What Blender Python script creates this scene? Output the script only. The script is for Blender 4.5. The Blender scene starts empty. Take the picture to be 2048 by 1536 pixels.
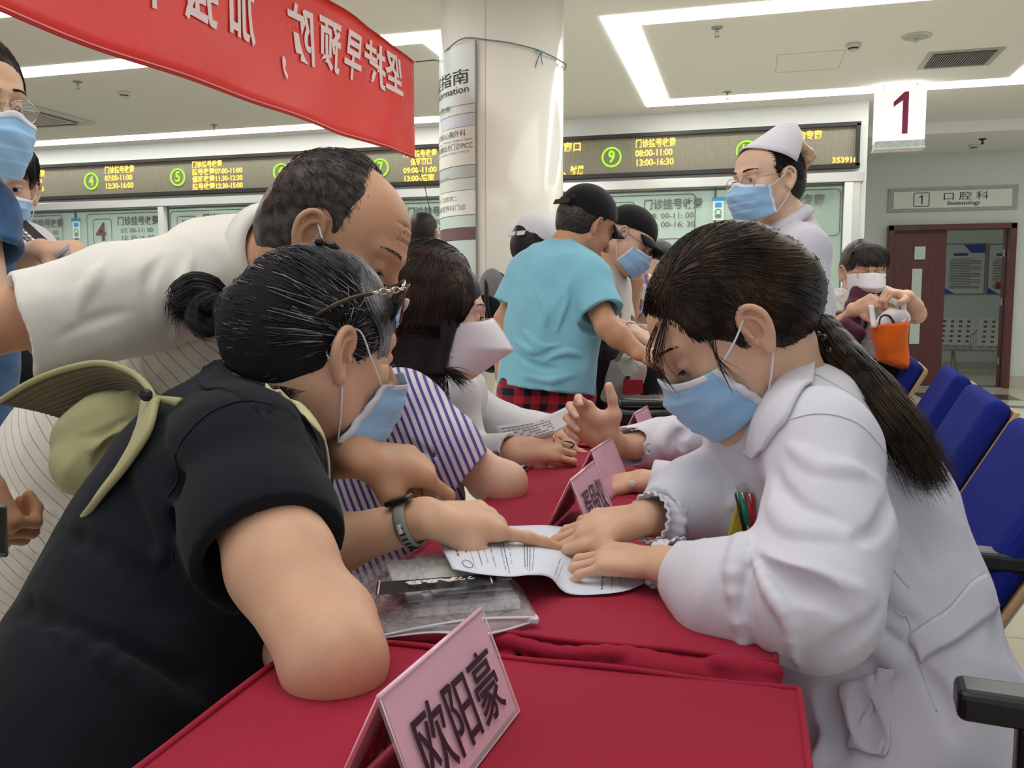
import bpy, bmesh, math, random
import numpy as np
from mathutils import Vector, Matrix
random.seed(7); RNG = np.random.default_rng(11)
SC = bpy.context.scene
COL = SC.collection
V3 = lambda *a: np.array(a, dtype=float)
# ------------------------------------------------------------------ camera
FPX = 1710.0; YAW = math.radians(15.45); PIT = math.radians(5.25); CAM = V3(0, 0, 1.1)
c_f = V3(-math.sin(YAW)*math.cos(PIT), math.cos(YAW)*math.cos(PIT), -math.sin(PIT))
c_r = V3(math.cos(YAW), math.sin(YAW), 0); c_u = np.cross(c_r, c_f)
cd = bpy.data.cameras.new('camera'); cam = bpy.data.objects.new('camera', cd); COL.objects.link(cam)
cam.location = CAM; cam.rotation_euler = (math.pi/2 - PIT, 0, YAW)
cd.sensor_width = 36; cd.lens = 36*FPX/2048; cd.clip_start = 0.05; cd.clip_end = 200
SC.camera = cam
# ------------------------------------------------------------------ world and exposure
SC.view_settings.view_transform = 'Standard'; SC.view_settings.look = 'None'
SC.view_settings.gamma = 1; SC.view_settings.use_curve_mapping = False
SC.view_settings.exposure = 0.0
w = bpy.data.worlds.new('hall_light'); SC.world = w; w.use_nodes = True
w.node_tree.nodes['Background'].inputs[0].default_value = (0.93, 0.97, 1.0, 1)
w.node_tree.nodes['Background'].inputs[1].default_value = 0.80
STRIP = 9.0            # strength of the glowing ceiling strips
def area(name, loc, sx, sy, power, color=(1, 0.985, 0.95)):
    l = bpy.data.lights.new(name, 'AREA'); l.shape = 'RECTANGLE'; l.size = sx; l.size_y = sy; l.energy = power; l.color = color
    o = bpy.data.objects.new(name, l); COL.objects.link(o); o.location = loc
    return o
area('unseen_overhead_light', (-0.9, 0.8, 3.2), 3.4, 2.4, 56)      # the light rectangle overhead
area('unseen_overhead_light', (0.9, 4.6, 3.2), 3.0, 2.4, 60)
area('unseen_overhead_light', (-4.2, 4.2, 3.2), 3.0, 2.4, 64)
area('unseen_overhead_light', (4.6, 9.6, 3.2), 2.4, 2.0, 45)  # added out of view on the right to brighten the door wall
area('waiting_room_fill', (4.0, 14.6, 3.2), 2.4, 1.2, 45)  # unseen fill added to brighten the room beyond the door, no fixture modelled
def R_(x, y): return c_f + (x-1024)/FPX*c_r - (y-768)/FPX*c_u
def P(x, y, d): return CAM + d*R_(x, y)                 # point seen at (x, y), d metres deep
def PZ(x, y, z): r = R_(x, y); return CAM + (z-CAM[2])/r[2]*r
def PY(x, y, Y): r = R_(x, y); return CAM + (Y-CAM[1])/r[1]*r
def PX(x, y, X): r = R_(x, y); return CAM + (X-CAM[0])/r[0]*r
# ------------------------------------------------------------------ materials
MATS = {}
def mat(name, col, rough=0.6, metal=0.0, spec=0.5, bump=None, var=None, sss=0.0, emit=None, es=1.0, sheen=0.0, alpha=None, trans=0.0, coat=0.0, ior=1.45, noise=30.0, stretch=None):
    """bump=(scale, strength, distance), var=(scale, amount)"""
    if name in MATS: return MATS[name]
    m = bpy.data.materials.new(name); m.use_nodes = True; nt = m.node_tree; b = nt.nodes['Principled BSDF']
    c = tuple(col)+(1,)
    b.inputs['Base Color'].default_value = c; b.inputs['Roughness'].default_value = rough; b.inputs['Metallic'].default_value = metal
    b.inputs['Specular IOR Level'].default_value = spec; b.inputs['IOR'].default_value = ior
    if sss: b.inputs['Subsurface Weight'].default_value = sss; b.inputs['Subsurface Radius'].default_value = (1, .35, .2); b.inputs['Subsurface Scale'].default_value = 0.008
    if sheen: b.inputs['Sheen Weight'].default_value = sheen
    if coat: b.inputs['Coat Weight'].default_value = coat
    if trans: b.inputs['Transmission Weight'].default_value = trans
    if alpha is not None: b.inputs['Alpha'].default_value = alpha
    if emit: b.inputs['Emission Color'].default_value = tuple(emit)+(1,); b.inputs['Emission Strength'].default_value = es
    tc = None
    if var or bump:
        tc = nt.nodes.new('ShaderNodeTexCoord'); mp = nt.nodes.new('ShaderNodeMapping'); nt.links.new(tc.outputs['Object'], mp.inputs[0])
        if stretch: mp.inputs['Scale'].default_value = stretch
    if var:
        n = nt.nodes.new('ShaderNodeTexNoise'); n.inputs['Scale'].default_value = var[0]; n.inputs['Detail'].default_value = 4
        nt.links.new(mp.outputs[0], n.inputs['Vector'])
        r = nt.nodes.new('ShaderNodeValToRGB'); a = var[1]
        r.color_ramp.elements[0].position = 0.3; r.color_ramp.elements[1].position = 0.7
        r.color_ramp.elements[0].color = tuple(x*(1-a) for x in col)+(1,); r.color_ramp.elements[1].color = tuple(min(1, x*(1+a)) for x in col)+(1,)
        nt.links.new(n.outputs[0], r.inputs[0]); nt.links.new(r.outputs[0], b.inputs['Base Color'])
    if bump:
        n = nt.nodes.new('ShaderNodeTexNoise'); n.inputs['Scale'].default_value = bump[0]; n.inputs['Detail'].default_value = 5
        nt.links.new(mp.outputs[0], n.inputs['Vector'])
        bp = nt.nodes.new('ShaderNodeBump'); bp.inputs['Strength'].default_value = bump[1]; bp.inputs['Distance'].default_value = bump[2]
        nt.links.new(n.outputs[0], bp.inputs['Height']); nt.links.new(bp.outputs[0], b.inputs['Normal'])
    MATS[name] = m
    return m
def nodes_of(m): return m.node_tree.nodes, m.node_tree.links, m.node_tree.nodes['Principled BSDF']
def srgb(r, g, b):
    f = lambda v: (v/255/12.92 if v/255 <= .04045 else ((v/255+.055)/1.055)**2.4)
    return (f(r), f(g), f(b))
# ------------------------------------------------------------------ objects
def tag(o, label=None, cat=None, group=None, kind=None):
    if label: o['label'] = label
    if cat: o['category'] = cat
    if group: o['group'] = group
    if kind: o['kind'] = kind
    return o
def empty(name, loc=(0, 0, 0), rz=0.0, label=None, cat=None, group=None):
    o = bpy.data.objects.new(name, None); COL.objects.link(o); o.location = loc; o.rotation_euler = (0, 0, rz); o.empty_display_size = .05
    return tag(o, label, cat, group)
def link(name, me, m=None, parent=None, smooth=False):
    o = bpy.data.objects.new(name, me); COL.objects.link(o)
    if m is not None and len(me.materials) == 0:
        for x in (m if isinstance(m, (list, tuple)) else [m]): me.materials.append(x)
    if parent is not None: 
        o.parent = parent
        if parent.name in WORLD: o.matrix_parent_inverse = Matrix.Translation(-Vector(parent.location))   # people are written in world space
    if smooth and len(me.polygons): me.polygons.foreach_set('use_smooth', [True]*len(me.polygons))
    return o
WORLD = set()
def wroot(name, loc, label, cat, group=None):          # Empty whose children are written in world coordinates
    o = empty(name, loc, 0, label, cat, group); WORLD.add(o.name)
    return o
def mesh_np(name, v, f):
    """v (N,3), f list of faces or (M,3|4) array"""
    me = bpy.data.meshes.new(name)
    if isinstance(f, np.ndarray):
        n = f.shape[1]; me.vertices.add(len(v)); me.vertices.foreach_set('co', np.ascontiguousarray(v, dtype=np.float32).ravel())
        me.loops.add(f.size); me.loops.foreach_set('vertex_index', np.ascontiguousarray(f, dtype=np.int32).ravel())
        me.polygons.add(len(f)); me.polygons.foreach_set('loop_start', np.arange(0, f.size, n, dtype=np.int32))
        me.polygons.foreach_set('loop_total', np.full(len(f), n, dtype=np.int32)); me.update(calc_edges=True); me.validate()
    else:
        me.from_pydata([tuple(x) for x in v], [], [tuple(x) for x in f]); me.update()
    return me
class MB:
    """collects simple solids into one mesh"""
    def __init__(s): s.v = []; s.f = []; s.sm = []; s.mi = []; s.cur = 0
    def _add(s, vs, fs, smooth=False):
        b = len(s.v); s.v += [tuple(map(float, x)) for x in vs]
        for q in fs: s.f.append(tuple(b+i for i in q)); s.sm.append(smooth); s.mi.append(s.cur)
        return s
    def box(s, c, size, rot=None, bev=0.0):
        hx, hy, hz = [x/2 for x in size]; c = np.array(c, float); Rm = np.eye(3) if rot is None else np.array(rot)
        if bev <= 0:
            vs = [c+Rm@V3(x*hx, y*hy, z*hz) for x in (-1, 1) for y in (-1, 1) for z in (-1, 1)]
            return s._add(vs, [(0, 1, 3, 2), (4, 6, 7, 5), (0, 4, 5, 1), (2, 3, 7, 6), (0, 2, 6, 4), (1, 5, 7, 3)])
        bm = bmesh.new(); bmesh.ops.create_cube(bm, size=1)
        for v in bm.verts: v.co = Vector((v.co.x*2*hx, v.co.y*2*hy, v.co.z*2*hz))
        bmesh.ops.bevel(bm, geom=bm.edges[:], offset=bev, segments=3, affect='EDGES', profile=.5)
        vs = [c+Rm@np.array(v.co) for v in bm.verts]; fs = [tuple(v.index for v in f.verts) for f in bm.faces]; bm.free()
        return s._add(vs, fs, False)
    def tube(s, pts, r, n=8, cap=True, closed=False):
        pts = np.array(pts, float); N = len(pts); rr = np.full(N, r) if np.isscalar(r) else np.array(r, float)
        T = np.gradient(pts, axis=0)
        if closed: T = np.roll(pts, -1, 0)-np.roll(pts, 1, 0)
        T /= np.linalg.norm(T, axis=1)[:, None]+1e-12
        a = V3(0, 0, 1) if abs(T[0][2]) < .9 else V3(1, 0, 0); u = np.cross(T[0], a); u /= np.linalg.norm(u); vs = []
        for i in range(N):
            u = u-T[i]*(u@T[i]); u /= np.linalg.norm(u)+1e-12; w_ = np.cross(T[i], u)
            for k in range(n):
                t = 2*math.pi*k/n; vs.append(pts[i]+rr[i]*(math.cos(t)*u+math.sin(t)*w_))
        fs = []
        for i in range(N if closed else N-1):
            j = (i+1) % N
            for k in range(n): fs.append((i*n+k, i*n+(k+1) % n, j*n+(k+1) % n, j*n+k))
        if cap and not closed: fs += [tuple(range(n))[::-1], tuple((N-1)*n+k for k in range(n))]
        return s._add(vs, fs, True)
    def lathe(s, c, prof, n=24, axis='z', rot=None):
        c = np.array(c, float); Rm = np.eye(3) if rot is None else np.array(rot); vs = []; fs = []
        for (r, h) in prof:
            for k in range(n):
                t = 2*math.pi*k/n; vs.append(c+Rm@V3(r*math.cos(t), r*math.sin(t), h))
        for i in range(len(prof)-1):
            for k in range(n): fs.append((i*n+k, i*n+(k+1) % n, (i+1)*n+(k+1) % n, (i+1)*n+k))
        fs += [tuple(range(n))[::-1], tuple((len(prof)-1)*n+k for k in range(n))]
        return s._add(vs, fs, True)
    def prism(s, pts, n, t):           # outline (3-D points in a plane), extruded by n*t
        pts = [np.array(p, float) for p in pts]; d = np.array(n, float); d = d/np.linalg.norm(d)*t; N = len(pts)
        return s._add(pts+[p+d for p in pts], [tuple(range(N))[::-1], tuple(range(N, 2*N))]+[(i, (i+1) % N, N+(i+1) % N, N+i) for i in range(N)])
    def grid(s, G, smooth=True, wrap=False):         # G (a,b,3)
        a, b = G.shape[:2]; fs = []
        for i in range(a-1):
            for j in range(b if wrap else b-1): fs.append((i*b+j, i*b+(j+1) % b, (i+1)*b+(j+1) % b, (i+1)*b+j))
        return s._add(G.reshape(-1, 3), fs, smooth)
    def build(s, name, m, parent=None, solid=0.0, sub=0):
        me = bpy.data.meshes.new(name); me.from_pydata(s.v, [], s.f)
        bm = bmesh.new(); bm.from_mesh(me)
        if not solid: bmesh.ops.recalc_face_normals(bm, faces=bm.faces)
        bm.to_mesh(me); bm.free()
        me.polygons.foreach_set('use_smooth', s.sm); me.polygons.foreach_set('material_index', s.mi)
        o = link(name, me, m, parent)
        if solid:
            md = o.modifiers.new('thick', 'SOLIDIFY'); md.thickness = solid; md.offset = 0
        if sub:
            md = o.modifiers.new('sub', 'SUBSURF'); md.levels = sub; md.render_levels = sub
        return o
def axes(y, z=(0, 0, 1)):
    """columns x,y,z with y exact and z as near as can be"""
    y = np.array(y, float); y /= np.linalg.norm(y); z = np.array(z, float); z = z-y*(z@y); z /= np.linalg.norm(z)
    return np.stack([np.cross(y, z), y, z], 1)
def text(body, name, m, M, size, parent=None, ext=0.0006, align='LEFT', sx=1.0, sy=1.0, mirror=False, spacing=1.0, width=None, bold=0.0):
    """M: (origin, x axis, y axis); becomes a mesh"""
    cu = bpy.data.curves.new(name, 'FONT'); cu.body = body; cu.size = size; cu.extrude = ext; cu.align_x = align; cu.align_y = 'CENTER'
    cu.space_character = spacing; cu.resolution_u = 3; cu.offset = bold
    t = bpy.data.objects.new('t', cu); COL.objects.link(t)
    dg = bpy.context.evaluated_depsgraph_get(); me = bpy.data.meshes.new_from_object(t.evaluated_get(dg)); bpy.data.objects.remove(t); bpy.data.curves.remove(cu)
    n = len(me.vertices); co = np.zeros(n*3, np.float32); me.vertices.foreach_get('co', co); co = co.reshape(-1, 3)
    if width and n: 
        e = np.ptp(co[:, 0]); co[:, 0] *= width/max(e, 1e-6)
    o_, x_, y_ = [np.array(a, float) for a in M]; x_ = x_/np.linalg.norm(x_); y_ = y_-x_*(x_@y_); y_ = y_/np.linalg.norm(y_); z_ = np.cross(x_, y_)
    if mirror: co[:, 0] *= -1
    W = o_+co[:, :1]*sx*x_+co[:, 1:2]*sy*y_+co[:, 2:3]*z_
    me.vertices.foreach_set('co', W.astype(np.float32).ravel()); me.update(); me.materials.clear()
    return link(name, me, m, parent)
# ------------------------------------------------------------------ implicit modelling (bodies and clothes)
def smin(a, b, k):
    if k <= 0: return np.minimum(a, b)
    h = np.clip(.5+.5*(b-a)/k, 0, 1)
    return b+(a-b)*h-k*h*(1-h)
class SDF:
    def __init__(s): s.ops = []; s.M = np.eye(3); s.o = np.zeros(3); s.s = 1.0
    def frame(s, o=None, M=None, sc=1.0):
        s.o = np.zeros(3) if o is None else np.array(o, float); s.M = np.eye(3) if M is None else np.array(M, float); s.s = sc; return s
    def W(s, p): return s.o+s.s*(s.M@np.array(p, float))
    def L(s, p): return s.M.T@(np.array(p, float)-s.o)/s.s
    def _op(s, mode, f, c, r, k): s.ops.append((mode, f, np.array(c, np.float32), float(r), k)); return s
    def cap(s, a, b, ra, rb=None, k=.01, mode='+', flat=None):
        """tapered capsule; flat=(axis, factor) squeezes it along an axis (local)"""
        a = s.W(a); b = s.W(b); rb = ra if rb is None else rb; ra *= s.s; rb *= s.s; k = k*s.s
        if flat is not None:
            ax = s.M@np.array(flat[0], float); ax /= np.linalg.norm(ax); q = (1/flat[1]-1); A = (np.eye(3)+q*np.outer(ax, ax)).astype(np.float32); fac = min(1, flat[1]) if flat[1] < 1 else 1
        else: A = None; fac = 1
        ab = (b-a).astype(np.float32)
        a32 = a.astype(np.float32)
        if A is not None: ab = A@ab
        L2 = float(ab@ab)+1e-12
        def f(p):
            q = p-a32
            if A is not None: q = q@A.T
            t = np.clip(q@ab/L2, 0, 1)
            d = np.sqrt(((q-t[..., None]*ab)**2).sum(-1))-(ra+(rb-ra)*t)
            return d*fac if A is not None else d
        ext = max(ra, rb)*(max(1, flat[1]) if flat is not None else 1)
        return s._op(mode, f, (a+b)/2, np.linalg.norm(b-a)/2+ext, k)
    def chain(s, pts, rs, k=.01, mode='+', flat=None):
        if np.isscalar(rs): rs = [rs]*len(pts)
        for i in range(len(pts)-1): s.cap(pts[i], pts[i+1], rs[i], rs[i+1], k, mode, flat)
        return s
    def sph(s, c, r, k=.01, mode='+'): return s.el(c, (r, r, r), k=k, mode=mode)
    def el(s, c, r, M=None, k=.01, mode='+'):
        """ellipsoid; M columns are its axes (local)"""
        c = s.W(c).astype(np.float32); r = (np.array(r, float)*s.s).astype(np.float32); A = (s.M@(np.eye(3) if M is None else np.array(M, float))).astype(np.float32); k = k*s.s
        def f(p):
            q = (p-c)@A; k0 = np.sqrt(((q/r)**2).sum(-1)); k1 = np.sqrt(((q/(r*r))**2).sum(-1))+1e-6
            return k0*(k0-1)/k1
        return s._op(mode, f, c, r.max(), k)
    def box(s, c, h, M=None, rd=.005, k=.005, mode='+'):
        c = s.W(c).astype(np.float32); h = (np.array(h, float)*s.s).astype(np.float32); A = (s.M@(np.eye(3) if M is None else np.array(M, float))).astype(np.float32)
        def f(p):
            q = np.abs((p-c)@A)-h+rd
            return np.sqrt((np.maximum(q, 0)**2).sum(-1))+np.minimum(q.max(-1), 0)-rd
        return s._op(mode, f, c, np.linalg.norm(h), k)
    def cut(s, p, n, k=.0, R=9.):       # removes the side n points to (within R of p)
        p = s.W(p).astype(np.float32); n = (s.M@np.array(n, float)).astype(np.float32); n /= np.linalg.norm(n)
        def f(q): return -((q-p)@n)
        return s._op('-h', f, p, R, k)
    def disp(s, f, c=(0, 0, 0), R=99.): return s._op('d', f, c, R, 0)   # adds f(p) to the distance
    def evaluate(s, pts, cen, rad):
        """pts (nb, m, 3), cen (nb,3) block centres, rad their radius"""
        D = np.full(pts.shape[:2], .4, np.float32)
        for mode, f, c, r, k in s.ops:
            dc = np.sqrt(((cen-c)**2).sum(-1))
            sel = np.nonzero(dc < r+rad*2.2+.012+k)[0] if mode != 'd' else np.nonzero(dc < r+rad)[0]
            if len(sel) == 0: continue
            p = pts[sel]; d0 = D[sel]; dn = f(p)
            if mode == '+': D[sel] = smin(d0, dn, k)
            elif mode == '-': D[sel] = -smin(-d0, dn, k)
            elif mode == '-h':
                inside = ((p-c)**2).sum(-1) < r*r
                D[sel] = np.where(inside, -smin(-d0, dn, k), d0)
            elif mode == 'd': D[sel] = d0+dn
        return D
    def dist(s, p):
        p = np.asarray(p, np.float32).reshape(-1, 1, 3); return s.evaluate(p, p[:, 0], 1.0)[:, 0]
    def project(s, p, iso=0.0, it=4):
        p = np.array(p, np.float32).reshape(-1, 3)
        for _ in range(it):
            d = s.dist(p); e = 1.5e-3; g = np.stack([s.dist(p+V3(*(e if i == j else 0 for j in range(3))))-d for i in range(3)], 1)/e
            g /= np.linalg.norm(g, axis=1)[:, None]+1e-6; p = p-(d-iso)[:, None]*g
        return p
    def mesh(s, name, h=.003, pad=.0, smooth=1):
        B = 8; lo = np.min([c-r for m, f, c, r, k in s.ops if m == '+'], 0)-.02; hi = np.max([c+r for m, f, c, r, k in s.ops if m == '+'], 0)+.02
        n = np.ceil((hi-lo)/(h*B)).astype(int); I = np.stack(np.meshgrid(*[np.arange(x) for x in n], indexing='ij'), -1).reshape(-1, 3)
        hb = h*B; rad = hb*.87
        cen = (lo+(I+.5)*hb).astype(np.float32)
        d = s.evaluate(cen[:, None], cen, rad)[:, 0]
        I = I[np.abs(d) < rad*1.35+.012]; cen = (lo+(I+.5)*hb).astype(np.float32)
        g = np.stack(np.meshgrid(*[np.arange(B+1)]*3, indexing='ij'), -1).reshape(-1, 3)
        D = np.empty((len(I), (B+1)**3), np.float32)
        for a in range(0, len(I), 1500):
            pts = (lo+(I[a:a+1500, None]*B+g[None])*h).astype(np.float32); D[a:a+1500] = s.evaluate(pts, cen[a:a+1500], rad)
        D = D.reshape(-1, B+1, B+1, B+1); D = np.where(D == 0, 1e-7, D); neg = D < 0
        keep = neg.any((1, 2, 3)) & ~neg.all((1, 2, 3)); D = D[keep]; neg = neg[keep]; I = I[keep]
        cs = [(i, j, k) for i in (0, 1) for j in (0, 1) for k in (0, 1)]
        cor = np.stack([D[:, i:B+i, j:B+j, k:B+k] for i, j, k in cs], -1); cn = cor < 0
        act = cn.any(-1) & ~cn.all(-1); bi, ci, cj, ck = np.nonzero(act); vals = cor[bi, ci, cj, ck]
        base = I[bi]*B+np.stack([ci, cj, ck], 1); pos = np.zeros((len(bi), 3)); cnt = np.zeros(len(bi)); C8 = np.array(cs, float)
        for a in range(8):
            for b in range(a+1, 8):
                if np.abs(C8[a]-C8[b]).sum() != 1: continue
                cr = (vals[:, a] < 0) != (vals[:, b] < 0); t = np.where(cr, vals[:, a]/(vals[:, a]-vals[:, b]+1e-20), 0)
                pos += cr[:, None]*(C8[a]+t[:, None]*(C8[b]-C8[a])); cnt += cr
        V = lo+(base+pos/cnt[:, None])*h
        N1 = int(n.max()*B+4); key = (base[:, 0].astype(np.int64)*N1+base[:, 1])*N1+base[:, 2]; order = np.argsort(key); sk = key[order]; F = []
        for ax in range(3):
            o1, o2 = [(1, 2), (2, 0), (0, 1)][ax]; off = np.zeros(3, int); off[ax] = 1; ci8 = cs.index(tuple(off))
            m = (vals[:, 0] < 0) != (vals[:, ci8] < 0); bb = base[m]; flip = vals[m, 0] < 0
            q = []; ok = np.ones(len(bb), bool)
            for da, db in ((0, 0), (1, 0), (1, 1), (0, 1)):
                c2 = bb.copy(); c2[:, o1] -= da; c2[:, o2] -= db; kk = (c2[:, 0].astype(np.int64)*N1+c2[:, 1])*N1+c2[:, 2]
                ix = np.searchsorted(sk, kk); ix = np.clip(ix, 0, len(sk)-1); ok &= sk[ix] == kk; q.append(order[ix])
            q = np.stack(q, 1); q = np.where(flip[:, None], q, q[:, ::-1])[ok]; F.append(q)
        F = np.concatenate(F)
        a_ = np.concatenate([F[:, 0], F[:, 1], F[:, 2]]); b_ = np.concatenate([F[:, 1], F[:, 2], F[:, 3]]); lab = np.arange(len(V))
        for _ in range(200):                       # drop crumbs: keep only the large connected pieces
            ra, rb = lab[a_], lab[b_]; df = ra != rb
            if not df.any(): break
            ra, rb = ra[df], rb[df]; np.minimum.at(lab, np.maximum(ra, rb), np.minimum(ra, rb))
            while True:
                l2 = lab[lab]
                if (l2 == lab).all(): break
                lab = l2
        ct = np.bincount(lab, minlength=len(V)); kp = ct[lab] > max(60, .04*len(V))
        if not kp.all(): nid = np.cumsum(kp)-1; F = nid[F[kp[F[:, 0]]]]; V = V[kp]
        for _ in range(smooth):
            acc = np.zeros_like(V); ct = np.zeros(len(V))
            for a, b in ((0, 1), (1, 2), (2, 3), (3, 0)):
                for c in range(3): acc[:, c] += np.bincount(F[:, a], V[F[:, b], c], len(V))+np.bincount(F[:, b], V[F[:, a], c], len(V))
                ct += np.bincount(F[:, a], minlength=len(V))+np.bincount(F[:, b], minlength=len(V))
            V = V*.45+.55*acc/np.maximum(ct, 1)[:, None]
        return mesh_np(name, V, F)
    def build(s, name, m, parent=None, h=.003, smooth=1):
        return link(name, s.mesh(name, h, smooth=smooth), m, parent, smooth=True)
def spline(pts, n=24):
    """Catmull-Rom through pts"""
    p = np.array(pts, float); p = np.vstack([2*p[0]-p[1], p, 2*p[-1]-p[-2]]); out = []; k = len(p)-3
    for t in np.linspace(0, k-1e-6, n):
        i = int(t); u = t-i; a, b, c, d = p[i:i+4]
        out.append(.5*((2*b)+(-a+c)*u+(2*a-5*b+4*c-d)*u*u+(-a+3*b-3*c+d)*u**3))
    return np.array(out)
def strands(name, L, m, parent, r=.0006, sides=3):
    """L (S, N, 3) polylines -> thin tapered tubes in one mesh"""
    L = np.asarray(L, float); S, N, _ = L.shape; T = np.gradient(L, axis=1); T /= np.linalg.norm(T, axis=2)[..., None]+1e-9
    a = np.zeros_like(T); a[..., 2] = 1; a[..., 0] = .37; u = np.cross(T, a); u /= np.linalg.norm(u, axis=2)[..., None]+1e-9; v = np.cross(T, u)
    rr = (np.asarray(r) if np.ndim(r) else np.full(S, r))[:, None]*np.clip(1.25*(1-np.linspace(0, 1, N)**3), .12, 1)[None]
    th = np.arange(sides)*2*np.pi/sides
    Vt = L[:, :, None]+rr[..., None, None]*(np.cos(th)[:, None]*u[:, :, None]+np.sin(th)[:, None]*v[:, :, None])
    idx = np.arange(S*N*sides).reshape(S, N, sides); a_ = idx[:, :-1]; b_ = idx[:, 1:]
    F = np.stack([a_, np.roll(a_, -1, 2), np.roll(b_, -1, 2), b_], -1).reshape(-1, 4)
    o = link(name, mesh_np(name, Vt.reshape(-1, 3), F), m, parent, smooth=True); o['kind'] = 'stuff'
    return o
def wn(p, f, seed=0.0):
    """cheap smooth noise from warped sines"""
    x, y, z = p[..., 0]*f, p[..., 1]*f, p[..., 2]*f
    return (np.sin(x+1.7*np.sin(y*.8+seed)+seed*3)+np.sin(y*1.1+1.5*np.sin(z*.9+seed*2)+seed)+np.sin(z*.95+1.6*np.sin(x*.85+seed*1.3)+2*seed))/3
# ------------------------------------------------------------------ anatomy (local head axes: x side, y forward, z up; origin mid head)
def head_frame(o, fwd, up, sc=1.0): return (np.array(o, float), axes(fwd, up), sc)
def put_head(S, hf, eyes='down', old=0.0, jaw=0.0):
    S.frame(*hf)
    S.el((0, -.020, .030), (.077, .097, .088), k=.0)
    S.el((0, .028, .040), (.064, .058, .056), k=.03)
    S.el((0, .034, -.035), (.060+jaw, .056, .074), k=.03)
    for x in (-1, 1):
        S.cap((x*.055, .0, -.050), (x*.022, .064, -.098), .017+jaw, .016, k=.028)
        S.sph((x*.044, .058, -.024), .020, k=.024)
        S.cap((x*.010, .088, .024), (x*.042, .074, .027), .009, .008, k=.016)
    S.sph((0, .078, -.100), .016, k=.022)
    for x in (-1, 1): S.sph((x*.031, .103, .005), .0165, k=.014, mode='-')
    S.cap((0, .088, .012), (0, .113, -.030), .0065, .0095, k=.012); S.sph((0, .114, -.033), .0105, k=.008)
    for x in (-1, 1):
        S.sph((x*.0125, .104, -.037), .0075, k=.007); S.sph((x*.007, .113, -.046), .0035, k=.003, mode='-')
        S.sph((x*.031, .0755, .004), .0140, k=.004)
        if eyes == 'open': S.cap((x*.021, .0880, .0010), (x*.041, .0850, .0035), .0040, .0036, k=.002, mode='-')
        else:
            S.cap((x*.020, .0885, -.0035), (x*.042, .0850, -.0025), .0016, .0014, k=.002, mode='-')
        S.cap((x*.020, .088, .0115), (x*.042, .083, .0125), .0010, .0010, k=.004, mode='-')
        if old:
            S.cap((x*.018, .091, -.014), (x*.040, .083, -.018), .0014*old, .0012*old, k=.006, mode='-')
            S.cap((x*.046, .076, .002), (x*.064, .062, .010), .0012*old, k=.004, mode='-'); S.cap((x*.047, .076, -.004), (x*.066, .060, -.006), .0012*old, k=.004, mode='-')
    S.cap((-.021, .088, -.068), (.021, .088, -.068), .0055, k=.006); S.cap((0, .093, -.066), (0, .092, -.073), .0075, k=.008)
    S.cap((-.02, .099, -.0695), (.02, .099, -.0695), .0015, k=.003, mode='-')
    if old:
        for i, z in enumerate((.050, .060, .070)): S.chain([(x*.001, .0855-.004*i-.0065*(x/30)**2, z+.002*math.sin(x*.2)) for x in (-30, -15, 0, 15, 30)], .0004*old, k=.005, mode='-')
    S.frame()
def put_ear(S, hf, side, sc=1.0, tilt=0.0):
    """side -1/+1 in head x; the ear leans back and stands off the skull"""
    o, M, s = hf; e = M@V3(side*.0775, -.010, -.006)*s+o
    ca, sa = math.cos(tilt), math.sin(tilt)
    # ear axes in head axes: a = outward (and a little forward), f = forward, u = up
    Ml = np.stack([V3(side*.90, .42, 0), V3(-side*.42, .90*ca, .90*sa), V3(0, -sa, ca)], 1); Ml = M@Ml
    S.frame(e, Ml, s*sc)
    S.el((.004, -.002, .003), (.0042, .0165, .0285), k=.006)
    S.el((-.006, .004, -.004), (.010, .012, .020), k=.010)
    rim = spline([(.004, .010, .002), (.008, .013, .012), (.010, .009, .025), (.011, -.001, .031), (.012, -.012, .027), (.013, -.019, .015), (.012, -.0185, .001), (.010, -.014, -.012), (.008, -.007, -.023), (.007, .001, -.029)], 22)
    S.el((.0095, .001, .002), (.0075, .0095, .0155), k=.005, mode='-')
    S.chain(rim, np.linspace(.0033, .0036, 22), k=.0035)
    S.el((.008, -.001, -.026), (.0045, .0070, .0085), k=.005)
    anti = spline([(.0085, .004, .020), (.0095, -.005, .016), (.010, -.010, .006), (.010, -.010, -.006), (.009, -.005, -.015), (.008, .002, -.017)], 12)
    S.chain(anti, .0024, k=.004)
    S.sph((.0085, .0085, -.005), .0040, k=.004)
    S.sph((.005, .003, -.004), .0045, k=.003, mode='-')
    S.frame()
def eyeballs(hf, parent, iris=(.03, .015, .01), look=(0, 1, -.25)):
    o, M, s = hf
    for x in (-1, 1):
        b = MB(); b2 = MB()
        c = o+s*(M@V3(x*.031, .0755, .004)); d = M@(np.array(look, float)/np.linalg.norm(look))
        A = axes(np.cross(d, V3(.3, .2, .9)), d)
        b.lathe(c, [(.0125*s*math.sin(t), -.0125*s*math.cos(t)) for t in np.linspace(.01, math.pi-.01, 10)], 16, rot=A)
        A2 = A
        b2.lathe(c, [(.0060*s, .0112*s), (.0055*s, .01265*s), (.001*s, .01285*s)], 14, rot=A2)
        eb = b.build('eyeball', mat('eye_white', srgb(215, 205, 198), .25), parent); b2.build('iris', mat('iris_dark', iris, .15), eb)
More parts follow.
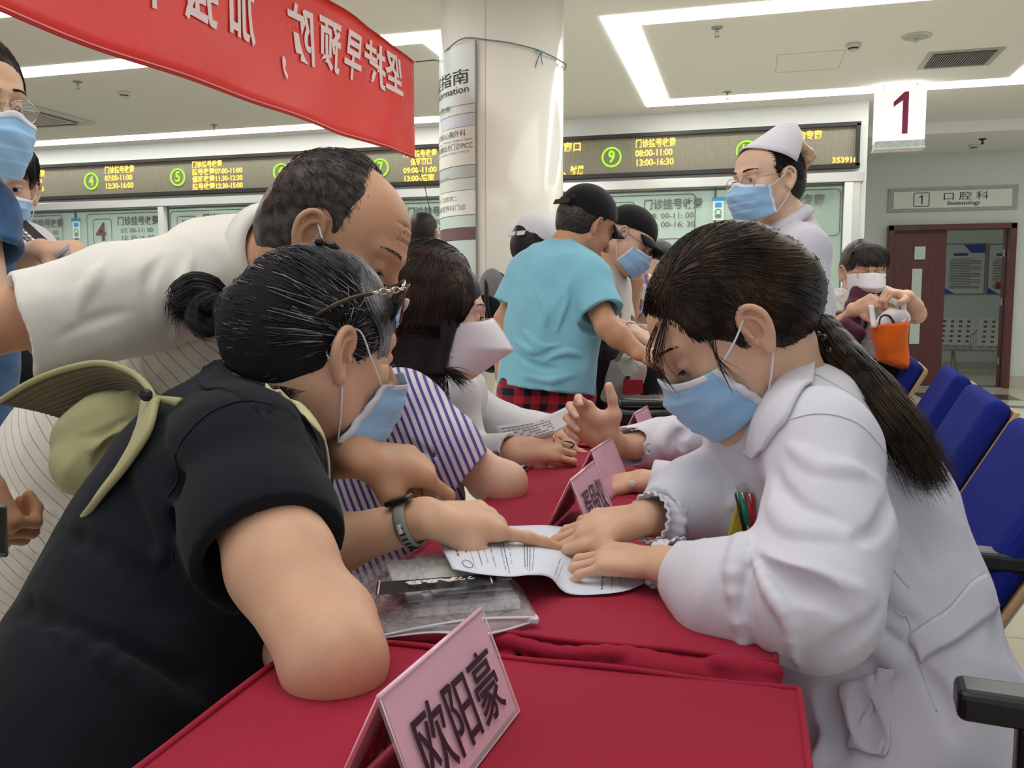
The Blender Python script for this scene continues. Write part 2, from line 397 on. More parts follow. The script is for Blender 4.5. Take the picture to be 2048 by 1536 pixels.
def lashes(hf, parent, m, brow=1.0, bc=None, closed=True, z0=.0):
    """eyebrows and lashes as small tubes"""
    o, M, s = hf; L = []; Q = []
    for x in (-1, 1):
        for i in range(26):
            t = i/25; a = V3(x*(.020+.022*t), .0895-.0035*t, (-.0035 if closed else .0055)+.002*math.sin(t*3.1)+z0)
            d = V3(x*(.002+.003*t), .006, -.0022 if closed else .001)
            L.append([o+s*(M@(a+d*u)) for u in (0, .5, 1)])
        for i in range(int(90*brow)):
            t = RNG.random(); z = .029+.0035*math.sin(t*2.6)+(RNG.random()-.5)*.005*(1-.6*t); a = V3(x*(.012+.036*t), .0975-.0135*t*t-.006*t, z)
            d = V3(x*.007, -.0022*t-.0004, .0015-.003*t)
            Q.append([o+s*(M@(a+d*u)) for u in (0, .5, 1)])
    strands('eyelashes', L, m, parent, r=.00035*s)
    strands('eyebrows', Q, bc or m, parent, r=.00055*s)
def mask_surface(hf, zt=-.004, zb=-.114, back=(.052, .030), w=.0705, nose=.129, chin=.103, drop=.0, flare=.0):
    """grid on the mask: rows top to bottom, columns left to right"""
    o, M, s = hf; nu, nv = 49, 37; G = np.zeros((nv, nu, 3))
    for i in range(nv):
        v = i/(nv-1); z0 = zt+(zb-zt)*v
        y0_ = .110+max(0, -zt-.006)*.95; yf = y0_+(nose-y0_)*min(1, v/.22) if v < .22 else nose+(chin-nose)*((v-.22)/.78)**1.5+.004*math.sin(v*math.pi)
        pl = (v*4.2) % 1.0; pleat = .0030*(1-pl)*(.2 < v < .95); bk = back[0]+(back[1]-back[0])*v
        for j in range(nu):
            u = -1+2*j/(nu-1); t = u*math.pi/2; k = abs(u); nb = .012*math.exp(-(u/.20)**2)*max(0, 1-v*3)
            x = w*math.sin(t)*(1-.10*v)+(.004*flare*v*np.sign(u)*k**3); y = bk+(yf+pleat*(1-k**3)-bk)*max(0, math.cos(t))**.72
            z = z0+nb-.010*k**2*(1-v)+(.022-drop)*k**2.2*max(0, v-.25)
            y += .0014*math.sin(8*u+6*v*3+2)*(1-k)+.0010*math.sin(23*u*v+3)*(k > .5); x += .0012*math.sin(14*v+3*u)*(k > .6)
            G[i, j] = o+s*(M@V3(x, y, z))
    return G
def surgical_mask(hf, parent, sides=(-1, 1), col='blue', ear=(.0, -.014, .018), ear2=(.0, -.018, -.028), **kw):
    o, M, s = hf; G = mask_surface(hf, **kw)
    m = mat('mask_blue', srgb(150, 195, 232), .75, bump=(900, .12, .0004), sheen=.2) if col == 'blue' else mat('mask_white', srgb(232, 230, 232), .8, bump=(700, .15, .0004))
    mw = mat('mask_edge', srgb(222, 226, 236), .8)
    body = MB().grid(G).build('face_mask', m, parent, solid=.0012)
    e = MB(); off = (M@V3(0, .0012, 0))*s
    T = np.stack([G[0]+off*.8, G[1]+off, G[2]+off, G[3]+off*.9]); e.grid(T)
    for jj in ((0, 1), (-1, -2)):
        sg = -1 if jj[0] == 0 else 1
        e.grid(np.stack([G[:, j]+(M@V3(sg*.0010, .0005, 0))*s for j in jj]))
    e.build('mask_edging', mw, body, solid=.0008)
    for sd in sides:
        l = MB(); j = 0 if sd < 0 else -1; a = G[1, j]; b = G[-2, j]; p1 = o+s*(M@V3(sd*.083, ear[1], ear[2])); p2 = o+s*(M@V3(sd*.083, ear2[1], ear2[2]))
        back = o+s*(M@V3(sd*.079, -.028, -.004))
        m1 = (a+p1)/2+(M@V3(sd*.006, 0, .0))*s; m2 = (b+p2)/2+(M@V3(sd*.006, 0, 0))*s
        l.tube(spline([a, m1, p1, back, p2, m2, b], 40), .0013*s, 6); l.build('ear_loop', mw, body)
    return body
def kn95(hf, parent, sides=(-1, 1)):
    o, M, s = hf; mw = mat('mask_white', srgb(232, 228, 234), .8, bump=(700, .15, .0004))
    nu, nv = 33, 25; G = np.zeros((nv, nu, 3))
    for i in range(nv):
        v = i/(nv-1)
        for j in range(nu):
            u = -1+2*j/(nu-1); k = abs(u)
            yf = .114+.046*(v/.5)**.85 if v < .5 else .160-.072*((v-.5)/.5)
            zt = .006-.118*v
            y = .030+(yf-.030)*(1-k**1.55); x = .077*math.sin(u*math.pi/2)*(1-.12*v); z = zt+.012*k*(v-.0)*2-.026*k*(1-v)*.55
            G[i, j] = o+s*(M@V3(x, y, z))
    b = MB().grid(G).build('face_mask', mw, parent, solid=.0016)
    r = MB(); mid = [G[i, nu//2]+(M@V3(0, .0018, 0))*s for i in range(nv)]; r.tube(mid, .0013*s, 5); r.tube(G[0], .0014*s, 5); r.tube(G[-1], .0014*s, 5); r.build('mask_seam', mw, b)
    for sd in sides:
        l = MB(); j = 1 if sd < 0 else -2; a = G[4, j]; c = G[-6, j]; p1 = o+s*(M@V3(sd*.082, -.006, .016)); p2 = o+s*(M@V3(sd*.082, -.012, -.026)); q = o+s*(M@V3(sd*.079, -.028, -.004))
        l.tube(spline([a, p1, q, p2, c], 30), .0018*s, 6); l.build('ear_loop', mw, b)
    return b
# ------------------------------------------------------------------ hands
FING = {'i': (.027, .094, .0088, (.044, .026, .021)), 'm': (.008, .098, .0090, (.049, .030, .022)), 'r': (-.011, .093, .0085, (.045, .028, .022)), 'p': (-.029, .084, .0075, (.035, .021, .019))}
NAILS = []
def put_hand(S, wrist, y, z, side=1, sc=1.0, curls=None, spread=None, thumb=((.8, .55, -.15), (.55, .85, -.1), (.5, .9, -.2)), wr=.026, fat=1.0, nails=None):
    """y finger direction, z back-of-hand normal, side +1: thumb at +x (x = y cross z)"""
    A = axes(y, z); S.frame(wrist, A, sc); cu = dict(i=(15, 20, 10), m=(15, 20, 10), r=(18, 22, 12), p=(20, 24, 12)); sp = dict(i=6, m=1, r=-4, p=-10)
    if curls: cu.update(curls)
    if spread: sp.update(spread)
    S.cap((-.013, -.005, 0), (.013, -.005, 0), wr*.72, wr*.72, k=.015, flat=((0, 0, 1), .80))
    S.cap((side*.012, .015, -.002), (side*.016, .075, -.001), .0135*fat, .0130*fat, k=.012)
    S.cap((-side*.008, .015, -.002), (-side*.014, .070, -.003), .0135*fat, .0125*fat, k=.012)
    S.box((side*-.002, .052, -.001), (.030*fat, .032, .0095*fat), rd=.009, k=.012)
    for f, (x, yk, r, ls) in FING.items():
        r *= fat
        S.cap((side*x*.45, .02, .001), (side*x, yk-.008, 0), .010, r*1.12, k=.012)
        p = V3(side*x, yk-.006, 0); a = math.radians(sp[f])*side; ang = 0; prev = p
        S.sph(p+V3(0, 0, .001), r*1.10, k=.010)
        for q, L_ in enumerate(ls):
            ang += math.radians(cu[f][q]); d = V3(math.sin(a)*math.cos(ang), math.cos(a)*math.cos(ang), -math.sin(ang)); nx = prev+d*L_
            r0 = r*(1, .93, .86)[q]; r1 = r*(.91, .84, .72)[q]
            S.cap(prev, nx, r0, r1, k=.005); prev0 = prev; prev = nx
        up = V3(math.sin(a)*math.sin(ang), math.cos(a)*math.sin(ang), math.cos(ang))
        if nails is not None: nails.append((S.W(prev-d*.004+up*r*.52), S.M@d, S.M@up, r*sc))
    th = [np.array(t, float)*V3(side, 1, 1) for t in thumb]; th = [t/np.linalg.norm(t) for t in th]; b = V3(side*.014, .016, -.006)
    S.cap(b, b+th[0]*.042, .0155*fat, .0125*fat, k=.016); b1 = b+th[0]*.042; b2 = b1+th[1]*.034; b3 = b2+th[2]*.026
    S.cap((side*.016, .060, -.003), b1, .0085, .0085, k=.022)
    S.cap(b1, b2, .0112*fat, .0102*fat, k=.006); S.cap(b2, b3, .0106*fat, .0086*fat, k=.004)
    if nails is not None:
        n = np.cross(th[2], V3(0, 0, 1)); up = V3(side*.5, -.2, .8); up = up-th[2]*(up@th[2]); up /= np.linalg.norm(up); nails.append((S.W(b3-th[2]*.004+up*.006), S.M@th[2], S.M@up, .0098*sc))
    S.frame()
def nail_mesh(nails, parent, m):
    for c, d, up, r in nails:
        b = MB(); x = np.cross(d, up); G = np.zeros((5, 7, 3))
        for i in range(5):
            for j in range(7):
                u = -1+2*j/6; v = -1+2*i/4; t = u*.95; G[i, j] = c+d*v*r*.72+x*math.sin(t)*r*.66*(1-.12*v*v)+up*(math.cos(t)-1)*r*.55+up*.0002-up*(.0012 if v < -.9 else 0)
        b.grid(G).build('fingernail', m, parent, solid=.0006)
SKIN = lambda n, c, sp=.45: mat('skin_'+n, c, .52, spec=sp, sss=.12, var=(18, .09), bump=(420, .10, .0006))
skin_f = SKIN('light', srgb(214, 172, 144)); skin_m = SKIN('tan', srgb(196, 148, 116)); skin_o = SKIN('warm', srgb(212, 168, 138)); skin_w = SKIN('pale', srgb(222, 184, 160))
nail_m = mat('nail', srgb(222, 168, 150), .3, coat=.3)
def hairmat(name, col, col2=None, rough=.42, scale=120):
    if name in MATS: return MATS[name]
    m = mat(name, col, rough, spec=.28); n, l, b = nodes_of(m)
    if col2 is not None:
        tc = n.new('ShaderNodeTexCoord'); t = n.new('ShaderNodeTexNoise'); t.inputs['Scale'].default_value = scale; t.inputs['Detail'].default_value = 3
        r = n.new('ShaderNodeValToRGB'); r.color_ramp.elements[0].position = .42; r.color_ramp.elements[1].position = .62
        r.color_ramp.elements[0].color = tuple(col)+(1,); r.color_ramp.elements[1].color = tuple(col2)+(1,)
        l.new(tc.outputs['Object'], t.inputs['Vector']); l.new(t.outputs[0], r.inputs[0]); l.new(r.outputs[0], b.inputs['Base Color'])
    return m
hair_black = hairmat('hair_black', (.012, .010, .010), (.020, .016, .014))
hair_brown = hairmat('hair_brown', (.012, .008, .006), (.048, .027, .016), scale=16)
def hair_flow(H, starts, ends, n=14, lift=0.004, bulge=0.0, jit=.001, iso=(0, .0025), up=None, w=None):
    """strands over the surface of H from starts to ends, each a polyline hugging it"""
    S = len(starts); t = np.linspace(0, 1, n)[None, :, None]; L = starts[:, None]*(1-t)+ends[:, None]*t
    if up is not None: L = L+np.sin(t*np.pi)*np.asarray(up)[None, None]*bulge
    isov = RNG.uniform(iso[0], iso[1], S).astype(np.float32); flat = L.reshape(-1, 3)
    pr = H.project(flat, np.repeat(isov, n), 5).reshape(S, n, 3)
    ww = np.ones((1, n, 1)) if w is None else np.asarray(w)[None, :, None]
    L = pr*ww+L*(1-ww)
    return L+(wn(L*1.0, 60, 2.0)[..., None])*jit*V3(.5, .4, .8)
# ================================================================== THE SETTING
YW, YD, YF, HC = 10.04, 12.8, 16.5, 3.27
m_ceil = mat('ceiling_paint', srgb(226, 225, 220), .9, spec=.2, var=(.4, .02))
m_wall = mat('wall_paint', srgb(214, 216, 210), .85, spec=.25, var=(.6, .02), bump=(60, .05, .001))
m_wallg = mat('wall_paint_grey', srgb(196, 203, 196), .85, spec=.25, var=(.6, .02))
m_tile = mat('floor_tile', srgb(206, 200, 180), .13, spec=.6, var=(2.5, .05))
m_grout = mat('grout', srgb(140, 134, 120), .8)
m_dark = mat('dark_stone', srgb(70, 66, 62), .2)
m_steel = mat('brushed_steel', srgb(205, 205, 200), .32, metal=1.0, bump=(40, .1, .0005), stretch=(1, 1, 30))
m_white = mat('white_frame', srgb(224, 228, 226), .4)
m_black = mat('black_plastic', srgb(24, 24, 26), .35)
m_wood = mat('dark_red_wood', srgb(84, 38, 34), .35, var=(7, .22), stretch=(6, 6, .5), bump=(30, .1, .0006))
m_glow = mat('lamp_glow', (1, 1, 1), .5, emit=(1.0, .99, .97), es=STRIP)
m_grey = mat('grey_metal', srgb(150, 152, 150), .35, metal=.8)
def struct(o, kind='structure'): o['kind'] = kind; return o
def slab(name, x0, x1, y0, y1, z0, z1, m, parent=None, bev=0.0):
    return MB().box(((x0+x1)/2, (y0+y1)/2, (z0+z1)/2), (abs(x1-x0), abs(y1-y0), abs(z1-z0)), bev=bev).build(name, m, parent)
fl = struct(slab('floor', -16, 9, -4, 22, -.12, -.012, m_grout))
T = .8; first = None
for i in range(-4, 8):
    for j in range(-1, 22):
        x, y = i*T+.35, j*T+.3
        if x < -.5 and y > 9.6: continue
        if first is None:
            first = MB().box((0, 0, -.006), (T-.006, T-.006, .012)).build('tile', m_tile, fl); o = first
        else: o = bpy.data.objects.new('tile', first.data); COL.objects.link(o); o.parent = fl
        o.location = (x, y, 0)
band = MB()
for (x0, x1, y0, y1) in ((2.0, 3.1, 11.1, 11.75), (2.3, 6.0, 10.25, 10.5)): band.box(((x0+x1)/2, (y0+y1)/2, .0012), (x1-x0, y1-y0, .0024))
struct(band.build('trim_1', m_dark))
struct(slab('ceiling', -16, 9, -4, 11.4, HC, HC+.12, m_ceil))
struct(slab('trim_2', 1.18, 9, 11.4, YF+.1, 3.14, HC+.12, m_ceil))            # lower soffit in front of the door
# wall with the ticket windows
XL = [-10.57, -7.647, -4.722, -1.798, 1.0]
wb = struct(slab('wall_back', -16, 1.18, YW, YW+.16, 2.54, HC, m_wall))
for (x0, x1) in ((XL[4]+.06, 1.18), (-16, -13.5)): struct(slab('wall_back', x0, x1, YW, YW+.16, 0, 2.54, m_wall))
struct(slab('wall_back_lower', -13.5, XL[4]+.06, YW, YW+.16, 0, .86, m_wall))
struct(slab('wall_return', 1.02, 1.18, YW+.16, YD, 0, HC, m_wallg))
struct(slab('wall_office', -16, 1.02, 12.3, 12.4, 0, HC, mat('office_wall', srgb(206, 224, 212), .8)))
area('office_fill', (-2.5, YW+1.2, 2.85), 5, 1.0, 60); area('office_fill', (-8.5, YW+1.2, 2.85), 5, 1.0, 60)  # unseen fills added to make the interior behind the glass brighter
struct(slab('ceiling_office', -16, 1.02, YW+.16, 12.3, 2.9, 3.0, m_ceil))
# stainless header, jambs and mullions
ch = empty('counter_shutter_frame', (0, YW, 0), 0, 'long polished steel header and posts framing the ticket windows', 'frame')
MB().box(((XL[0]+XL[4])/2-1.3, -.01, 2.475), (XL[4]-XL[0]+2.9, .16, .105), bev=.006).build('header', m_steel, ch)
post = None
for i, x in enumerate(XL):
    if post is None: post = MB().box((0, -.01, 1.64), (.085, .15, 1.56), bev=.006).build('post', m_white, ch); o = post
    else: o = bpy.data.objects.new('post', post.data); COL.objects.link(o); o.parent = ch
    o.location = (x, 0, 0)
slab('end_post', 1.02, 1.12, -.04, .09, .86, 2.5, m_steel, ch, .004)
ct = slab('service_counter', -13.4, 1.0, YW-.30, YW-.005, .8, .86, mat('counter_stone', srgb(190, 186, 176), .2, var=(20, .1)))
tag(ct, 'pale stone ledge running below all the ticket windows', 'counter')
m_glass = mat('tint_glass', srgb(184, 206, 194), .06, spec=.7, alpha=.40)
m_mull = mat('dark_seal', srgb(86, 98, 92), .5)
m_prt = mat('print_grey', srgb(104, 106, 102), .7); m_prn = mat('print_plum', srgb(112, 84, 84), .7)
m_frost = mat('frost_film', srgb(184, 204, 192), .5, alpha=.55)
WINNAMES = {}
def win_rows(n):
    return {4: ['门诊挂号收费', '07: 00-11: 00', '12: 30-16: 00'], 3: ['门诊挂号收费', '07: 00-11: 00', '12: 30-16: 00'], 5: ['门诊挂号收费', '挂号收费 07:00-11:00', '值班收费 11:30-12:30', '挂号收费 12:30-15:00'],
            6: ['门诊挂号收费', '挂号收费 07:00-11:00', '值班收费 11:30-12:30', '挂号收费 12:30-15:00'], 7: ['门诊挂号收费', '值 班 专 窗', '09: 00-11: 00', '13: 00-结束'],
            8: ['门诊挂号收费', '窗口', '09: 00'], 9: ['门诊挂号收费', '08: 00-11: 00', '13: 00-16: 30'], 10: ['咨询专窗', '', ''], 2: ['门诊挂号收费', '07: 00-11: 00', '12: 30-16: 00']}[n]
def roundrect(b, x0, x1, z0, z1, y, r, t):
    pts = []
    for cx, cz, a0 in ((x1-r, z1-r, 0), (x0+r, z1-r, 90), (x0+r, z0+r, 180), (x1-r, z0+r, 270)):
        for k in range(7):
            a = math.radians(a0+k*15); pts.append((cx+r*math.cos(a), y, cz+r*math.sin(a)))
    b.tube(pts, t, 4, closed=True)
n = 3
for bay in range(4):
    xa, xb = XL[bay]+.043, XL[bay+1]-.043; mid = (xa+xb)/2
    for half in range(2):
        num = 3+bay*2+half
        x0, x1 = (xa, mid) if half == 0 else (mid, xb)
        g = empty('window_pane', ((x0+x1)/2, YW, .86), 0, None, None)
        g.name = 'window_%d' % num; g['kind'] = 'structure'
        MB().box((0, .02, .78), (x1-x0-.004, .010, 1.56)).build('pane', m_glass, g)
        s = MB()
        for dx in (-(x1-x0)/2, (x1-x0)/2-.012): s.box((dx+.006, .02, .78), (.012, .03, 1.56))
        s.box((0, .02, 1.545), (x1-x0, .035, .022)); s.build('window_frame', m_mull, g)
        zt = 2.36; w0 = x0+(.06 if half == 0 else .10); 
        w0 = x0+.05; w1 = x1-.22 if half == 0 else x1-.03
        if half: w0 = x0+.20
        if num == 9: pass
        b = MB(); y = YW-.0; roundrect(b, w0, w1, 1.86, zt, y, .05, .005); roundrect(b, w0+.10, w0+.10+.30, 1.93, zt-.07, y, .04, .005)
        fr = b.build('printed_border', m_prt, g); fr.matrix_parent_inverse = Matrix.Translation((-(x0+x1)/2, -YW, -.86))
        M0 = lambda X, Z: ((X, YW-.002, Z), (1, 0, 0), (0, 0, 1))
        def tx(body, X, Z, size, m, wd=None, bold=0.0):
            o = text(body, 'printed_text', m, M0(X, Z), size, g, .0008, width=wd, bold=bold); o.matrix_parent_inverse = Matrix.Translation((-(x0+x1)/2, -YW, -.86))
        tx(str(num), w0+.145, 2.10, .34, m_prn, .20 if num > 9 else .17, .008)
        rows = win_rows(num); tx(rows[0], w0+.50, 2.245, .125, m_prt, .66 if len(rows[0]) > 4 else .46, .003)
        for k, r_ in enumerate(rows[1:]):
            if r_: tx(r_, w0+.55, 2.12-k*(.10 if len(rows) == 3 else .085), .085 if len(rows) == 3 else .07, m_prt, .52 if len(rows) == 3 else .56, .001)
# blue notice strips between windows
for k, (px, py0, py1) in enumerate(((150, 436, 476), (526, 422, 455), (1437, 394, 440))):
    a = PY(px, py0, YW-.02); c = PY(px, py1, YW-.02); e = empty('notice_strip', (a[0], YW-.004, (a[2]+c[2])/2), 0, ['narrow blue and white notice left of window 4', 'narrow blue and white notice behind the leaning old man', 'narrow blue and white notice right of window 9'][k], 'sticker')
    h = a[2]-c[2]; MB().box((0, 0, 0), (.12, .004, h)).build('paper', mat('notice_white', srgb(214, 226, 224), .6), e)
    MB().box((0, -.003, h*.42), (.15, .004, h*.16)).build('title_band', mat('notice_blue', srgb(60, 150, 205), .5), e)
    MB().box((0, -.003, h*.16), (.07, .004, h*.2)).build('blue_symbol', MATS['notice_blue'], e)
    bb = MB(); bb.tube([(0.032*math.cos(t), -.004, -h*.14+.032*math.sin(t)) for t in np.linspace(0, 6.28, 16)[:-1]], .006, 5, closed=True); bb.build('green_symbol', mat('notice_green', srgb(70, 170, 110), .5), e)
    bb = MB(); [bb.box((0, -.003, -h*(.30+.05*q)), (.08-.01*q, .003, .008)) for q in range(3)]; bb.build('small_print', m_prt, e)
# ------------------------------------------------------------------ LED board
led = empty('led_display_board', (0, YW-.05, 0), 0, 'long black framed led board with glowing window numbers and hours', 'display')
LX0, LX1, LZ0, LZ1 = -13.5, 1.075, 2.59, 3.028
m_ledface = mat('led_face', srgb(126, 122, 104), .55, bump=(9, .3, .004)); 
nn, ll, bb_ = nodes_of(m_ledface); br = nn.new('ShaderNodeTexBrick'); br.offset = 0; br.inputs['Scale'].default_value = 1; br.inputs['Mortar Size'].default_value = .0012; br.inputs['Brick Width'].default_value = .024; br.inputs['Row Height'].default_value = .024
br.inputs['Color1'].default_value = srgb(134, 130, 112)+(1,); br.inputs['Color2'].default_value = srgb(128, 124, 106)+(1,); br.inputs['Mortar'].default_value = srgb(96, 92, 76)+(1,)
tcn = nn.new('ShaderNodeTexCoord'); sx_ = nn.new('ShaderNodeSeparateXYZ'); cx_ = nn.new('ShaderNodeCombineXYZ'); ll.new(tcn.outputs['Object'], sx_.inputs[0]); ll.new(sx_.outputs[0], cx_.inputs[0]); ll.new(sx_.outputs[2], cx_.inputs[1]); ll.new(cx_.outputs[0], br.inputs['Vector']); ll.new(br.outputs[0], bb_.inputs['Base Color'])
slab('led_panel', LX0, LX1, .0, .05, LZ0, LZ1, m_ledface, led)
f = MB(); f.box(((LX0+LX1)/2, .0, LZ1), (LX1-LX0+.05, .10, .04)); f.box(((LX0+LX1)/2, .0, LZ0), (LX1-LX0+.05, .10, .045)); f.box((LX1, 0, (LZ0+LZ1)/2), (.04, .10, LZ1-LZ0)); f.build('board_frame', mat('board_black', srgb(40, 36, 34), .4), led)
m_amb = mat('led_amber', (0, 0, 0), .5, emit=(1.0, .62, .10), es=1.9); m_red = mat('led_red', (0, 0, 0), .5, emit=(1, .10, .03), es=1.2); m_grn = mat('led_green', (0, 0, 0), .5, emit=(.42, 1.0, .04), es=1.3)
def ledtext(body, X, Z, size, wd, m=m_amb, name='led_text'):
    o = text(body, name, m, ((X, -.006, Z), (1, 0, 0), (0, 0, 1)), size, led, .001, width=wd, bold=.0025); return o
LEDS = [(3, None, 22, ['门诊挂号收费', '07:00-11:00', '12:30-16:00'], (0, 88)), (4, 182, 361, ['门诊挂号收费', '07:00-11:00', '12:30-16:00'], (208, 267)), (5, 355, 354, ['门诊挂号收费', '挂号收费07:00-11:00', '值班收费11:30-12:30', '挂号收费12:30-15:00'], (383, 484)),
        (6, 562, 346, ['门诊挂号收费', '挂号收费07:00-11:00', '值班收费11:30-12:30', '挂号收费12:30-15:00'], (592, 693)), (7, 760, 337, ['门诊挂号收费', '值班窗口', '09:00-11:00', '13:00-结束'], (806, 873)), (8, None, 0, ['窗口', '', '、封属'], (1118, 1160)),
        (9, 1223, 315, ['门诊挂号收费', '08:00-11:00', '13:00-16:30'], (1270, 1350)), (10, 1493, 302, ['咨询专窗'], (1576, 1642))]
for num, px, py, rows, (a, b2) in LEDS:
    xa = PY(a, 330, YW-.06)[0]; xb = PY(b2, 330, YW-.06)[0]
    if px:
        c = PY(px, py, YW-.06)[0]; bb = MB(); bb.tube([(c+.105*math.cos(t), -.008, 2.80+.105*math.sin(t)) for t in np.linspace(0, 2*math.pi, 40)[:-1]], .011, 6, closed=True); bb.build('led_ring', m_grn, led)
        text(str(num), 'led_number', m_grn, ((c, -.006, 2.80), (1, 0, 0), (0, 0, 1)), .19, led, .001, width=.075 if num < 10 else .11, bold=.004, align='CENTER')
    nr = len(rows); full = xb-xa
    if nr == 1: ledtext(rows[0], xa, 2.93, .10, full)
    elif num == 8: ledtext(rows[0], xa+.05, 2.93, .11, .2); ledtext(rows[2], xa+.05, 2.66, .11, .24)
    elif nr == 3: [ledtext(r_, xa, 2.93-.105*k, .10, full*(1 if k == 0 else .93)) for k, r_ in enumerate(rows)]
    elif num == 7: [ledtext(r_, xa+(.10 if k == 1 else 0), 2.945-.098*k, .09, full*(.62 if k == 1 else .9 if k == 3 else 1)) for k, r_ in enumerate(rows)]
    else: [ledtext(r_, xa, 2.945-.095*k, .088, full*(.60 if k == 0 else 1)) for k, r_ in enumerate(rows)]
ledtext('353916', PY(1664, 322, YW-.06)[0], 2.655, .08, .255)
# ------------------------------------------------------------------ ceiling lights
def ring(name, x0, x1, y0, y1, wdt, label, z=HC-.004):
    e = empty(name, ((x0+x1)/2, (y0+y1)/2, z), 0, label, 'ceiling light', 'rectangular ceiling light channels'); cx, cy = (x0+x1)/2, (y0+y1)/2
    for (a, b, c, d) in ((x0, x1, y0, y0+wdt), (x0, x1, y1-wdt, y1), (x0, x0+wdt, y0+wdt, y1-wdt), (x1-wdt, x1, y0+wdt, y1-wdt)):
        MB().box(((a+b)/2-cx, (c+d)/2-cy, 0), (b-a, d-c, .008)).build('diffuser', m_glow, e)
ring('ceiling_light', -1.135, 2.61, 6.61, 9.64, .255, 'rectangular light channel right of the white column')
ring('ceiling_light', -10.8, -2.40, 6.59, 9.75, .255, 'long rectangular light channel left of the column behind the banner')
ring('ceiling_light', -12.0, -2.9, 2.3, 5.41, .255, 'light channel at the top left corner nearest the banner')
def sprinkler(px, py, label):
    p = PZ(px, py, HC); e = empty('sprinkler', (p[0], p[1], HC), 0, label, 'sprinkler', 'ceiling sprinklers')
    MB().lathe((0, 0, 0), [(.045, 0), (.043, -.008), (.015, -.014)], 18).build('escutcheon', m_grey, e)
    b = MB(); b.lathe((0, 0, 0), [(.011, -.012), (.011, -.03), (.006, -.034)], 10)
    for s_ in (-1, 1): b.tube([(s_*.010, 0, -.03), (s_*.015, 0, -.048), (s_*.003, 0, -.066)], .0028, 6)
    b.lathe((0, 0, 0), [(.002, -.064), (.022, -.067), (.022, -.071)], 12); b.build('deflector', m_grey, e)
for a in ((155, 163, 'small sprinkler above the cassette vent at far left'), (428, 250, 'small sprinkler touching the light strip left of the banner tip'), (1434, 55, 'small sprinkler inside the right light channel near its front edge'), (1455, 184, 'small sprinkler at the far strip of the right light channel')): sprinkler(*a)
p = PY(1967, 240, 11.9); e = empty('sprinkler', (p[0], 11.9, 3.14), 0, 'dark sprinkler on the low soffit before the maroon door', 'sprinkler', 'ceiling sprinklers'); MB().lathe((0, 0, 0), [(.045, 0), (.043, -.01), (.014, -.016), (.011, -.05), (.022, -.06), (.022, -.065)], 16).build('deflector', m_black, e)
def smoke(x, y, z, label):
    e = empty('smoke_detector', (x, y, z), 0, label, 'smoke detector', 'smoke detectors')
    MB().lathe((0, 0, 0), [(.062, 0), (.064, -.012), (.056, -.030), (.045, -.034)], 24).build('base', mat('detector_white', srgb(190, 190, 184), .5), e)
    MB().lathe((0, 0, 0), [(.043, -.032), (.041, -.042), (.02, -.044)], 20).build('sensor_ring', m_black, e); MB().lathe((0, 0, 0), [(.036, -.042), (.030, -.056), (.01, -.058)], 20).build('cap', MATS['detector_white'], e)
p = PZ(248, 184, HC); smoke(p[0], p[1], HC, 'round smoke detector on the ceiling left of the banner'); p = PZ(1707, 88, HC); smoke(p[0], p[1], HC, 'round smoke detector inside the right light channel'); p = PY(1949, 272, 12.3); smoke(p[0], 12.3, 3.14, 'round smoke detector on the soffit above the stomatology sign')
p = PZ(1833, 72, HC); e = empty('ceiling_speaker', (p[0], p[1], HC), 0, 'round white ceiling speaker beside the air grille', 'speaker')
MB().lathe((0, 0, 0), [(.118, 0), (.114, -.010), (.095, -.012)], 36).build('rim', MATS['detector_white'], e); MB().lathe((0, 0, 0), [(.094, -.010), (.06, -.020), (.01, -.024)], 36).build('cover', mat('speaker_mesh', srgb(176, 178, 172), .7), e); MB().lathe((.0, .0, 0), [(.012, -.022), (.02, -.045), (.018, -.05)], 12).build('boss', MATS['detector_white'], e)
e = empty('air_vent', (1.735, 8.54, HC), 0, 'dark louvred air grille in the ceiling by the hanging number sign', 'vent')
MB().box((0, 0, -.004), (.60, .56, .008)).build('vent_frame', mat('vent_grey', srgb(170, 172, 168), .5), e); MB().box((0, 0, -.009), (.50, .46, .003)).build('duct_dark', mat('vent_dark', srgb(60, 62, 60), .8), e)
sl = None
for k in range(25):
    if sl is None: sl = MB().box((0, 0, -.016), (.006, .45, .016), rot=[[.8, 0, .6], [0, 1, 0], [-.6, 0, .8]]).build('slat', mat('slat_grey', srgb(150, 152, 148), .5), e); o = sl
    else: o = bpy.data.objects.new('slat', sl.data); COL.objects.link(o); o.parent = e
    o.location = (-.24+k*.02, 0, 0)
b = MB(); 
for (x0, x1, y0, y1) in ((.18, .74, 8.60, 8.606), (.18, .74, 8.0, 8.006), (.18, .186, 8.0, 8.6), (.735, .741, 8.0, 8.6)): b.box(((x0+x1)/2, (y0+y1)/2, HC-.001), (x1-x0, y1-y0, .003))
tag(b.build('access_panel', mat('panel_gap', srgb(186, 184, 172), .9)), 'thin outline of a square access hatch in the ceiling', 'hatch')
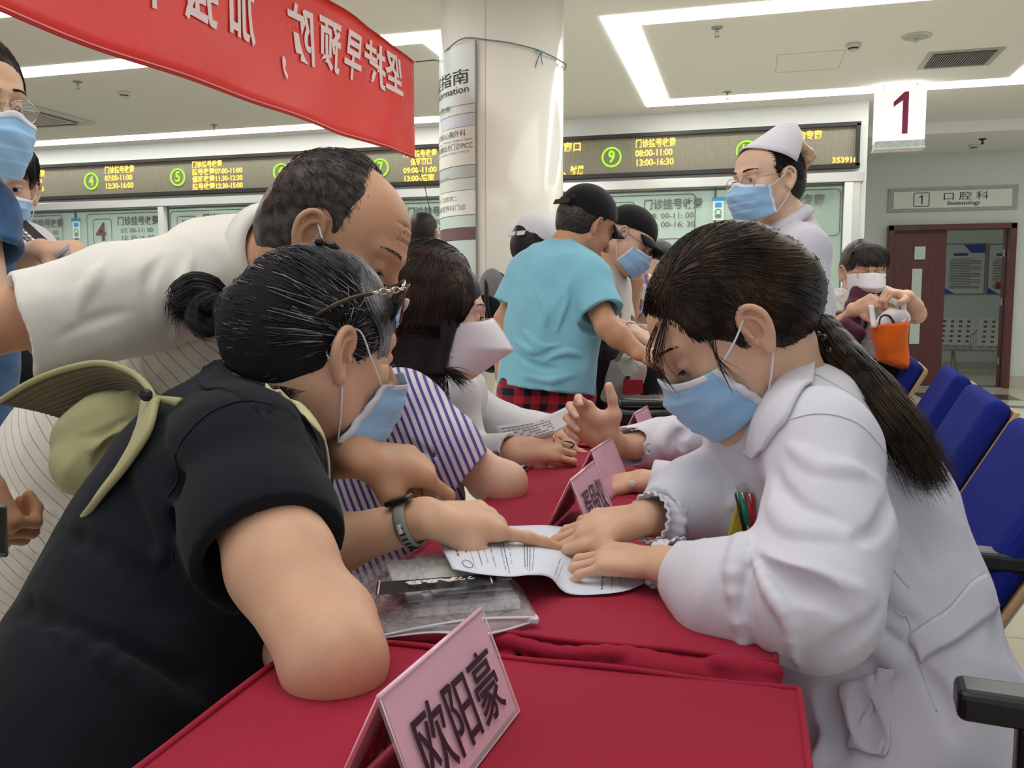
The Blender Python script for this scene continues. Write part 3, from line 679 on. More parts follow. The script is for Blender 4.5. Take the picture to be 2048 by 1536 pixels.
# cassette air conditioner
e = empty('air_conditioner', (-8.05, 8.25, HC), 0, 'square ceiling cassette air conditioner at far left', 'air conditioner')
MB().box((0, 0, -.015), (1.0, .95, .03), bev=.01).build('panel', mat('ac_panel', srgb(196, 194, 184), .5), e); MB().box((0, 0, -.034), (.55, .52, .014), bev=.005).build('intake_grille', mat('ac_grille', srgb(168, 158, 146), .6), e)
for (cx, cy, sx, sy) in ((.38, 0, .05, .62), (-.38, 0, .05, .62), (0, .37, .62, .05), (0, -.37, .62, .05)): MB().box((cx, cy, -.032), (sx, sy, .006)).build('outlet_slot', m_black, e)
def one(par, x, y, z, h, m):          # the digit 1 as on the signs: a bar with a slanting flag
    w_ = h*.13; MB().prism([(x+w_/2, y, z-h/2), (x+w_/2, y, z+h/2), (x-w_*.25, y, z+h/2), (x-w_*2.1, y, z+h*.27), (x-w_*2.1, y, z+h*.15), (x-w_/2, y, z+h*.30), (x-w_/2, y, z-h/2)], (0, 1, 0), .002).build('number', m, par)
# ------------------------------------------------------------------ hanging number box
e = empty('hanging_number_sign', (1.38, 9.35, 2.925), 0, 'lit white hanging box sign with a plum number 1', 'sign')
MB().box((0, 0, .03), (.45, .20, .50), bev=.008).build('lightbox', mat('lit_acrylic', srgb(235, 236, 232), .4, emit=(1, 1, .98), es=.55), e)
MB().box((0, 0, -.25), (.45, .20, .07), bev=.004).build('rippled_band', mat('ripple_silver', srgb(190, 204, 202), .35, bump=(26, .9, .02), var=(40, .25)), e)
MB().box((0, 0, -.288), (.465, .215, .012)).build('base_plate', m_white, e); b = MB(); b.tube([(-.15, 0, .27), (-.15, 0, .345)], .006, 6); b.tube([(.15, 0, .27), (.15, 0, .345)], .006, 6); b.build('hanger_rods', m_grey, e)
one(e, .04, -.104, .045, .40, mat('plum_print', srgb(140, 40, 84), .5))
# ------------------------------------------------------------------ right hand wall with the door
struct(slab('wall_right_side', 1.18, 1.87, YD, YD+.14, 0, 3.3, m_wallg)); struct(slab('wall_right_side', 3.29, 9, YD, YD+.14, 0, 3.3, m_wallg)); struct(slab('wall_right_side', 1.87, 3.29, YD, YD+.14, 2.11, 3.3, m_wallg))
struct(slab('baseboard_right', 3.36, 9, YD-.02, YD, 0, .16, mat('skirting_tile', srgb(176, 172, 158), .3))); struct(slab('baseboard_right', 1.18, 1.80, YD-.02, YD, 0, .16, MATS['skirting_tile']))
d = empty('door_1', (2.58, YD, 0)); d['kind'] = 'structure'
f = MB(); f.box((-.745, -.01, 1.09), (.075, .20, 2.18), bev=.006); f.box((.745, -.01, 1.09), (.075, .20, 2.18), bev=.006); f.box((0, -.01, 2.145), (1.56, .20, .075), bev=.006); f.build('door_frame', m_wood, d)
lf = MB(); lf.box((-.70+.335, .03, 1.055), (.67, .045, 2.09), bev=.004); leaf = lf.build('door_leaf', m_wood, d)
for (z0, z1, x0, x1) in ((1.72, 1.90, .27, .41), (.57, 1.60, .25, .38)):
    b = MB().box((-.70+(x0+x1)/2, .004, (z0+z1)/2), (x1-x0, .012, z1-z0)); b.build('door_window', mat('frosted_pane', srgb(188, 204, 192), .3), leaf)
    b = MB(); roundrect(b, -.70+x0, -.70+x1, z0, z1, .002, .01, .006); b.build('window_bead', m_wood, leaf)
lf2 = MB().box((.775, .40, 1.055), (.045, .66, 2.09), rot=[[.966, .258, 0], [-.258, .966, 0], [0, 0, 1]], bev=.004); leaf2 = lf2.build('door_leaf', m_wood, d)
for z in (.35, 1.15, 1.80):
    MB().box((.682, .095, z), (.012, .07, .10), bev=.002).build('hinge', m_steel, leaf2)
slab('threshold', -.74, .74, -.1, .2, .0, .006, m_grey, d)
s = empty('department_sign', (2.58, YD-.01, 2.52), 0, 'grey bordered wall plaque reading 1 and stomatology above the door', 'sign')
MB().box((0, 0, 0), (1.58, .03, .315), bev=.003).build('rippled_border', mat('ripple_grey', srgb(150, 156, 150), .4, bump=(34, 1.0, .01), var=(60, .3)), s); MB().box((0, -.014, 0), (1.44, .012, .225), bev=.002).build('face_plate', mat('plaque_face', srgb(208, 210, 202), .5), s)
mk = mat('ink_black', srgb(38, 38, 40), .6); b = MB(); roundrect(b, -.47, -.28, -.088, .09, -.022, .02, .005); b.build('number_border', mk, s)
one(s, -.368, -.0225, 0, .125, mk)
text('口 腔 科', 'letters', mk, ((-.12, -.022, .028), (1, 0, 0), (0, 0, 1)), .115, s, .001, width=.54); text('Stomatology', 'letters', mk, ((-.06, -.022, -.058), (1, 0, 0), (0, 0, 1)), .07, s, .001, width=.40, bold=.001)
# room beyond the door
struct(slab('wall_far', 1.18, 9, YF, YF+.1, 0, 3.3, m_wallg)); struct(slab('baseboard_far', 1.18, 9, YF-.02, YF, 0, .12, MATS['skirting_tile']))
mp = mat('poster_paper', srgb(198, 200, 190), .6); mbl = mat('poster_blue', srgb(56, 84, 158), .6)
for k, (px0, px1, lab) in enumerate(((1893, 1966, 'framed notice poster with blue corners seen through the open door'), (1980, 2050, 'second framed notice poster half hidden by the open door leaf'))):
    a = PY(px0, 490, YF-.02); c = PY(px1, 587, YF-.02); W_, H_ = c[0]-a[0], a[2]-c[2]; e = empty('wall_poster', ((a[0]+c[0])/2, YF-.02, (a[2]+c[2])/2), 0, lab, 'poster')
    MB().box((0, .005, 0), (W_+.03, .02, H_+.03)).build('poster_frame', m_grey, e); MB().box((0, -.006, 0), (W_, .006, H_)).build('sheet', mp, e)
    y = -.010; MB().prism([(-W_*.05, y, H_/2), (W_/2, y, H_/2), (W_/2, y, H_*.33), (W_*.15, y, H_*.33)], (0, 1, 0), .002).build('blue_corner', mbl, e); MB().prism([(-W_/2, y, -H_/2), (-W_/2+.16, y, -H_/2), (-W_/2, y, -H_/2+.10)], (0, 1, 0), .002).build('blue_corner', mbl, e)
    b = MB(); b.box((-W_*.12, y, H_*.30), (W_*.38, .002, .045)); b.build('heading', mbl, e); b = MB()
    for q in range(19):
        wq = W_*(.80 if q % 4 else .55); b.box((-W_*.40+wq/2+(.03 if q % 5 == 0 else 0), y, H_*.21-q*H_*.033), (wq, .002, .013))
    tag(b.build('print_lines', mat('poster_ink', srgb(120, 120, 116), .7), e), kind='stuff')
    if k: MB().box((-W_*.16, y-.002, -H_*.34), (.16, .002, .12)).build('red_seal', mat('seal_red', srgb(140, 50, 52), .6), e)
# metal waiting bench
e = empty('waiting_bench', (3.75, 15.0, 0), math.radians(-22), 'perforated steel waiting room bench seen through the open door', 'bench'); ms = mat('bench_steel', srgb(176, 178, 174), .35, metal=.6); mh = mat('bench_holes', srgb(96, 70, 60), .8)
for k in range(3):
    x = -.62+k*.60
    b = MB(); b.box((x, 0, .43), (.54, .44, .018), bev=.008); seat = b.build('seat', ms, e)
    b = MB(); rt_ = [[1, 0, 0], [0, .96, .28], [0, -.28, .96]]; b.box((x, .27, .68), (.54, .018, .48), rot=rt_, bev=.008); back = b.build('backrest', ms, e)
    h = MB()
    for i in range(4):
        for j in range(5): h.box((x-.18+i*.12, .262+(-.16+j*.08)*.28*1.0, .68-.16+j*.08), (.045, .022, .03), rot=rt_)
    tag(h.build('perforations', mh, back), kind='stuff'); h = MB()
    for i in range(4):
        for j in range(4): h.box((x-.18+i*.12, -.14+j*.09, .44), (.04, .05, .004))
    tag(h.build('perforations', mh, seat), kind='stuff')
for x in (-.93, -.32, .28, .88):
    b = MB(); b.tube(spline([(x, .28, .70), (x, .15, .66), (x, -.20, .62), (x, -.24, .50), (x, -.10, .40)], 20), .013, 8); b.build('armrest', ms, e)
MB().box((0, .02, .38), (1.9, .06, .04)).build('beam', ms, e)
for x in (-.6, .6):
    b = MB(); b.tube(spline([(x, -.33, .03), (x, -.12, .22), (x, .02, .36), (x, .16, .22), (x, .36, .03)], 16), .024, 8); b.build('leg', ms, e)
    for yy in (-.33, .36): MB().lathe((x, yy, 0), [(.028, 0), (.028, .02), (.012, .03)], 12).build('foot', m_black, e)
# ------------------------------------------------------------------ column with its directory board
cc = P(1005, 500, 6.05); CX, CY = cc[0], cc[1]; CR = .425
col = struct(MB().lathe((CX, CY, 0), [(CR, 0), (CR, HC)], 96).build('wall_column', mat('column_panel', srgb(236, 233, 224), .18, spec=.6, var=(1.2, .02))))
def ang(px):     # angle on the column where the line of sight through px meets it
    r = R_(px, 611)[:2]; r = r/np.linalg.norm(r); oc = -V3(CX, CY, 0)[:2]; b = oc@r; c_ = oc@oc-CR*CR; dsc = max(b*b-c_, 0); t = -b-math.sqrt(dsc); h = r*t-V3(CX, CY, 0)[:2]; return math.atan2(h[1], h[0])
b = MB(); a0 = ang(972)
b.box((CX+CR*math.cos(a0), CY+CR*math.sin(a0), HC/2), (.003, .003, HC)); b.build('panel_joint', mat('joint_grey', srgb(180, 174, 160), .8), col)
bd = empty('directory_board', (CX, CY, 0), 0, 'tall curved floor directory board wrapped on the white column', 'sign')
aR = ang(955.5); AW = 1.70
def arc(z0, z1, a0, a1, r, m, name, parent):
    t = np.linspace(a0, a1, 100); G = np.stack([np.stack([r*np.cos(t), r*np.sin(t), np.full(100, z)], 1) for z in (z0, z1)]); return MB().grid(G, smooth=False).build(name, m, parent, solid=.004)
def zcol(px, py):
    a = ang(px); h = V3(CX+CR*math.cos(a), CY+CR*math.sin(a), 0); q = R_(px, py); return 1.1+q[2]*math.hypot(h[0], h[1])/math.hypot(q[0], q[1])
rows = [(85, 172+35, (190, 200, 194)), (207, 225, (196, 204, 198)), (225, 251, (190, 196, 204)), (251, 329, (214, 214, 204)), (329, 354, (178, 184, 178)), (354, 379, (196, 202, 194)), (379, 429, (218, 220, 210)), (429, 454, (186, 200, 190)), (454, 479, (104, 74, 76)), (479, 640, (192, 202, 196)), (640, 900, (190, 200, 194))]
for k, (y0, y1, c) in enumerate(rows): arc(zcol(955, y1)+.002, zcol(955, y0)-.002, aR-AW, aR, CR+.012+(.003 if c[0] > 210 else 0), mat('board_%d_%d_%d' % c, srgb(*c), .35), 'panel_strip', bd)
b = MB(); b.box(((CR+.014)*math.cos(aR), (CR+.014)*math.sin(aR), (zcol(955, 82)+.02)/2), (.010, .010, zcol(955, 82)-.02)); b.build('edge_trim', mat('edge_grey', srgb(130, 130, 124), .5), bd)
def coltext(body, pxr, py, hpx, m, wd, right=True):
    """right end of the text meets px = pxr"""
    z = zcol(pxr, py); size = (zcol(pxr, py-hpx/2)-zcol(pxr, py+hpx/2)); o = text(body, 'letters', m, ((0, 0, 0), (1, 0, 0), (0, 0, 1)), size*1.05, None, .0008, width=wd, align='RIGHT')
    me = o.data; co = np.zeros(len(me.vertices)*3, np.float32); me.vertices.foreach_get('co', co); co = co.reshape(-1, 3); co[:, 0] -= co[:, 0].max(); a = ang(pxr)+co[:, 0]/CR; r = CR+.018
    co = np.stack([r*np.cos(a), r*np.sin(a), z+co[:, 2]], 1); me.vertices.foreach_set('co', co.astype(np.float32).ravel()); me.update(); o.parent = bd
mg = mat('directory_ink', srgb(70, 72, 70), .6); mg2 = mat('directory_grey', srgb(128, 134, 128), .6)
coltext('楼层指南', 942, 154, 31, mg, .60); coltext('Floor Information', 942, 178, 20, mg, .62); coltext('门诊药房', 907, 219, 12, mg2, .30); coltext('神经内科/心胸外科', 936, 267, 14, mg, .42); coltext('Neurology Dept / Thoracic Surgery Dept', 948, 278, 5, mg2, .5)
coltext('疼痛科/静脉治疗门诊/PICC', 949, 291, 14, mg, .48); coltext('Pain Dept / Infusion Clinic / PICC', 943, 303, 5, mg2, .45); coltext('Surgery Dept', 905, 356, 5, mg2, .2); coltext('口腔一门诊医学二', 919, 398, 11, mg2, .32); coltext('消化科/营养科门诊', 936, 415, 12, mg2, .42)
# cord round the column
b = MB(); aa = [(955-71, 123), (905, 98), (935, 78), (980, 82), (1020, 88), (1060, 98), (1077, 105), (1100, 115), (1124, 129)]; pts = []
for px, py in aa:
    a = ang(px); r = CR+.020; z = zcol(px, py); pts.append((CX+r*math.cos(a), CY+r*math.sin(a), z))
sp_ = spline(pts, 60); b.tube(sp_, .0045, 6); aE = math.atan2(pts[-1][1]-CY, pts[-1][0]-CX); aS = math.atan2(pts[0][1]-CY, pts[0][0]-CX)
back = [(CX+(CR+.016)*math.cos(t), CY+(CR+.016)*math.sin(t), pts[-1][2]+(pts[0][2]-pts[-1][2])*u) for u, t in zip(np.linspace(0, 1, 20), np.linspace(aE, aS % (2*math.pi) - (0 if (aS % (2*math.pi)) > aE else -2*math.pi), 20))]
b.tube(back, .0045, 6); k0 = np.array(pts[6]); b.tube([k0, k0+V3(-.02, -.01, -.05), k0+V3(-.04, -.01, -.11)], .003, 5); b.tube([k0, k0+V3(.005, -.01, -.05), k0+V3(.012, -.01, -.085)], .003, 5)
tc_ = b.build('tie_cord', mat('cord_grey', srgb(120, 122, 118), .8)); tag(tc_, 'thin grey cord tied round the white column near its top', 'cord')
b = MB(); b.tube([k0+V3(-.03, -.008, .012), k0+V3(0, -.012, 0), k0+V3(.03, -.008, -.012)], .008, 6); b.build('knot', mat('cord_blue', srgb(120, 180, 200), .8), tc_)
# ------------------------------------------------------------------ banner
bt = [P(836, 129, 5.55), P(640, 0, 4.39), P(400, -185, 3.45)]; bb_ = [P(829, 316, 5.55), P(600, 258, 4.52), P(310, 140, 3.55), P(20, 0, 2.71), P(-180, -105, 2.35)]
E0 = V3(*P(832, 220, 5.55)); X1 = V3(-1.59, 0, 0); d0 = P(20, 0, 2.71)[:2]; e0 = P(829, 316, 5.55)[:2]; bu = (d0-e0)/np.linalg.norm(d0-e0); BL = 4.2; nu, nv = 90, 14
zt_, zb_ = P(836, 129, 5.55)[2], P(829, 316, 5.55)[2]; G = np.zeros((nv, nu, 3)); bn = V3(-bu[1], bu[0], 0)
for i in range(nv):
    for j in range(nu):
        u = j/(nu-1)*BL; v = i/(nv-1); base = e0+bu*u; sag = .0
        z = zt_+(zb_-zt_)*v-.03*math.sin(min(1, u/BL)*math.pi)+.09*(1-v)*min(1, u/2)
        wv = .018*math.sin(3.1*u+2.2*v)+.012*math.sin(7.3*u-3*v+1)+.02*math.sin(1.3*u+v)+.006*math.sin(16*u+9*v)*math.exp(-u)
        G[i, j] = V3(base[0], base[1], z)+bn*wv*min(1, u*2+.1)
m_red2 = mat('banner_red', srgb(226, 54, 48), .42, spec=.5, bump=(14, .35, .01)); b = MB().grid(G); bo = b.build('banner', m_red2, solid=.0012); tag(bo, 'red cloth banner with white characters seen from behind, tied to the column', 'banner')
b = MB(); b.tube(G[-1]+V3(0, 0, .012), .004, 5); b.build('hem_cord', mat('hem_pink', srgb(232, 150, 150), .6), bo); b = MB(); b.tube(G[0], .006, 5); b.tube(G[-1], .005, 5); b.build('hem', mat('hem_red', srgb(170, 26, 34), .6), bo)
def banner_text(ch, u, wd, hh, vc=.5, rot=0):
    side = -1 if True else 1; z = zt_+(zb_-zt_)*vc; base = e0+bu*u
    wv = .018*math.sin(3.1*u+1.1)+.012*math.sin(7.3*u-1.5+1)+.02*math.sin(1.3*u+.5); off = bn*(wv*min(1, u*2+.1)); sgn = 1 if (bn@(CAM-V3(base[0], base[1], z))) > 0 else -1
    o = text(ch, 'white_character', mat('banner_white', srgb(236, 214, 214), .6), (V3(base[0], base[1], z-.015)+off+bn*sgn*.004, V3(bu[0], bu[1], 0), V3(0, 0, 1)), hh, bo, .001, align='CENTER', width=wd, bold=.006)
    me = o.data; co = np.zeros(len(me.vertices)*3, np.float32); me.vertices.foreach_get('co', co); co = co.reshape(-1, 3).astype(float)
    rel = co[:, :2]-e0; uu = rel@bu; v = (co[:, 2]-zt_)/(zb_-zt_); wv = .018*np.sin(3.1*uu+2.2*v)+.012*np.sin(7.3*uu-3*v+1)+.02*np.sin(1.3*uu+v)+.006*np.sin(16*uu+9*v)*np.exp(-uu)
    wv *= np.minimum(1, uu*2+.1); q = e0+uu[:, None]*bu; keep = (rel-uu[:, None]*bu)@bn[:2]; k2 = keep-np.median(keep); co[:, :2] = q+bn[:2]*(wv+sgn*.008+k2)[:, None]
    me.vertices.foreach_set('co', co.astype(np.float32).ravel()); me.update()
_uu = lambda px: (lambda r: ((CAM[:2]*0+e0-CAM[:2])@V3(-r[1], r[0], 0)[:2])/-(bu@V3(-r[1], r[0], 0)[:2]))(R_(px, 200))
for ch, pa, pb, vc, hh in (('坚', 762, 797, .27, .25), ('持', 722, 762, .29, .26), ('早', 684, 718, .31, .27), ('预', 636, 675, .33, .28), ('防', 582, 626, .36, .29), ('，', 553, 566, .55, .40), ('加', 451, 508, .42, .29), ('强', 368, 430, .44, .30), ('早', 285, 345, .46, .30)):
    banner_text(ch, _uu((pa+pb)/2), abs(_uu(pa)-_uu(pb))*(.6 if ch == '，' else 1), hh*(.7 if ch == '，' else 1), vc)
b = MB(); b.tube([P(831, 124, 5.56), P(860, 121, 5.6), V3(*pts[0])+V3(0, -.03, 0)], .004, 5); tag(b.build('banner_string', mat('string_dark', srgb(60, 58, 54), .8)), 'short dark string from the banner top corner to the column', 'string', 'banner strings'); b = MB(); b.tube([P(829, 316, 5.56), P(850, 375, 5.58), P(873, 480, 5.6), P(890, 620, 5.62)], .003, 5)
tag(b.build('banner_string', mat('string_dark', srgb(60, 58, 54), .8)), 'long dark string hanging slack below the banner bottom corner', 'string', 'banner strings')
# ================================================================== PEOPLE
def unit(v): v = np.array(v, float); return v/np.linalg.norm(v)
def cdir(r, f, u): return unit(r*c_r+f*V3(c_f[0], c_f[1], 0)/np.hypot(c_f[0], c_f[1])+u*V3(0, 0, 1))
def lerp(a, b, t): return np.array(a)*(1-t)+np.array(b)*t
def fabric(name, col, **kw):
    k = dict(rough=.85, spec=.2, bump=(260, .10, .0008), sheen=.15, var=(14, .05)); k.update(kw); return mat(name, col, **k)
def creases(S, items, k=.012):
    """items (points, radius, sign): soft ridges (+) or valleys (-) laid on the present surface"""
    new = []; base = SDF(); base.ops = list(S.ops)
    for pts, r, sg in items:
        n = 4*len(pts); q = base.project(spline(pts, n), 0 if False else (-r*.30 if sg > 0 else r*.48), 7).astype(float); q = spline(q[::2], n); new.append((q, np.sin(np.linspace(.3, math.pi-.3, n))*r, sg))
    for q, rs, sg in new:
        for i in range(len(q)-1): S.cap(q[i], q[i+1], rs[i], rs[i+1], k, '+' if sg > 0 else '-')
def patch(G, rows, name, m, par, n=26, th=.0026, off=.003, rim=.0, k=9, hug=1.0):
    """a cloth piece laid on the surface of G: rows of world points, edge to edge"""
    R_s = [spline(r, n) for r in rows]; Gd = np.array([spline([R_s[q][j] for q in range(len(rows))], k) for j in range(n)]).transpose(1, 0, 2); sh = Gd.shape
    p = G.project(Gd.reshape(-1, 3), off, 8).reshape(sh).astype(float); Gd = p*hug+Gd*(1-hug)
    return MB().grid(Gd).build(name, m, par, solid=th)
def px(*a): return [P(*q) for q in a]
def folds(amp, f, seed=0, ax=None, st=.35):
    """wrinkle field; stretched along ax"""
    A = np.eye(3)
    if ax is not None: ax = unit(ax); A = np.eye(3)-(1-st)*np.outer(ax, ax)
    A = A.astype(np.float32)
    def g(p):
        q = p@A; n = wn(q, f, seed); m_ = wn(q, f*2.3, seed+1.7)
        return (amp*(np.abs(n)*1.6-.5)+amp*.35*m_).astype(np.float32)
    return g
def sleeve(S, pts, rs, end_dir, hollow=.82, k=.02, cutR=None):
    S.chain(pts, rs, k=k); e = np.array(pts[-1]); d = unit(end_dir); r = rs[-1]
    S.cut(e, d, R=cutR or r*1.06+.006)
    S.cap(e-d*.035, e+d*.02, r*hollow*.9, r*hollow, k=.002, mode='-')
def skin_arm(S, s, e, w, rs=(.047, .039, .024), k=.015):
    S.cap(s, e, rs[0], rs[1]*.98, k); S.cap(e, lerp(e, w, .35), rs[1], rs[1]*1.02, k); S.cap(lerp(e, w, .35), w, rs[1]*1.0, rs[2], k)
def torso_skin(S, nk, sa, sb, hip, front):
    mid = (np.array(sa)+sb)/2; S.cap(sa, sb, .045, k=.03); S.cap(mid, hip, .105, .11, k=.05, flat=(front, .7)); S.cap(nk, mid, .058, .06, k=.04)
def hairline_mask(hf, S2):
    pass
def hair_cap(hf, m, parent, front=.055, thick=.012, low=-.055, side_cut=.012, h=.0035, name='hair', extra=None, amp=.0016, freq=70, strandm=None, ns=0, bald=False):
    """short or pulled back hair: a shell over the skull with the face cut away"""
    o, M, s = hf; S = SDF(); S.frame(o, M, s)
    S.el((0, -.022, .031), (.079+thick*.6, .099+thick, .089+thick)); S.el((0, -.05, -.015), (.070+thick*.5, .062+thick*.7, .065), k=.03)
    if extra: extra(S)
    # face side: cut forward of a slanting plane, and below the nape
    S.frame(o, M, s); S.cut((0, front, .045), (0, 1.0, -.42), k=.010); S.cut((0, -.02, low), (0, .55, -1), k=.012)
    for x in (-1, 1): S.el((x*.088, .045, -.03), (.030, .055, .055+side_cut), k=.010, mode='-'); S.el((x*.085, -.004, -.012), (.020, .024, .036), k=.006, mode='-')
    if bald: S.el((0, .055, .095), (.052, .085, .060), k=.01, mode='-')
    if amp: S.disp(folds(amp, freq, 3.1, M@V3(0, 1, .5), .2))
    S.frame(); return S, S.build(name, m, parent, h=h)
def glasses(hf, parent, m, lens=True, w=.026, hgt=.020):
    o, M, s = hf; b = MB(); LL = []
    Wd = lambda p: o+s*(M@np.array(p, float))
    for x in (-1, 1):
        ringp = [Wd((x*.033+w*math.cos(t), .104-.004*abs(math.cos(t)), -.004+hgt*math.sin(t))) for t in np.linspace(0, 2*math.pi, 22)[:-1]]
        b.tube(ringp, .0011*s, 5, closed=True); LL.append(ringp)
        b.tube([Wd((x*.060, .099, .004)), Wd((x*.074, .085, .006)), Wd((x*.080, .03, .008)), Wd((x*.081, -.012, .006)), Wd((x*.079, -.03, -.012))], .0011*s, 5)
    L = None
    b.tube([Wd((-.007, .103, .002)), Wd((0, .108, .006)), Wd((.007, .103, .002))], .0012*s, 5)
    g = b.build('glasses', m, parent)
    for q in (LL if lens else []): MB()._add(q, [tuple(range(21))]).build('lens', mat('lens_clear', (.9, .92, .92), .03, spec=.6, alpha=.12), g)
    return g
def back_strands(hf, H, tie, m, parent, n=900, r=.00055, seg=14, zr=(-.03, .125), yf=.07, iso=(.0, .0020), name='hair_strands', jit=.0012, sides=(-1, 1)):
    """hair combed from the hairline back to the tie"""
    o, M, s = hf; st = []
    for i in range(n):
        a = RNG.uniform(-1, 1); b = RNG.random()
        x = a*.08; z = .10*math.cos(a*1.45)-.02-.02*abs(a); y = yf-.045*abs(a)**1.3
        t = b**1.2; st.append(lerp((x, y, z+.02), (x*1.0, -.06, z*.9+.03), t*.85))
    st = np.array([o+s*(M@q) for q in st]); st = H.project(st, .0005, 6); T = np.repeat(np.array(tie)[None], n, 0)+RNG.normal(0, .006, (n, 3)); L = hair_flow(H, st, T, seg, jit=jit, iso=iso)
    return strands(name, L, m, parent, r=r, sides=3)
def tail(parent, path, rad, m, n=500, r=.0008, spread=1.0, name='ponytail', seg=16, fray=.015, grav=None):
    """a bundle of strands round a path"""
    p = spline(path, seg); k = seg; T = np.gradient(p, axis=0); T /= np.linalg.norm(T, axis=1)[:, None]; a = np.cross(T, V3(.2, .1, 1)); a /= np.linalg.norm(a, axis=1)[:, None]; b = np.cross(T, a)
    rr = np.interp(np.linspace(0, 1, k), np.linspace(0, 1, len(rad)), rad); th = RNG.uniform(0, 2*math.pi, n); q = np.sqrt(RNG.random(n))
    L = p[None]+(q*np.cos(th))[:, None, None]*(rr[:, None]*a)[None]+(q*np.sin(th))[:, None, None]*(rr[:, None]*b)[None]
    e = RNG.normal(0, fray, (n, 3)); L = L+e[:, None]*(np.linspace(0, 1, k)**3)[None, :, None]+wn(L, 45, 1.2)[..., None]*V3(.002, .002, .002)*spread
    return strands(name, L, m, parent, r=r, sides=3)
def simple_mesh_hair_tail(parent, path, rad, m, name='hair_tail'):
    S = SDF(); S.chain(spline(path, 14), list(np.interp(np.linspace(0, 1, 14), np.linspace(0, 1, len(rad)), rad)), k=.006); S.disp(folds(.0016, 120, 2, np.array(path[-1])-np.array(path[0]), .08)); return S.build(name, m, parent, h=.003)
def figure(label, hf, J, skin, cloth, trouser=None, h=.005, eyes='down', hands=(), sl=(1.0, 1.0), group=None, ears=(-1, 1), old=0, loose=.016, girth=.115, hem=None, legs=True, foldamp=.003, cr=(), neck=.054, seed=1.0, facecut=True, sleeve_r=(.062, .055, .045), collar=None, ch=None):
    """standing or seated person from joints J: nk, s0, e0, w0, s1, e1, w1, hp, k0, f0, k1, f1"""
    root = wroot('person', tuple((J['f0'] if 'f0' in J else J['hp'])*V3(1, 1, 0)), label, 'person', group)
    S = SDF(); put_head(S, hf, eyes, old)
    for x in ears: put_ear(S, hf, x)
    S.frame(); o, M, s = hf; S.cap(o+s*(M@V3(0, -.035, -.055)), J['nk'], neck, neck*1.08, k=.03)
    sh = J['s1']-J['s0']; mid = (J['s0']+J['s1'])/2; front = unit(np.cross(sh, J['nk']-J['hp']))
    torso_skin(S, J['nk'], J['s0'], J['s1'], J['hp'], front)
    for i in '01':
        if 'e'+i in J: skin_arm(S, J['s'+i], J['e'+i], J['w'+i])
        if 'k'+i in J: S.cap(lerp(J['hp'], J['k'+i], .1), J['k'+i], .075, .055, k=.03); S.cap(J['k'+i], J['f'+i]+V3(0, 0, .08), .052, .038, k=.02); S.cap(J['f'+i]+V3(0, 0, .045), J['f'+i]+front*.12*(1 if front@(M@V3(0, 1, 0)) > 0 else -1)+V3(0, 0, .03), .04, .03, k=.02)
    for hd in hands: put_hand(S, *hd[0], **hd[1])
    body = S.build('body', skin, root, h=h)
    G = SDF(); hipw = hem if hem is not None else J['hp']
    G.cap(J['s0'], J['s1'], .055+loose, .055+loose, k=.03); chest = lerp(mid, J['hp'], .35)
    G.cap(mid-V3(0, 0, .04), chest, girth, girth, k=.06, flat=(front, .74)); G.cap(chest, hipw, girth, girth*1.05+loose*.5, k=.05, flat=(front, .78)); G.cap(lerp(mid, J['nk'], .3), mid, .065, .08, k=.03)
    hd_ = unit(np.array(hipw)-chest); G.cut(hipw+hd_*.0, hd_, R=.32)
    for n_, i in enumerate('01'):
        if 'e'+i not in J: continue
        a, b, c = J['s'+i], J['e'+i], J['w'+i]; L = sl[n_]
        if L <= 1: e = lerp(a, b, L); sleeve(G, [a, e], [sleeve_r[0]+.004, sleeve_r[1]+.004], b-a)
        else: e = lerp(b, c, L-1); sleeve(G, [a, b, e], list(sleeve_r), c-b)
    G.cap(J['nk'], lerp(J['nk'], o, .12), neck*1.5, neck*1.2, k=.02); G.cap(lerp(J['nk'], o+s*(M@V3(0, -.03, -.08)), .25), lerp(J['nk'], o+s*(M@V3(0, -.03, -.08)), .9), neck*1.12, neck*1.15, k=.006, mode='-')
    creases(G, cr)
    if foldamp: G.disp(folds(foldamp, 26, seed, V3(.2, .1, 1), .5))
    shirt = G.build('shirt' if cloth.name.find('coat') < 0 else 'coat', cloth, root, h=h)
    if collar is not None:
        b = MB(); nk = lerp(J['nk'], o+s*(M@V3(0, -.03, -.08)), .28); A = axes(unit(np.cross(unit(o-J['nk']), unit(sh))), unit(o+s*(M@V3(0, -.04, -.06))-J['nk']))
        Gd = np.zeros((4, 30, 3))
        for j in range(30):
            t = math.pi*.5+.35+(2*math.pi-.7)*j/29
            for i in range(4): rr = neck*(1.22+.10*i if i < 2 else 1.35+.12*i); zz = (.012, .022, .012, -.010)[i]; Gd[i, j] = nk+A@V3(rr*math.cos(t), rr*math.sin(t), zz)
        b.grid(Gd); b.build('collar', collar, shirt, solid=.003)
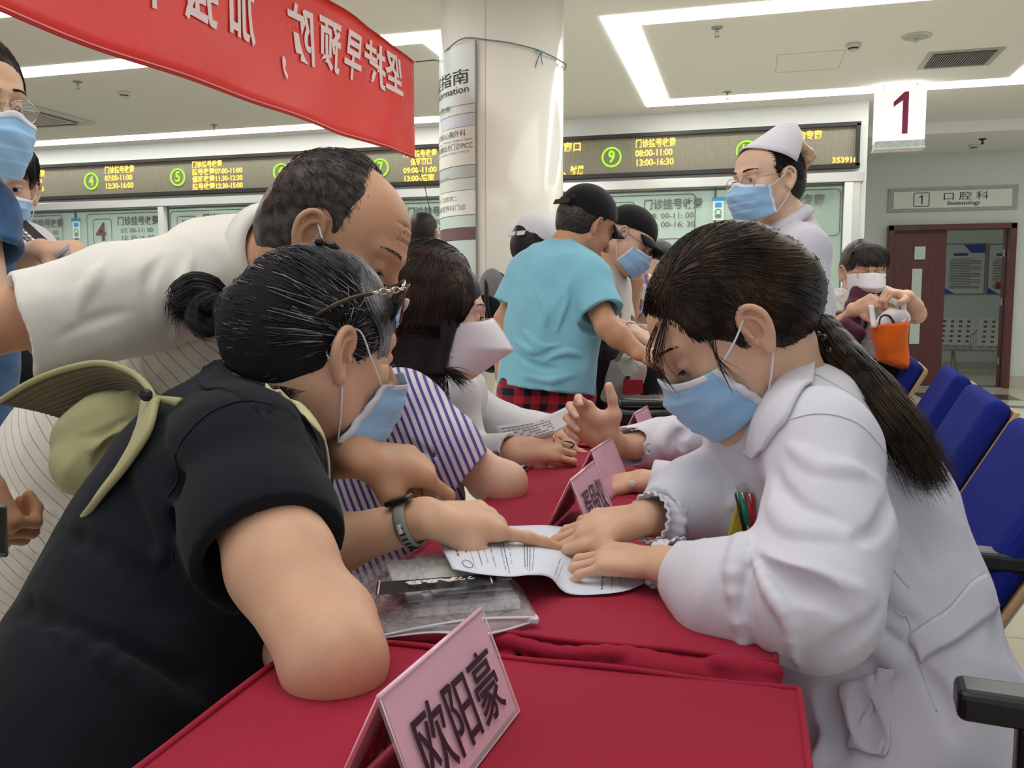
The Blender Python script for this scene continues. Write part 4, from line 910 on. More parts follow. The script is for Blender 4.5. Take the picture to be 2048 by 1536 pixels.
    if trouser is not None and legs:
        T = SDF(); T.cap(J['hp']+unit(sh)*.06, J['hp']-unit(sh)*.06, .115, .115, k=.03, flat=(front, .85))
        for i in '01':
            if 'k'+i in J:
                off = unit(sh)*(.07 if i == '1' else -.07); T.cap(J['hp']+off, J['k'+i], .10, .075, k=.04); T.cap(J['k'+i], lerp(J['k'+i], J['f'+i], .88), .075, .06, k=.03)
        T.disp(folds(.003, 22, seed+2, V3(0, 0, 1), .4)); T.build('trousers', trouser, root, h=h*1.3)
        sb = MB()
        for i in '01':
            if 'f'+i in J:
                fd = unit(V3(*(M@V3(0, 1, 0))[:2], 0)); S2 = SDF(); S2.cap(J['f'+i]+V3(0, 0, .05), J['f'+i]+fd*.15+V3(0, 0, .035), .045, .036, k=.01); S2.cut(J['f'+i]+V3(0, 0, .004), (0, 0, -1), R=.5); S2.build('shoe', m_black, root, h=.008)
    return root, body, shirt, hf
# ================================================================== TABLES
m_cloth = mat('maroon_cloth', srgb(152, 28, 54), .8, spec=.2, var=(3.5, .06), bump=(420, .12, .0006), sheen=.05)
TX0, TX1 = -.437, .052
def table(name, x0, x1, y0, y1, label, seed, zt=.75, front_visible=True):
    e = wroot(name, ((x0+x1)/2, (y0+y1)/2, 0), label, 'table', 'maroon covered folding tables')
    MB().box(((x0+x1)/2, (y0+y1)/2, zt-.016), (x1-x0-.012, y1-y0-.012, .026), bev=.004).build('tabletop', mat('table_board', srgb(150, 120, 90), .5), e)
    for sx in (x0+.05, x1-.05):
        for sy in (y0+.06, y1-.06): MB().tube([(sx, sy, 0), (sx, sy, zt-.03)], .014, 8).build('leg', m_grey, e)
    # fitted cloth: top sheet with gently uneven hem falls
    G = SDF(); cx, cy = (x0+x1)/2, (y0+y1)/2
    n = 60; top = np.zeros((n, n, 3))
    for i in range(n):
        for j in range(n):
            u, v = i/(n-1), j/(n-1); x = x0+(x1-x0)*u; y = y0+(y1-y0)*v; top[i, j] = (x, y, zt+.0015+.0010*math.sin(23*x+seed)*math.sin(17*y+seed*2)+.0012*math.sin(9*y-13*x+seed))
    b = MB().grid(top)
    ring_ = [(x0+(x1-x0)*t, y0) for t in np.linspace(0, 1, 40)]+[(x1, y0+(y1-y0)*t) for t in np.linspace(0, 1, 60)[1:]]+[(x1-(x1-x0)*t, y1) for t in np.linspace(0, 1, 40)[1:]]+[(x0, y1-(y1-y0)*t) for t in np.linspace(0, 1, 60)[1:-1]]
    N = len(ring_); S_ = np.zeros((12, N, 3))
    for k in range(12):
        q = k/11; zz = zt+.0015-(zt-.06)*q
        for j, (x, y) in enumerate(ring_):
            dx, dy = (x-cx)/((x1-x0)/2), (y-cy)/((y1-y0)/2); ox = dx if abs(dx) > .999 else 0; oy = dy if abs(dy) > .999 else 0; w = .010*q*(1+math.sin(j*.55+seed))+.004*q+.003*math.sin(j*1.3)*q
            S_[k, j] = (x+ox*w, y+oy*w, zz)
    b.grid(S_, wrap=True); c = b.build('tablecloth', m_cloth, e)
    p = MB(); p.tube([(x, y, zt+.0025+.0012*math.sin(j*.4+seed)) for j, (x, y) in enumerate(ring_)], .0032, 6, closed=True); p.build('piping', m_cloth, c)
    return e
table('folding_table', TX0, TX1, -.42, .790, 'nearest maroon covered table with the large pink name card', 1.0)
# second table cloth sags over its near edge: wrinkled roll
t2 = table('folding_table', TX0-.01, .034, .850, 2.05, 'second maroon covered table where the two women lean over the paper', 2.0)
b = SDF()
for a, c_, r in (((-.44, .842, .742), (.032, .846, .742), .0085), ((-.44, .832, .722), (.030, .838, .724), .010)):
    q = np.linspace(a, c_, 24); q[:, 2] += .003*np.sin(np.arange(24)*.9); q[:, 1] += .004*np.sin(np.arange(24)*.6+r*300); b.chain([tuple(x) for x in q], r, k=.006)
b.cap((-.10, .835, .738), (.02, .842, .728), .010, .012, k=.01); b.cap((-.02, .842, .748), (.03, .85, .735), .008, .010, k=.01); b.disp(folds(.0012, 90, 1, (1, 0, 0), .3)); b.build('cloth_roll', m_cloth, t2, h=.003)
table('folding_table', TX0-.02, .03, 2.07, 3.3, 'farthest maroon covered table carrying the black leather bag', 3.0)
# ------------------------------------------------------------------ blue chairs
m_blue = mat('blue_upholstery', srgb(34, 44, 128), .9, spec=.1, bump=(500, .25, .0008), sheen=.0, var=(12, .06)); m_ply = mat('ply_edge', srgb(206, 170, 120), .4, var=(30, .12), stretch=(1, 1, 8)); m_shell = mat('ply_cream', srgb(226, 218, 192), .45)
def make_chair():
    """seat faces -x; origin on the floor under the seat"""
    r = empty('padded_chair', (0, 0, 0)); lean = math.radians(27)
    u = V3(math.sin(lean), 0, math.cos(lean)); n = V3(-math.cos(lean), 0, math.sin(lean)); R3 = np.stack([n, V3(0, 1, 0), u], 1)
    base = V3(.20, 0, .425); c = base+u*.24
    MB().box(c+n*.030, (.055, .47, .50), rot=R3, bev=.022).build('backrest', m_blue, r)
    MB().box(c-n*.004, (.012, .468, .488), rot=R3, bev=.004).build('back_shell', m_ply, r); MB().box(c-n*.013, (.003, .45, .47), rot=R3, bev=.001).build('shell_veneer', m_shell, r)
    MB().box((-.02, 0, .405), (.46, .46, .08), bev=.028).build('seat', m_blue, r); MB().box((-.02, 0, .360), (.45, .46, .014), bev=.003).build('seat_shell', m_ply, r)
    for s_ in (-1, 1):
        y = s_*.262
        MB().box((-.03, y, .655), (.40, .046, .030), bev=.008).build('armrest', m_black, r)
        b = MB(); b.box((-.155, y, .32), (.045, .026, .64), bev=.006); b.box((.17, y, .635), (.055, .020, .030), bev=.004); b.box((.14, y, .32), (.04, .024, .62), bev=.006); b.build('leg', m_black, r)
        b = MB(); b.box((.02, y, .02), (.44, .05, .035), bev=.008); b.build('foot', m_black, r)
        b = MB(); b.tube([(.16, y, .60), (.30, s_*.20, .62)], .008, 6); b.build('bracket', m_grey, r)
    return r
CH = make_chair()
def dup(o, parent=None):
    c = o.copy(); COL.objects.link(c); c.parent = parent
    for ch in list(o.children): dup(ch, c)
    return c
CA = math.radians(-6.6); c3, c4 = P(2006, 822, 1.98), P(1930, 762, 2.70); stp = (c3-c4)*V3(1, 1, 0)
def ch_origin(c): return c-V3(math.cos(CA)*.41+math.sin(CA)*.235, math.sin(CA)*.41-math.cos(CA)*.235, 0)
chairs = [(c3+2*stp, 'nearest blue padded chair, its black armrest behind the seated nurse'), (c3+stp, 'blue padded chair second from the camera, back cut by the right edge'), (c3, 'blue padded chair third from the camera, whole back and plywood edge in view'),
          (c4, 'blue padded chair fourth from the camera, second farthest of the row'), (P(1836, 737, 3.32), 'farthest blue padded chair, just below the orange bag')]
for i, (c, lab) in enumerate(chairs):
    o = CH if i == 0 else dup(CH); q = ch_origin(c)
    if i == 0: w_ = P(1920, 1368, .86); q = w_-V3(-.235*math.cos(CA)+.272*math.sin(CA)*1.0, -.235*math.sin(CA)-.272*math.cos(CA), 0)
    o.location = (q[0], q[1], 0); o.rotation_euler = (0, 0, CA); o.scale = (1.04, 1.04, 1.08 if i == 0 else 1.0); tag(o, lab, 'chair', 'blue padded chairs in a row beside the table')
# ================================================================== THE SEATED NURSE (nearest, right)
coat = fabric('coat_white', srgb(212, 212, 223), bump=(180, .18, .0012), var=(5, .02), rough=.8)
def nurse_near():
    hf = head_frame(P(1456, 659, 1.13), cdir(-.80, -.06, -.60), cdir(-.60, 0, .80)); o, M, s = hf
    root = wroot('person', tuple(P(1850, 1500, 1.0)*V3(1, 1, 0)), 'seated nurse in white coat with long dark ponytail leaning over the paper', 'person')
    nk = P(1560, 800, 1.17); s0, e0, w0 = P(1650, 905, 1.0), P(1625, 1205, .885), PZ(1322, 1128, .787); s1, e1, w1 = P(1500, 880, 1.36), P(1510, 1060, 1.30), P(1286, 1036, 1.138)
    hp = P(1800, 1500, 1.08); S = SDF(); put_head(S, hf, 'down'); put_ear(S, hf, -1, 1.02); put_ear(S, hf, 1)
    S.cap(o+s*(M@V3(0, -.040, -.060)), nk, .050, .056, k=.03); torso_skin(S, nk, s0, s1, hp, cdir(1, 0, .5))
    skin_arm(S, s0, e0, w0, rs=(.045, .036, .023)); skin_arm(S, s1, e1, w1, rs=(.045, .036, .023)); nails = []
    # near (left) hand: fingers spread flat on the paper, pointing left
    put_hand(S, PZ(1322, 1128, .787), unit(V3(-.80, .25, -.05)), (.1, -.25, 1), side=1, sc=.86, curls=dict(i=(18, 26, 10), m=(16, 28, 10), r=(14, 28, 10), p=(12, 26, 10)), spread=dict(i=16, m=3, r=-11, p=-26), thumb=((.75, .60, -.25), (.40, .90, -.10), (.25, .95, -.05)), wr=.024, nails=nails)
    # far (right) hand reaching down over it
    put_hand(S, P(1284, 1035, 1.135), unit(V3(-.85, .12, -.22)), (-.25, -.3, 1), side=-1, sc=.90, curls=dict(i=(12, 20, 8), m=(12, 20, 8), r=(14, 22, 8), p=(16, 24, 10)), spread=dict(i=16, m=4, r=-8, p=-20), thumb=((.5, .8, -.03), (.3, .95, .02), (.15, .97, .02)), wr=.024, nails=nails)
    sk = skin_f; S.build('body', sk, root, h=.0024); nail_mesh(nails, root, nail_m); eyeballs(hf, root); lashes(hf, root, hair_black)
    mk = surgical_mask(hf, root, zt=-.008, zb=-.108, back=(.056, .028), nose=.121)
    # coat
    G = SDF(); G.chain([P(1545, 800, 1.16), P(1640, 900, 1.15), P(1715, 1040, 1.14), P(1775, 1200, 1.12), P(1795, 1400, 1.10), P(1790, 1580, 1.08)], [.065, .105, .122, .122, .140, .165], k=.04)
    G.cap(P(1640, 890, 1.02), P(1500, 870, 1.34), .070, .065, k=.05); G.cap(P(1530, 900, 1.20), P(1560, 1080, 1.18), .075, .075, k=.05); G.cap(P(1560, 1080, 1.18), P(1640, 1300, 1.14), .075, .10, k=.05)
    G.cap(P(1840, 1520, 1.06), P(1600, 1620, 1.04), .135, .13, k=.05); G.cap(P(1800, 1500, 1.25), P(1560, 1560, 1.3), .12, .10, k=.05)
    sleeve(G, [P(1650, 900, 1.0), P(1655, 1060, .945), P(1622, 1205, .885), P(1470, 1195, .95), P(1356, 1144, 1.035)], [.066, .064, .066, .058, .040], unit(PZ(1322, 1128, .787)-P(1400, 1160, 1.0)), hollow=.72, k=.03, cutR=.066)
    sleeve(G, [P(1500, 870, 1.34), P(1490, 985, 1.26), P(1400, 1008, 1.20), P(1322, 1032, 1.132)], [.066, .066, .062, .040], unit(P(1286, 1036, 1.138)-P(1400, 1008, 1.2)), hollow=.72, k=.03)
    cr = []
    def v(px, r, sg=-1, n=1): cr.append(([P(*p) for p in px], r*1.1, sg))
    # sleeve folds at the elbow and forearm (ridges + valleys)
    v([(1500, 1080, .90), (1560, 1130, .84), (1650, 1150, .815), (1740, 1190, .83)], .012, 1); v([(1490, 1120, .90), (1560, 1165, .845), (1640, 1190, .82), (1700, 1240, .83)], .010, -1)
    v([(1420, 1110, .99), (1450, 1190, .95), (1470, 1270, .97)], .011, 1); v([(1385, 1105, 1.03), (1400, 1170, 1.0), (1400, 1250, 1.02)], .010, -1); v([(1500, 1105, .94), (1530, 1190, .89), (1560, 1270, .90)], .012, -1); v([(1480, 1100, .95), (1505, 1180, .91), (1530, 1280, .92)], .010, 1)
    v([(1360, 1090, 1.06), (1375, 1150, 1.03), (1370, 1220, 1.05)], .008, 1); v([(1560, 940, .97), (1600, 1020, .92), (1680, 1090, .90)], .010, -1); v([(1545, 1000, .94), (1600, 1080, .88), (1700, 1130, .88)], .010, 1)
    v([(1575, 1290, .88), (1660, 1260, .84), (1740, 1200, .85)], .008, -1)
    v([(1440, 1140, .98), (1435, 1210, .96), (1445, 1290, .99)], .010, -1); v([(1535, 1140, .90), (1590, 1220, .85), (1610, 1300, .88)], .009, 1); v([(1400, 1240, 1.0), (1480, 1280, .95), (1580, 1310, .90)], .009, -1); v([(1345, 1180, 1.03), (1390, 1230, 1.0), (1450, 1260, .97)], .008, 1)
    v([(1600, 900, .97), (1650, 960, .93), (1720, 990, .95)], .008, 1); v([(1680, 1110, .87), (1720, 1060, .90), (1745, 990, .95)], .009, -1)
    # back and waist
    v([(1790, 980, 1.0), (1830, 1080, 1.0), (1870, 1160, 1.0)], .008, -1); v([(1840, 1330, .98), (1880, 1400, .96), (1900, 1500, .95)], .010, -1); v([(1740, 950, 1.0), (1800, 960, 1.0), (1850, 1010, 1.0)], .008, 1)
    v([(1740, 900, 1.02), (1760, 1040, 1.01), (1800, 1150, 1.0), (1830, 1230, 1.0)], .008, -1); v([(1770, 1100, 1.0), (1790, 1180, 1.0), (1850, 1240, 1.0)], .010, 1); v([(1700, 1230, 1.0), (1760, 1270, .97), (1820, 1290, .97)], .012, -1)
    v([(1640, 1290, .98), (1700, 1300, .95), (1780, 1310, .95), (1800, 1340, .95)], .014, 1); v([(1620, 1340, 1.0), (1660, 1430, .95), (1700, 1536, .90)], .016, -1); v([(1580, 1380, 1.0), (1620, 1450, .93), (1640, 1536, .88)], .014, 1); v([(1700, 1360, .95), (1730, 1430, .92), (1800, 1500, .90)], .014, -1); v([(1560, 1350, 1.02), (1590, 1420, .97), (1600, 1500, .92)], .014, -1)
    # far sleeve
    v([(1445, 1000, 1.2), (1430, 1025, 1.18), (1440, 1055, 1.2)], .007, 1); v([(1390, 985, 1.2), (1375, 1015, 1.18), (1390, 1055, 1.2)], .008, 1); v([(1350, 1000, 1.18), (1342, 1025, 1.16), (1352, 1060, 1.18)], .006, 1)
    creases(G, cr, k=.008)
    G.disp(folds(.0062, 17, 4.2, V3(.3, .5, 1), .5)); G.disp(folds(.0022, 48, 2.2, V3(.3, .2, 1), .5))
    G.cap(lerp(nk, o, -.1), lerp(nk, o, .9), .056, .060, k=.012, mode='-')
    ct = G.build('coat', coat, root, h=.0034, smooth=2)
    # elastic cuffs
    for c, d, r in ((P(1332, 1132, 1.062), unit(w0-e0), .034), (P(1308, 1036, 1.127), unit(w1-e1), .037)):
        A = axes(d, (0, 0, 1)); Gd = np.zeros((7, 66, 3))
        for i in range(7):
            for j in range(66):
                t = 2*math.pi*j/66; rr = r*(1.12, 1.06, .92, .80, .80, .90, .86)[i]+.0022*math.sin(t*17)*(.4+.6*(i in (0, 5, 6))); Gd[i, j] = c+d*(-.018+.005*i)+A[:, 0]*rr*math.cos(t)+A[:, 2]*rr*math.sin(t)
        MB().grid(Gd, wrap=True).build('cuff', coat, ct, solid=.0016)
    # collar: lapel flap standing round the neck and folding down the front
    patch(G, [px((1592, 690, 1.215), (1560, 740, 1.10), (1535, 820, 1.055), (1515, 890, 1.06), (1500, 905, 1.10)), px((1612, 682, 1.20), (1590, 740, 1.055), (1568, 820, 1.01), (1552, 890, 1.02), (1535, 912, 1.04)), px((1632, 706, 1.17), (1625, 760, 1.03), (1600, 840, .985), (1580, 892, .995), (1560, 905, 1.01))], 'collar', coat, ct, off=.006, th=.004, hug=.92)
    def seam(px, r=.0012, name='seam'):
        b = MB(); b.tube(G.project(spline([P(*p) for p in px], 40), .0004, 7).astype(float), r, 5); return b.build(name, coat, ct)
    for q in ([(1560, 870, 1.0), (1640, 850, .97), (1710, 900, .98), (1745, 1000, 1.0), (1750, 1090, 1.0)], [(1745, 1000, 1.0), (1775, 1120, 1.0), (1810, 1240, 1.0), (1828, 1330, .99), (1840, 1440, .98)], [(1600, 720, 1.1), (1690, 760, 1.05), (1790, 880, 1.04)], [(1480, 1075, 1.15), (1485, 1150, 1.13), (1510, 1230, 1.1)]): seam(q)
    patch(G, [px((1815, 1262, 1.005), (1860, 1240, .985), (1905, 1215, .985), (1940, 1165, 1.01), (1958, 1150, 1.04)), px((1822, 1290, .995), (1870, 1270, .97), (1920, 1240, .975), (1955, 1200, 1.0), (1970, 1180, 1.04)), px((1830, 1322, .99), (1880, 1300, .965), (1930, 1275, .97), (1965, 1240, 1.0), (1978, 1215, 1.04))], 'back_belt', coat, ct, off=.0035)
    patch(G, [px((1665, 1358, .985), (1725, 1352, .965), (1785, 1350, .955)), px((1672, 1425, .965), (1730, 1425, .95), (1787, 1420, .94)), px((1700, 1500, .96), (1745, 1505, .94), (1780, 1492, .935))], 'side_pocket', coat, ct, off=.004)
    # chest pocket with pens
    pk = MB().box(P(1497, 1035, 1.115), (.040, .006, .065), rot=axes(cdir(0, 1, 0), cdir(.25, 0, 1)), bev=.002).build('chest_pocket', mat('pocket_yellow', srgb(196, 178, 52), .6), ct)
    hair(root, hf, o, M, s)
    for (x0, y0, x1, y1, c, nm, r, lab) in ((1473, 985, 1490, 1060, (40, 46, 42), 'pen', .0032, 'dark pen with metal clip in the seated nurse\'s chest pocket'), (1482, 984, 1496, 1050, (40, 140, 110), 'marker_pen', .0055, 'green capped marker in the seated nurse\'s chest pocket'), (1497, 986, 1504, 1050, (206, 44, 44), 'marker_pen', .0058, 'red capped marker in the seated nurse\'s chest pocket'), (1489, 1004, 1506, 1066, (214, 66, 40), 'pen', .0030, 'thin orange-red pen in the seated nurse\'s chest pocket')):
        a, b_ = P(x0, y0, 1.098), P(x1, y1, 1.098); e = wroot(nm, tuple(b_), lab, 'pen'); q = MB(); q.tube([a, lerp(a, b_, .04), lerp(a, b_, .45), b_], [r*.6, r, r, r], 12); q.build('barrel', mat('pen_%d_%d' % (c[0], c[1]), srgb(*c), .3), e)
        q = MB(); q.tube([lerp(a, b_, -.01)+c_f*-r, lerp(a, b_, .3)+c_f*-r*1.2], r*.25, 6); q.build('clip', m_steel, e)
    tag(MB().box(P(1492, 992, 1.108), (.020, .0015, .035), rot=axes(cdir(0, 1, 0), cdir(-.3, 0, 1)), bev=.0006).build('pocket_card', mat('clear_card', srgb(206, 206, 206), .2, alpha=.6)), 'clear plastic card sticking up behind the markers in the chest pocket', 'card')
def hair(root, hf, o, M, s):
    H = SDF(); H.frame(o, M, s); H.el((0, -.022, .030), (.089, .112, .102)); H.el((0, -.062, .0), (.070, .066, .066), k=.03)
    H.frame(o, M, s); H.cut((0, .072, .06), (0, 1, -.30), k=.012); H.cut((0, -.01, -.066), (0, .75, -1), k=.015)
    for x in (-1, 1): H.el((x*.090, .068, -.034), (.046, .066, .060), k=.014, mode='-'); H.el((x*.086, -.006, -.016), (.020, .024, .040), k=.006, mode='-')
    H.frame(); tie = P(1600, 645, 1.22)
    H.cap(o+s*(M@V3(0, -.09, .0)), tie, .050, .017, k=.03)
    H.build('hair', hair_brown, root, h=.003)
    Hs = SDF(); Hs.ops = list(H.ops)
    back_strands(hf, Hs, tie, hair_brown, root, n=2600, r=.00055, yf=.080, jit=.0015)
    # loose locks over the forehead and temple
    L = []
    for i in range(34):
        a = RNG.normal(0, .012); b = RNG.random(); st = o+s*(M@V3(-.045+a, .070, .072-.01*b)); en = o+s*(M@V3(-.035+a*1.5+.02*b, .104+.010*RNG.random(), .015-.05*b)); md = lerp(st, en, .5)+s*(M@V3(-.010, .020, .004)); L.append(spline([st, md, en], 10))
    for i in range(16):
        b = RNG.random(); st = o+s*(M@V3(-.078, .03+.02*b, .03)); en = o+s*(M@V3(-.074, .062-.03*b, -.030-.03*RNG.random())); L.append(spline([st, lerp(st, en, .5)+s*(M@V3(-.006, .008, 0)), en], 10))
    strands('loose_locks', np.array(L), hair_brown, root, r=.00045)
    path = [P(1598, 645, 1.22), P(1640, 665, 1.205), P(1700, 730, 1.14), P(1765, 800, 1.06), P(1820, 880, 1.01), P(1868, 965, .99)]
    simple_mesh_hair_tail(root, path[:-1]+[P(1850, 935, 1.0)], [.018, .026, .026, .022, .014, .005], hair_brown); tail(root, path, [.016, .028, .028, .025, .020, .014], hair_brown, n=1500, r=.0006, fray=.010)
    b = MB()
    for k in range(16):
        t = k/16*2*math.pi; c = tie+V3(0, 0, 0)+c_u*.022*math.cos(t)+c_f*.020*math.sin(t)+c_r*(.006*math.sin(5*t)); b.lathe(c, [(.0055*math.sin(q), -.0055*math.cos(q)) for q in np.linspace(.1, 3.04, 7)], 10)
    for k in range(7): c = P(1600+k*12, 612+k*16+(k % 2)*10, 1.165-.004*k); b.lathe(c, [(.0052*math.sin(q), -.0052*math.cos(q)) for q in np.linspace(.1, 3.04, 7)], 10)
    tag(b.build('beaded_hair_tie', mat('bead_clear', srgb(70, 60, 62), .08, spec=.9, metal=.6), root), kind='stuff')
nurse_near()
# ================================================================== THE GREY HAIRED WOMAN (nearest, left)
black_cl = fabric('black_jersey', srgb(22, 26, 32), bump=(300, .15, .0008), sheen=.05, rough=.9)
hair_grey = hairmat('hair_grey', (.060, .058, .062), (.36, .36, .37), scale=15); hair_dkg = hairmat('hair_dark_grey', (.012, .012, .014), (.065, .064, .068), scale=18)
def grey_woman():
    hf = head_frame(P(645, 694, 1.15), cdir(.80, .58, -.24), cdir(.22, .12, .96)); o, M, s = hf
    root = wroot('person', tuple(P(250, 1500, .95)*V3(1, 1, 0)), 'grey haired woman in a black shirt leaning her elbow on the table', 'person')
    nk = P(500, 830, 1.13); s0, e0, w0 = P(490, 930, .98), P(662, 1318, .800), P(560, 1300, 1.0); s1, e1, w1 = P(470, 930, 1.32), P(560, 1120, 1.14), PZ(855, 1035, .832)
    hp = P(200, 1500, 1.0); S = SDF(); put_head(S, hf, 'down', old=1.2, jaw=.004); put_ear(S, hf, 1, 1.12, tilt=.1); put_ear(S, hf, -1, 1.1)
    S.frame(o, M, s); S.cap((.040, .012, -.082), (-.01, -.01, -.125), .026, .030, k=.03); S.frame()
    S.cap(o+s*(M@V3(0, -.036, -.050)), nk, .060, .070, k=.035); torso_skin(S, nk, s0, s1, hp, cdir(1, 0, -.3))
    S.cap(s0, P(565, 1130, .875), .055, .052, k=.02); S.cap(P(565, 1130, .875), e0, .054, .042, k=.02); S.sph(P(700, 1335, .805), .024, k=.02); S.sph(P(622, 1348, .80), .022, k=.02)
    S.cap(e0, w0, .038, .026, k=.02); S.cap(P(680, 1240, .85), P(690, 1320, .81), .036, .034, k=.03)
    S.cap(s1, e1, .046, .040, k=.02); S.cap(e1, lerp(e1, w1, .4), .038, .036, k=.02); S.cap(lerp(e1, w1, .4), w1, .036, .0245, k=.02); nails = []
    put_hand(S, PZ(862, 1035, .832), unit(PZ(1085, 1048, .806)-PZ(862, 1035, .832)), V3(-.05, -.45, .9), side=1, sc=.98, curls=dict(i=(6, 6, 4), m=(38, 50, 30), r=(50, 60, 40), p=(58, 65, 45)), spread=dict(i=2, m=0, r=-3, p=-6), thumb=((.52, .75, -.30), (.38, .88, -.25), (.25, .95, -.20)), wr=.026, fat=1.06, nails=nails)
    put_hand(S, w0, cdir(-.6, .5, .1), cdir(0, 0, 1), side=-1, sc=.95, wr=.026)
    S.build('body', skin_f if False else skin_o, root, h=.0024); nail_mesh(nails, root, nail_m); eyeballs(hf, root); lashes(hf, root, hair_dkg, brow=.4)
    surgical_mask(hf, root, zt=-.022, zb=-.118, back=(.064, .020), nose=.126, chin=.108, drop=.022, ear=(0, .004, .030), ear2=(0, -.004, -.030))
    G = SDF(); G.chain([P(492, 840, 1.14), P(445, 950, 1.09), P(374, 1100, 1.06), P(310, 1290, 1.02), P(230, 1480, .98), P(180, 1640, .95)], [.080, .116, .132, .148, .155, .165], k=.05)
    G.cap(P(480, 920, 1.0), P(470, 900, 1.34), .082, .072, k=.05); G.cap(P(520, 960, 1.10), P(440, 1250, 1.04), .080, .10, k=.05)
    sleeve(G, [P(480, 930, .985), P(525, 1060, .92), P(538, 1115, .895)], [.080, .078, .074], unit(P(570, 1230, .83)-P(500, 1040, .93)), hollow=.93, k=.035)
    sleeve(G, [P(470, 920, 1.32), P(540, 1060, 1.24), P(600, 1090, 1.22)], [.070, .062, .056], unit(P(700, 1100, 1.25)-P(540, 1060, 1.24)), hollow=.8, k=.03)
    creases(G, [([P(*p) for p in q], r, sg) for q, r, sg in (([(370, 870, .98), (400, 980, .93), (330, 1100, .94)], .010, -1), ([(330, 930, 1.0), (360, 1040, .95), (300, 1180, .93)], .008, 1), ([(230, 1100, 1.0), (330, 1200, .90), (480, 1230, .92)], .010, -1), ([(150, 1240, .98), (280, 1330, .88), (430, 1360, .90)], .012, -1), ([(200, 1280, .95), (330, 1400, .86), (420, 1430, .9)], .010, 1), ([(640, 1000, 1.0), (560, 900, .99), (470, 860, 1.02)], .006, -1))], k=.014)
    G.disp(folds(.0035, 19, 5.1, V3(.5, .2, 1), .5)); G.disp(folds(.0010, 60, 1.1, V3(.3, .2, 1), .5))
    G.cap(lerp(nk, o, -.05), lerp(nk, o, .9), .066, .068, k=.010, mode='-')
    sh = G.build('shirt', black_cl, root, h=.0034, smooth=2)
    patch(G, [px((408, 722, 1.20), (450, 745, 1.08), (500, 800, 1.02), (545, 850, 1.0), (590, 905, 1.01), (612, 950, 1.05)), px((398, 748, 1.18), (430, 772, 1.05), (480, 818, .995), (530, 872, .98), (580, 935, .99), (606, 985, 1.03)), px((378, 775, 1.16), (410, 800, 1.03), (460, 840, .975), (515, 900, .96), (565, 965, .975), (600, 1010, 1.01))], 'collar', black_cl, sh, off=.006, th=.004, hug=.85)
    patch(G, [px((515, 812, 1.02), (560, 862, 1.01), (596, 922, 1.02), (614, 1000, 1.06)), px((520, 804, 1.03), (568, 856, 1.02), (604, 918, 1.03), (624, 1000, 1.07))], 'inner_strap', mat('strap_cream', srgb(206, 200, 160), .8), sh, off=.007, th=.002)
    b = MB(); rng = np.random.default_rng(3)
    # seams
    b.tube(G.project(spline(px((530, 838, .965), (440, 860, .945), (375, 930, .93), (345, 1020, .93), (352, 1120, .92), (380, 1165, .90)), 40), .0004, 7).astype(float), .0014, 5); b.build('sleeve_seam', black_cl, sh)
    # ---- hair
    H = SDF(); H.frame(o, M, s); H.el((0, -.022, .030), (.087, .110, .098)); H.el((0, -.070, -.012), (.066, .060, .066), k=.03)
    H.frame(o, M, s); H.cut((0, .082, .03), (0, 1, -.10), k=.012); H.cut((0, -.02, -.066), (0, .62, -1), k=.015)
    for x in (-1, 1): H.el((x*.092, .060, -.050), (.040, .062, .062), k=.010, mode='-'); H.el((x*.086, .0, -.006), (.022, .026, .040), k=.006, mode='-')
    H.frame(); tie = P(440, 612, 1.19); H.cap(o+s*(M@V3(0, -.085, .012)), tie, .048, .018, k=.03); H.build('hair', hairmat('hair_base_dark', (.012, .011, .013), rough=.9), root, h=.003); Hs = SDF(); Hs.ops = list(H.ops)
    back_strands(hf, Hs, tie, hair_dkg, root, n=3000, r=.0006, yf=.070, jit=.0014, iso=(.0006, .003))
    back_strands(hf, Hs, tie, hair_grey, root, n=1000, r=.0006, yf=.085, jit=.002, iso=(.0012, .0036), name='grey_strands')
    L = []; wv = np.linspace(0, 1, 16)
    for i in range(2400):      # grey front waves from the crown down past the temple
        u = RNG.random(); q = RNG.random(); sx = RNG.uniform(-.07, .086); st = V3(sx*.75, .000+.065*u, .115-.020*u-.02*abs(sx)/.08); en = V3(sx*1.0+.0, .078-.018*q, .050-.085*q if sx > .02 else .06-.03*q)
        st, en = [o+s*(M@z) for z in (st, en)]; L.append(np.array([lerp(st, en, t)+(M@V3(.004, -.012+.018*u, 0))*math.sin(t*math.pi*(1.2+q)) for t in wv]))
    L = np.array(L); n_ = L.shape[1]; pr = H.project(L.reshape(-1, 3), np.repeat(RNG.uniform(.0005, .006, len(L)), n_).astype(np.float32), 4).reshape(L.shape); strands('front_waves', pr+wn(pr, 85, 4)[..., None]*V3(.0022, .001, .0022), hair_grey, root, r=.00065)
    tp = [tie, P(425, 578, 1.18), P(385, 572, 1.17), P(364, 600, 1.17), P(360, 640, 1.18)]; tail(root, tp, [.012, .018, .020, .018, .012], hair_dkg, n=450, r=.0007, fray=.008); tp2 = [tie, P(420, 600, 1.17), P(392, 630, 1.16), P(405, 655, 1.16), P(440, 650, 1.17)]; tail(root, tp2, [.012, .016, .018, .014, .008], hair_dkg, n=350, r=.0007, fray=.006); simple_mesh_hair_tail(root, tp2, [.010, .012, .014, .012, .006], hair_dkg, 'hair_curl')
    b = MB(); c = tie+c_r*.020
    for k in range(3): b.tube([c+c_r*(-.006+.006*k+.002*math.sin(5*t+k))+c_u*(.023+.002*math.sin(7*t+k))*math.cos(t)+c_f*(.023+.002*math.sin(6*t))*math.sin(t) for t in np.linspace(0, 2*math.pi, 40)[:-1]], .0055, 8, closed=True)
    b.build('scrunchie', fabric('navy_velvet', srgb(36, 40, 110), sheen=.5), root)
    b = MB()
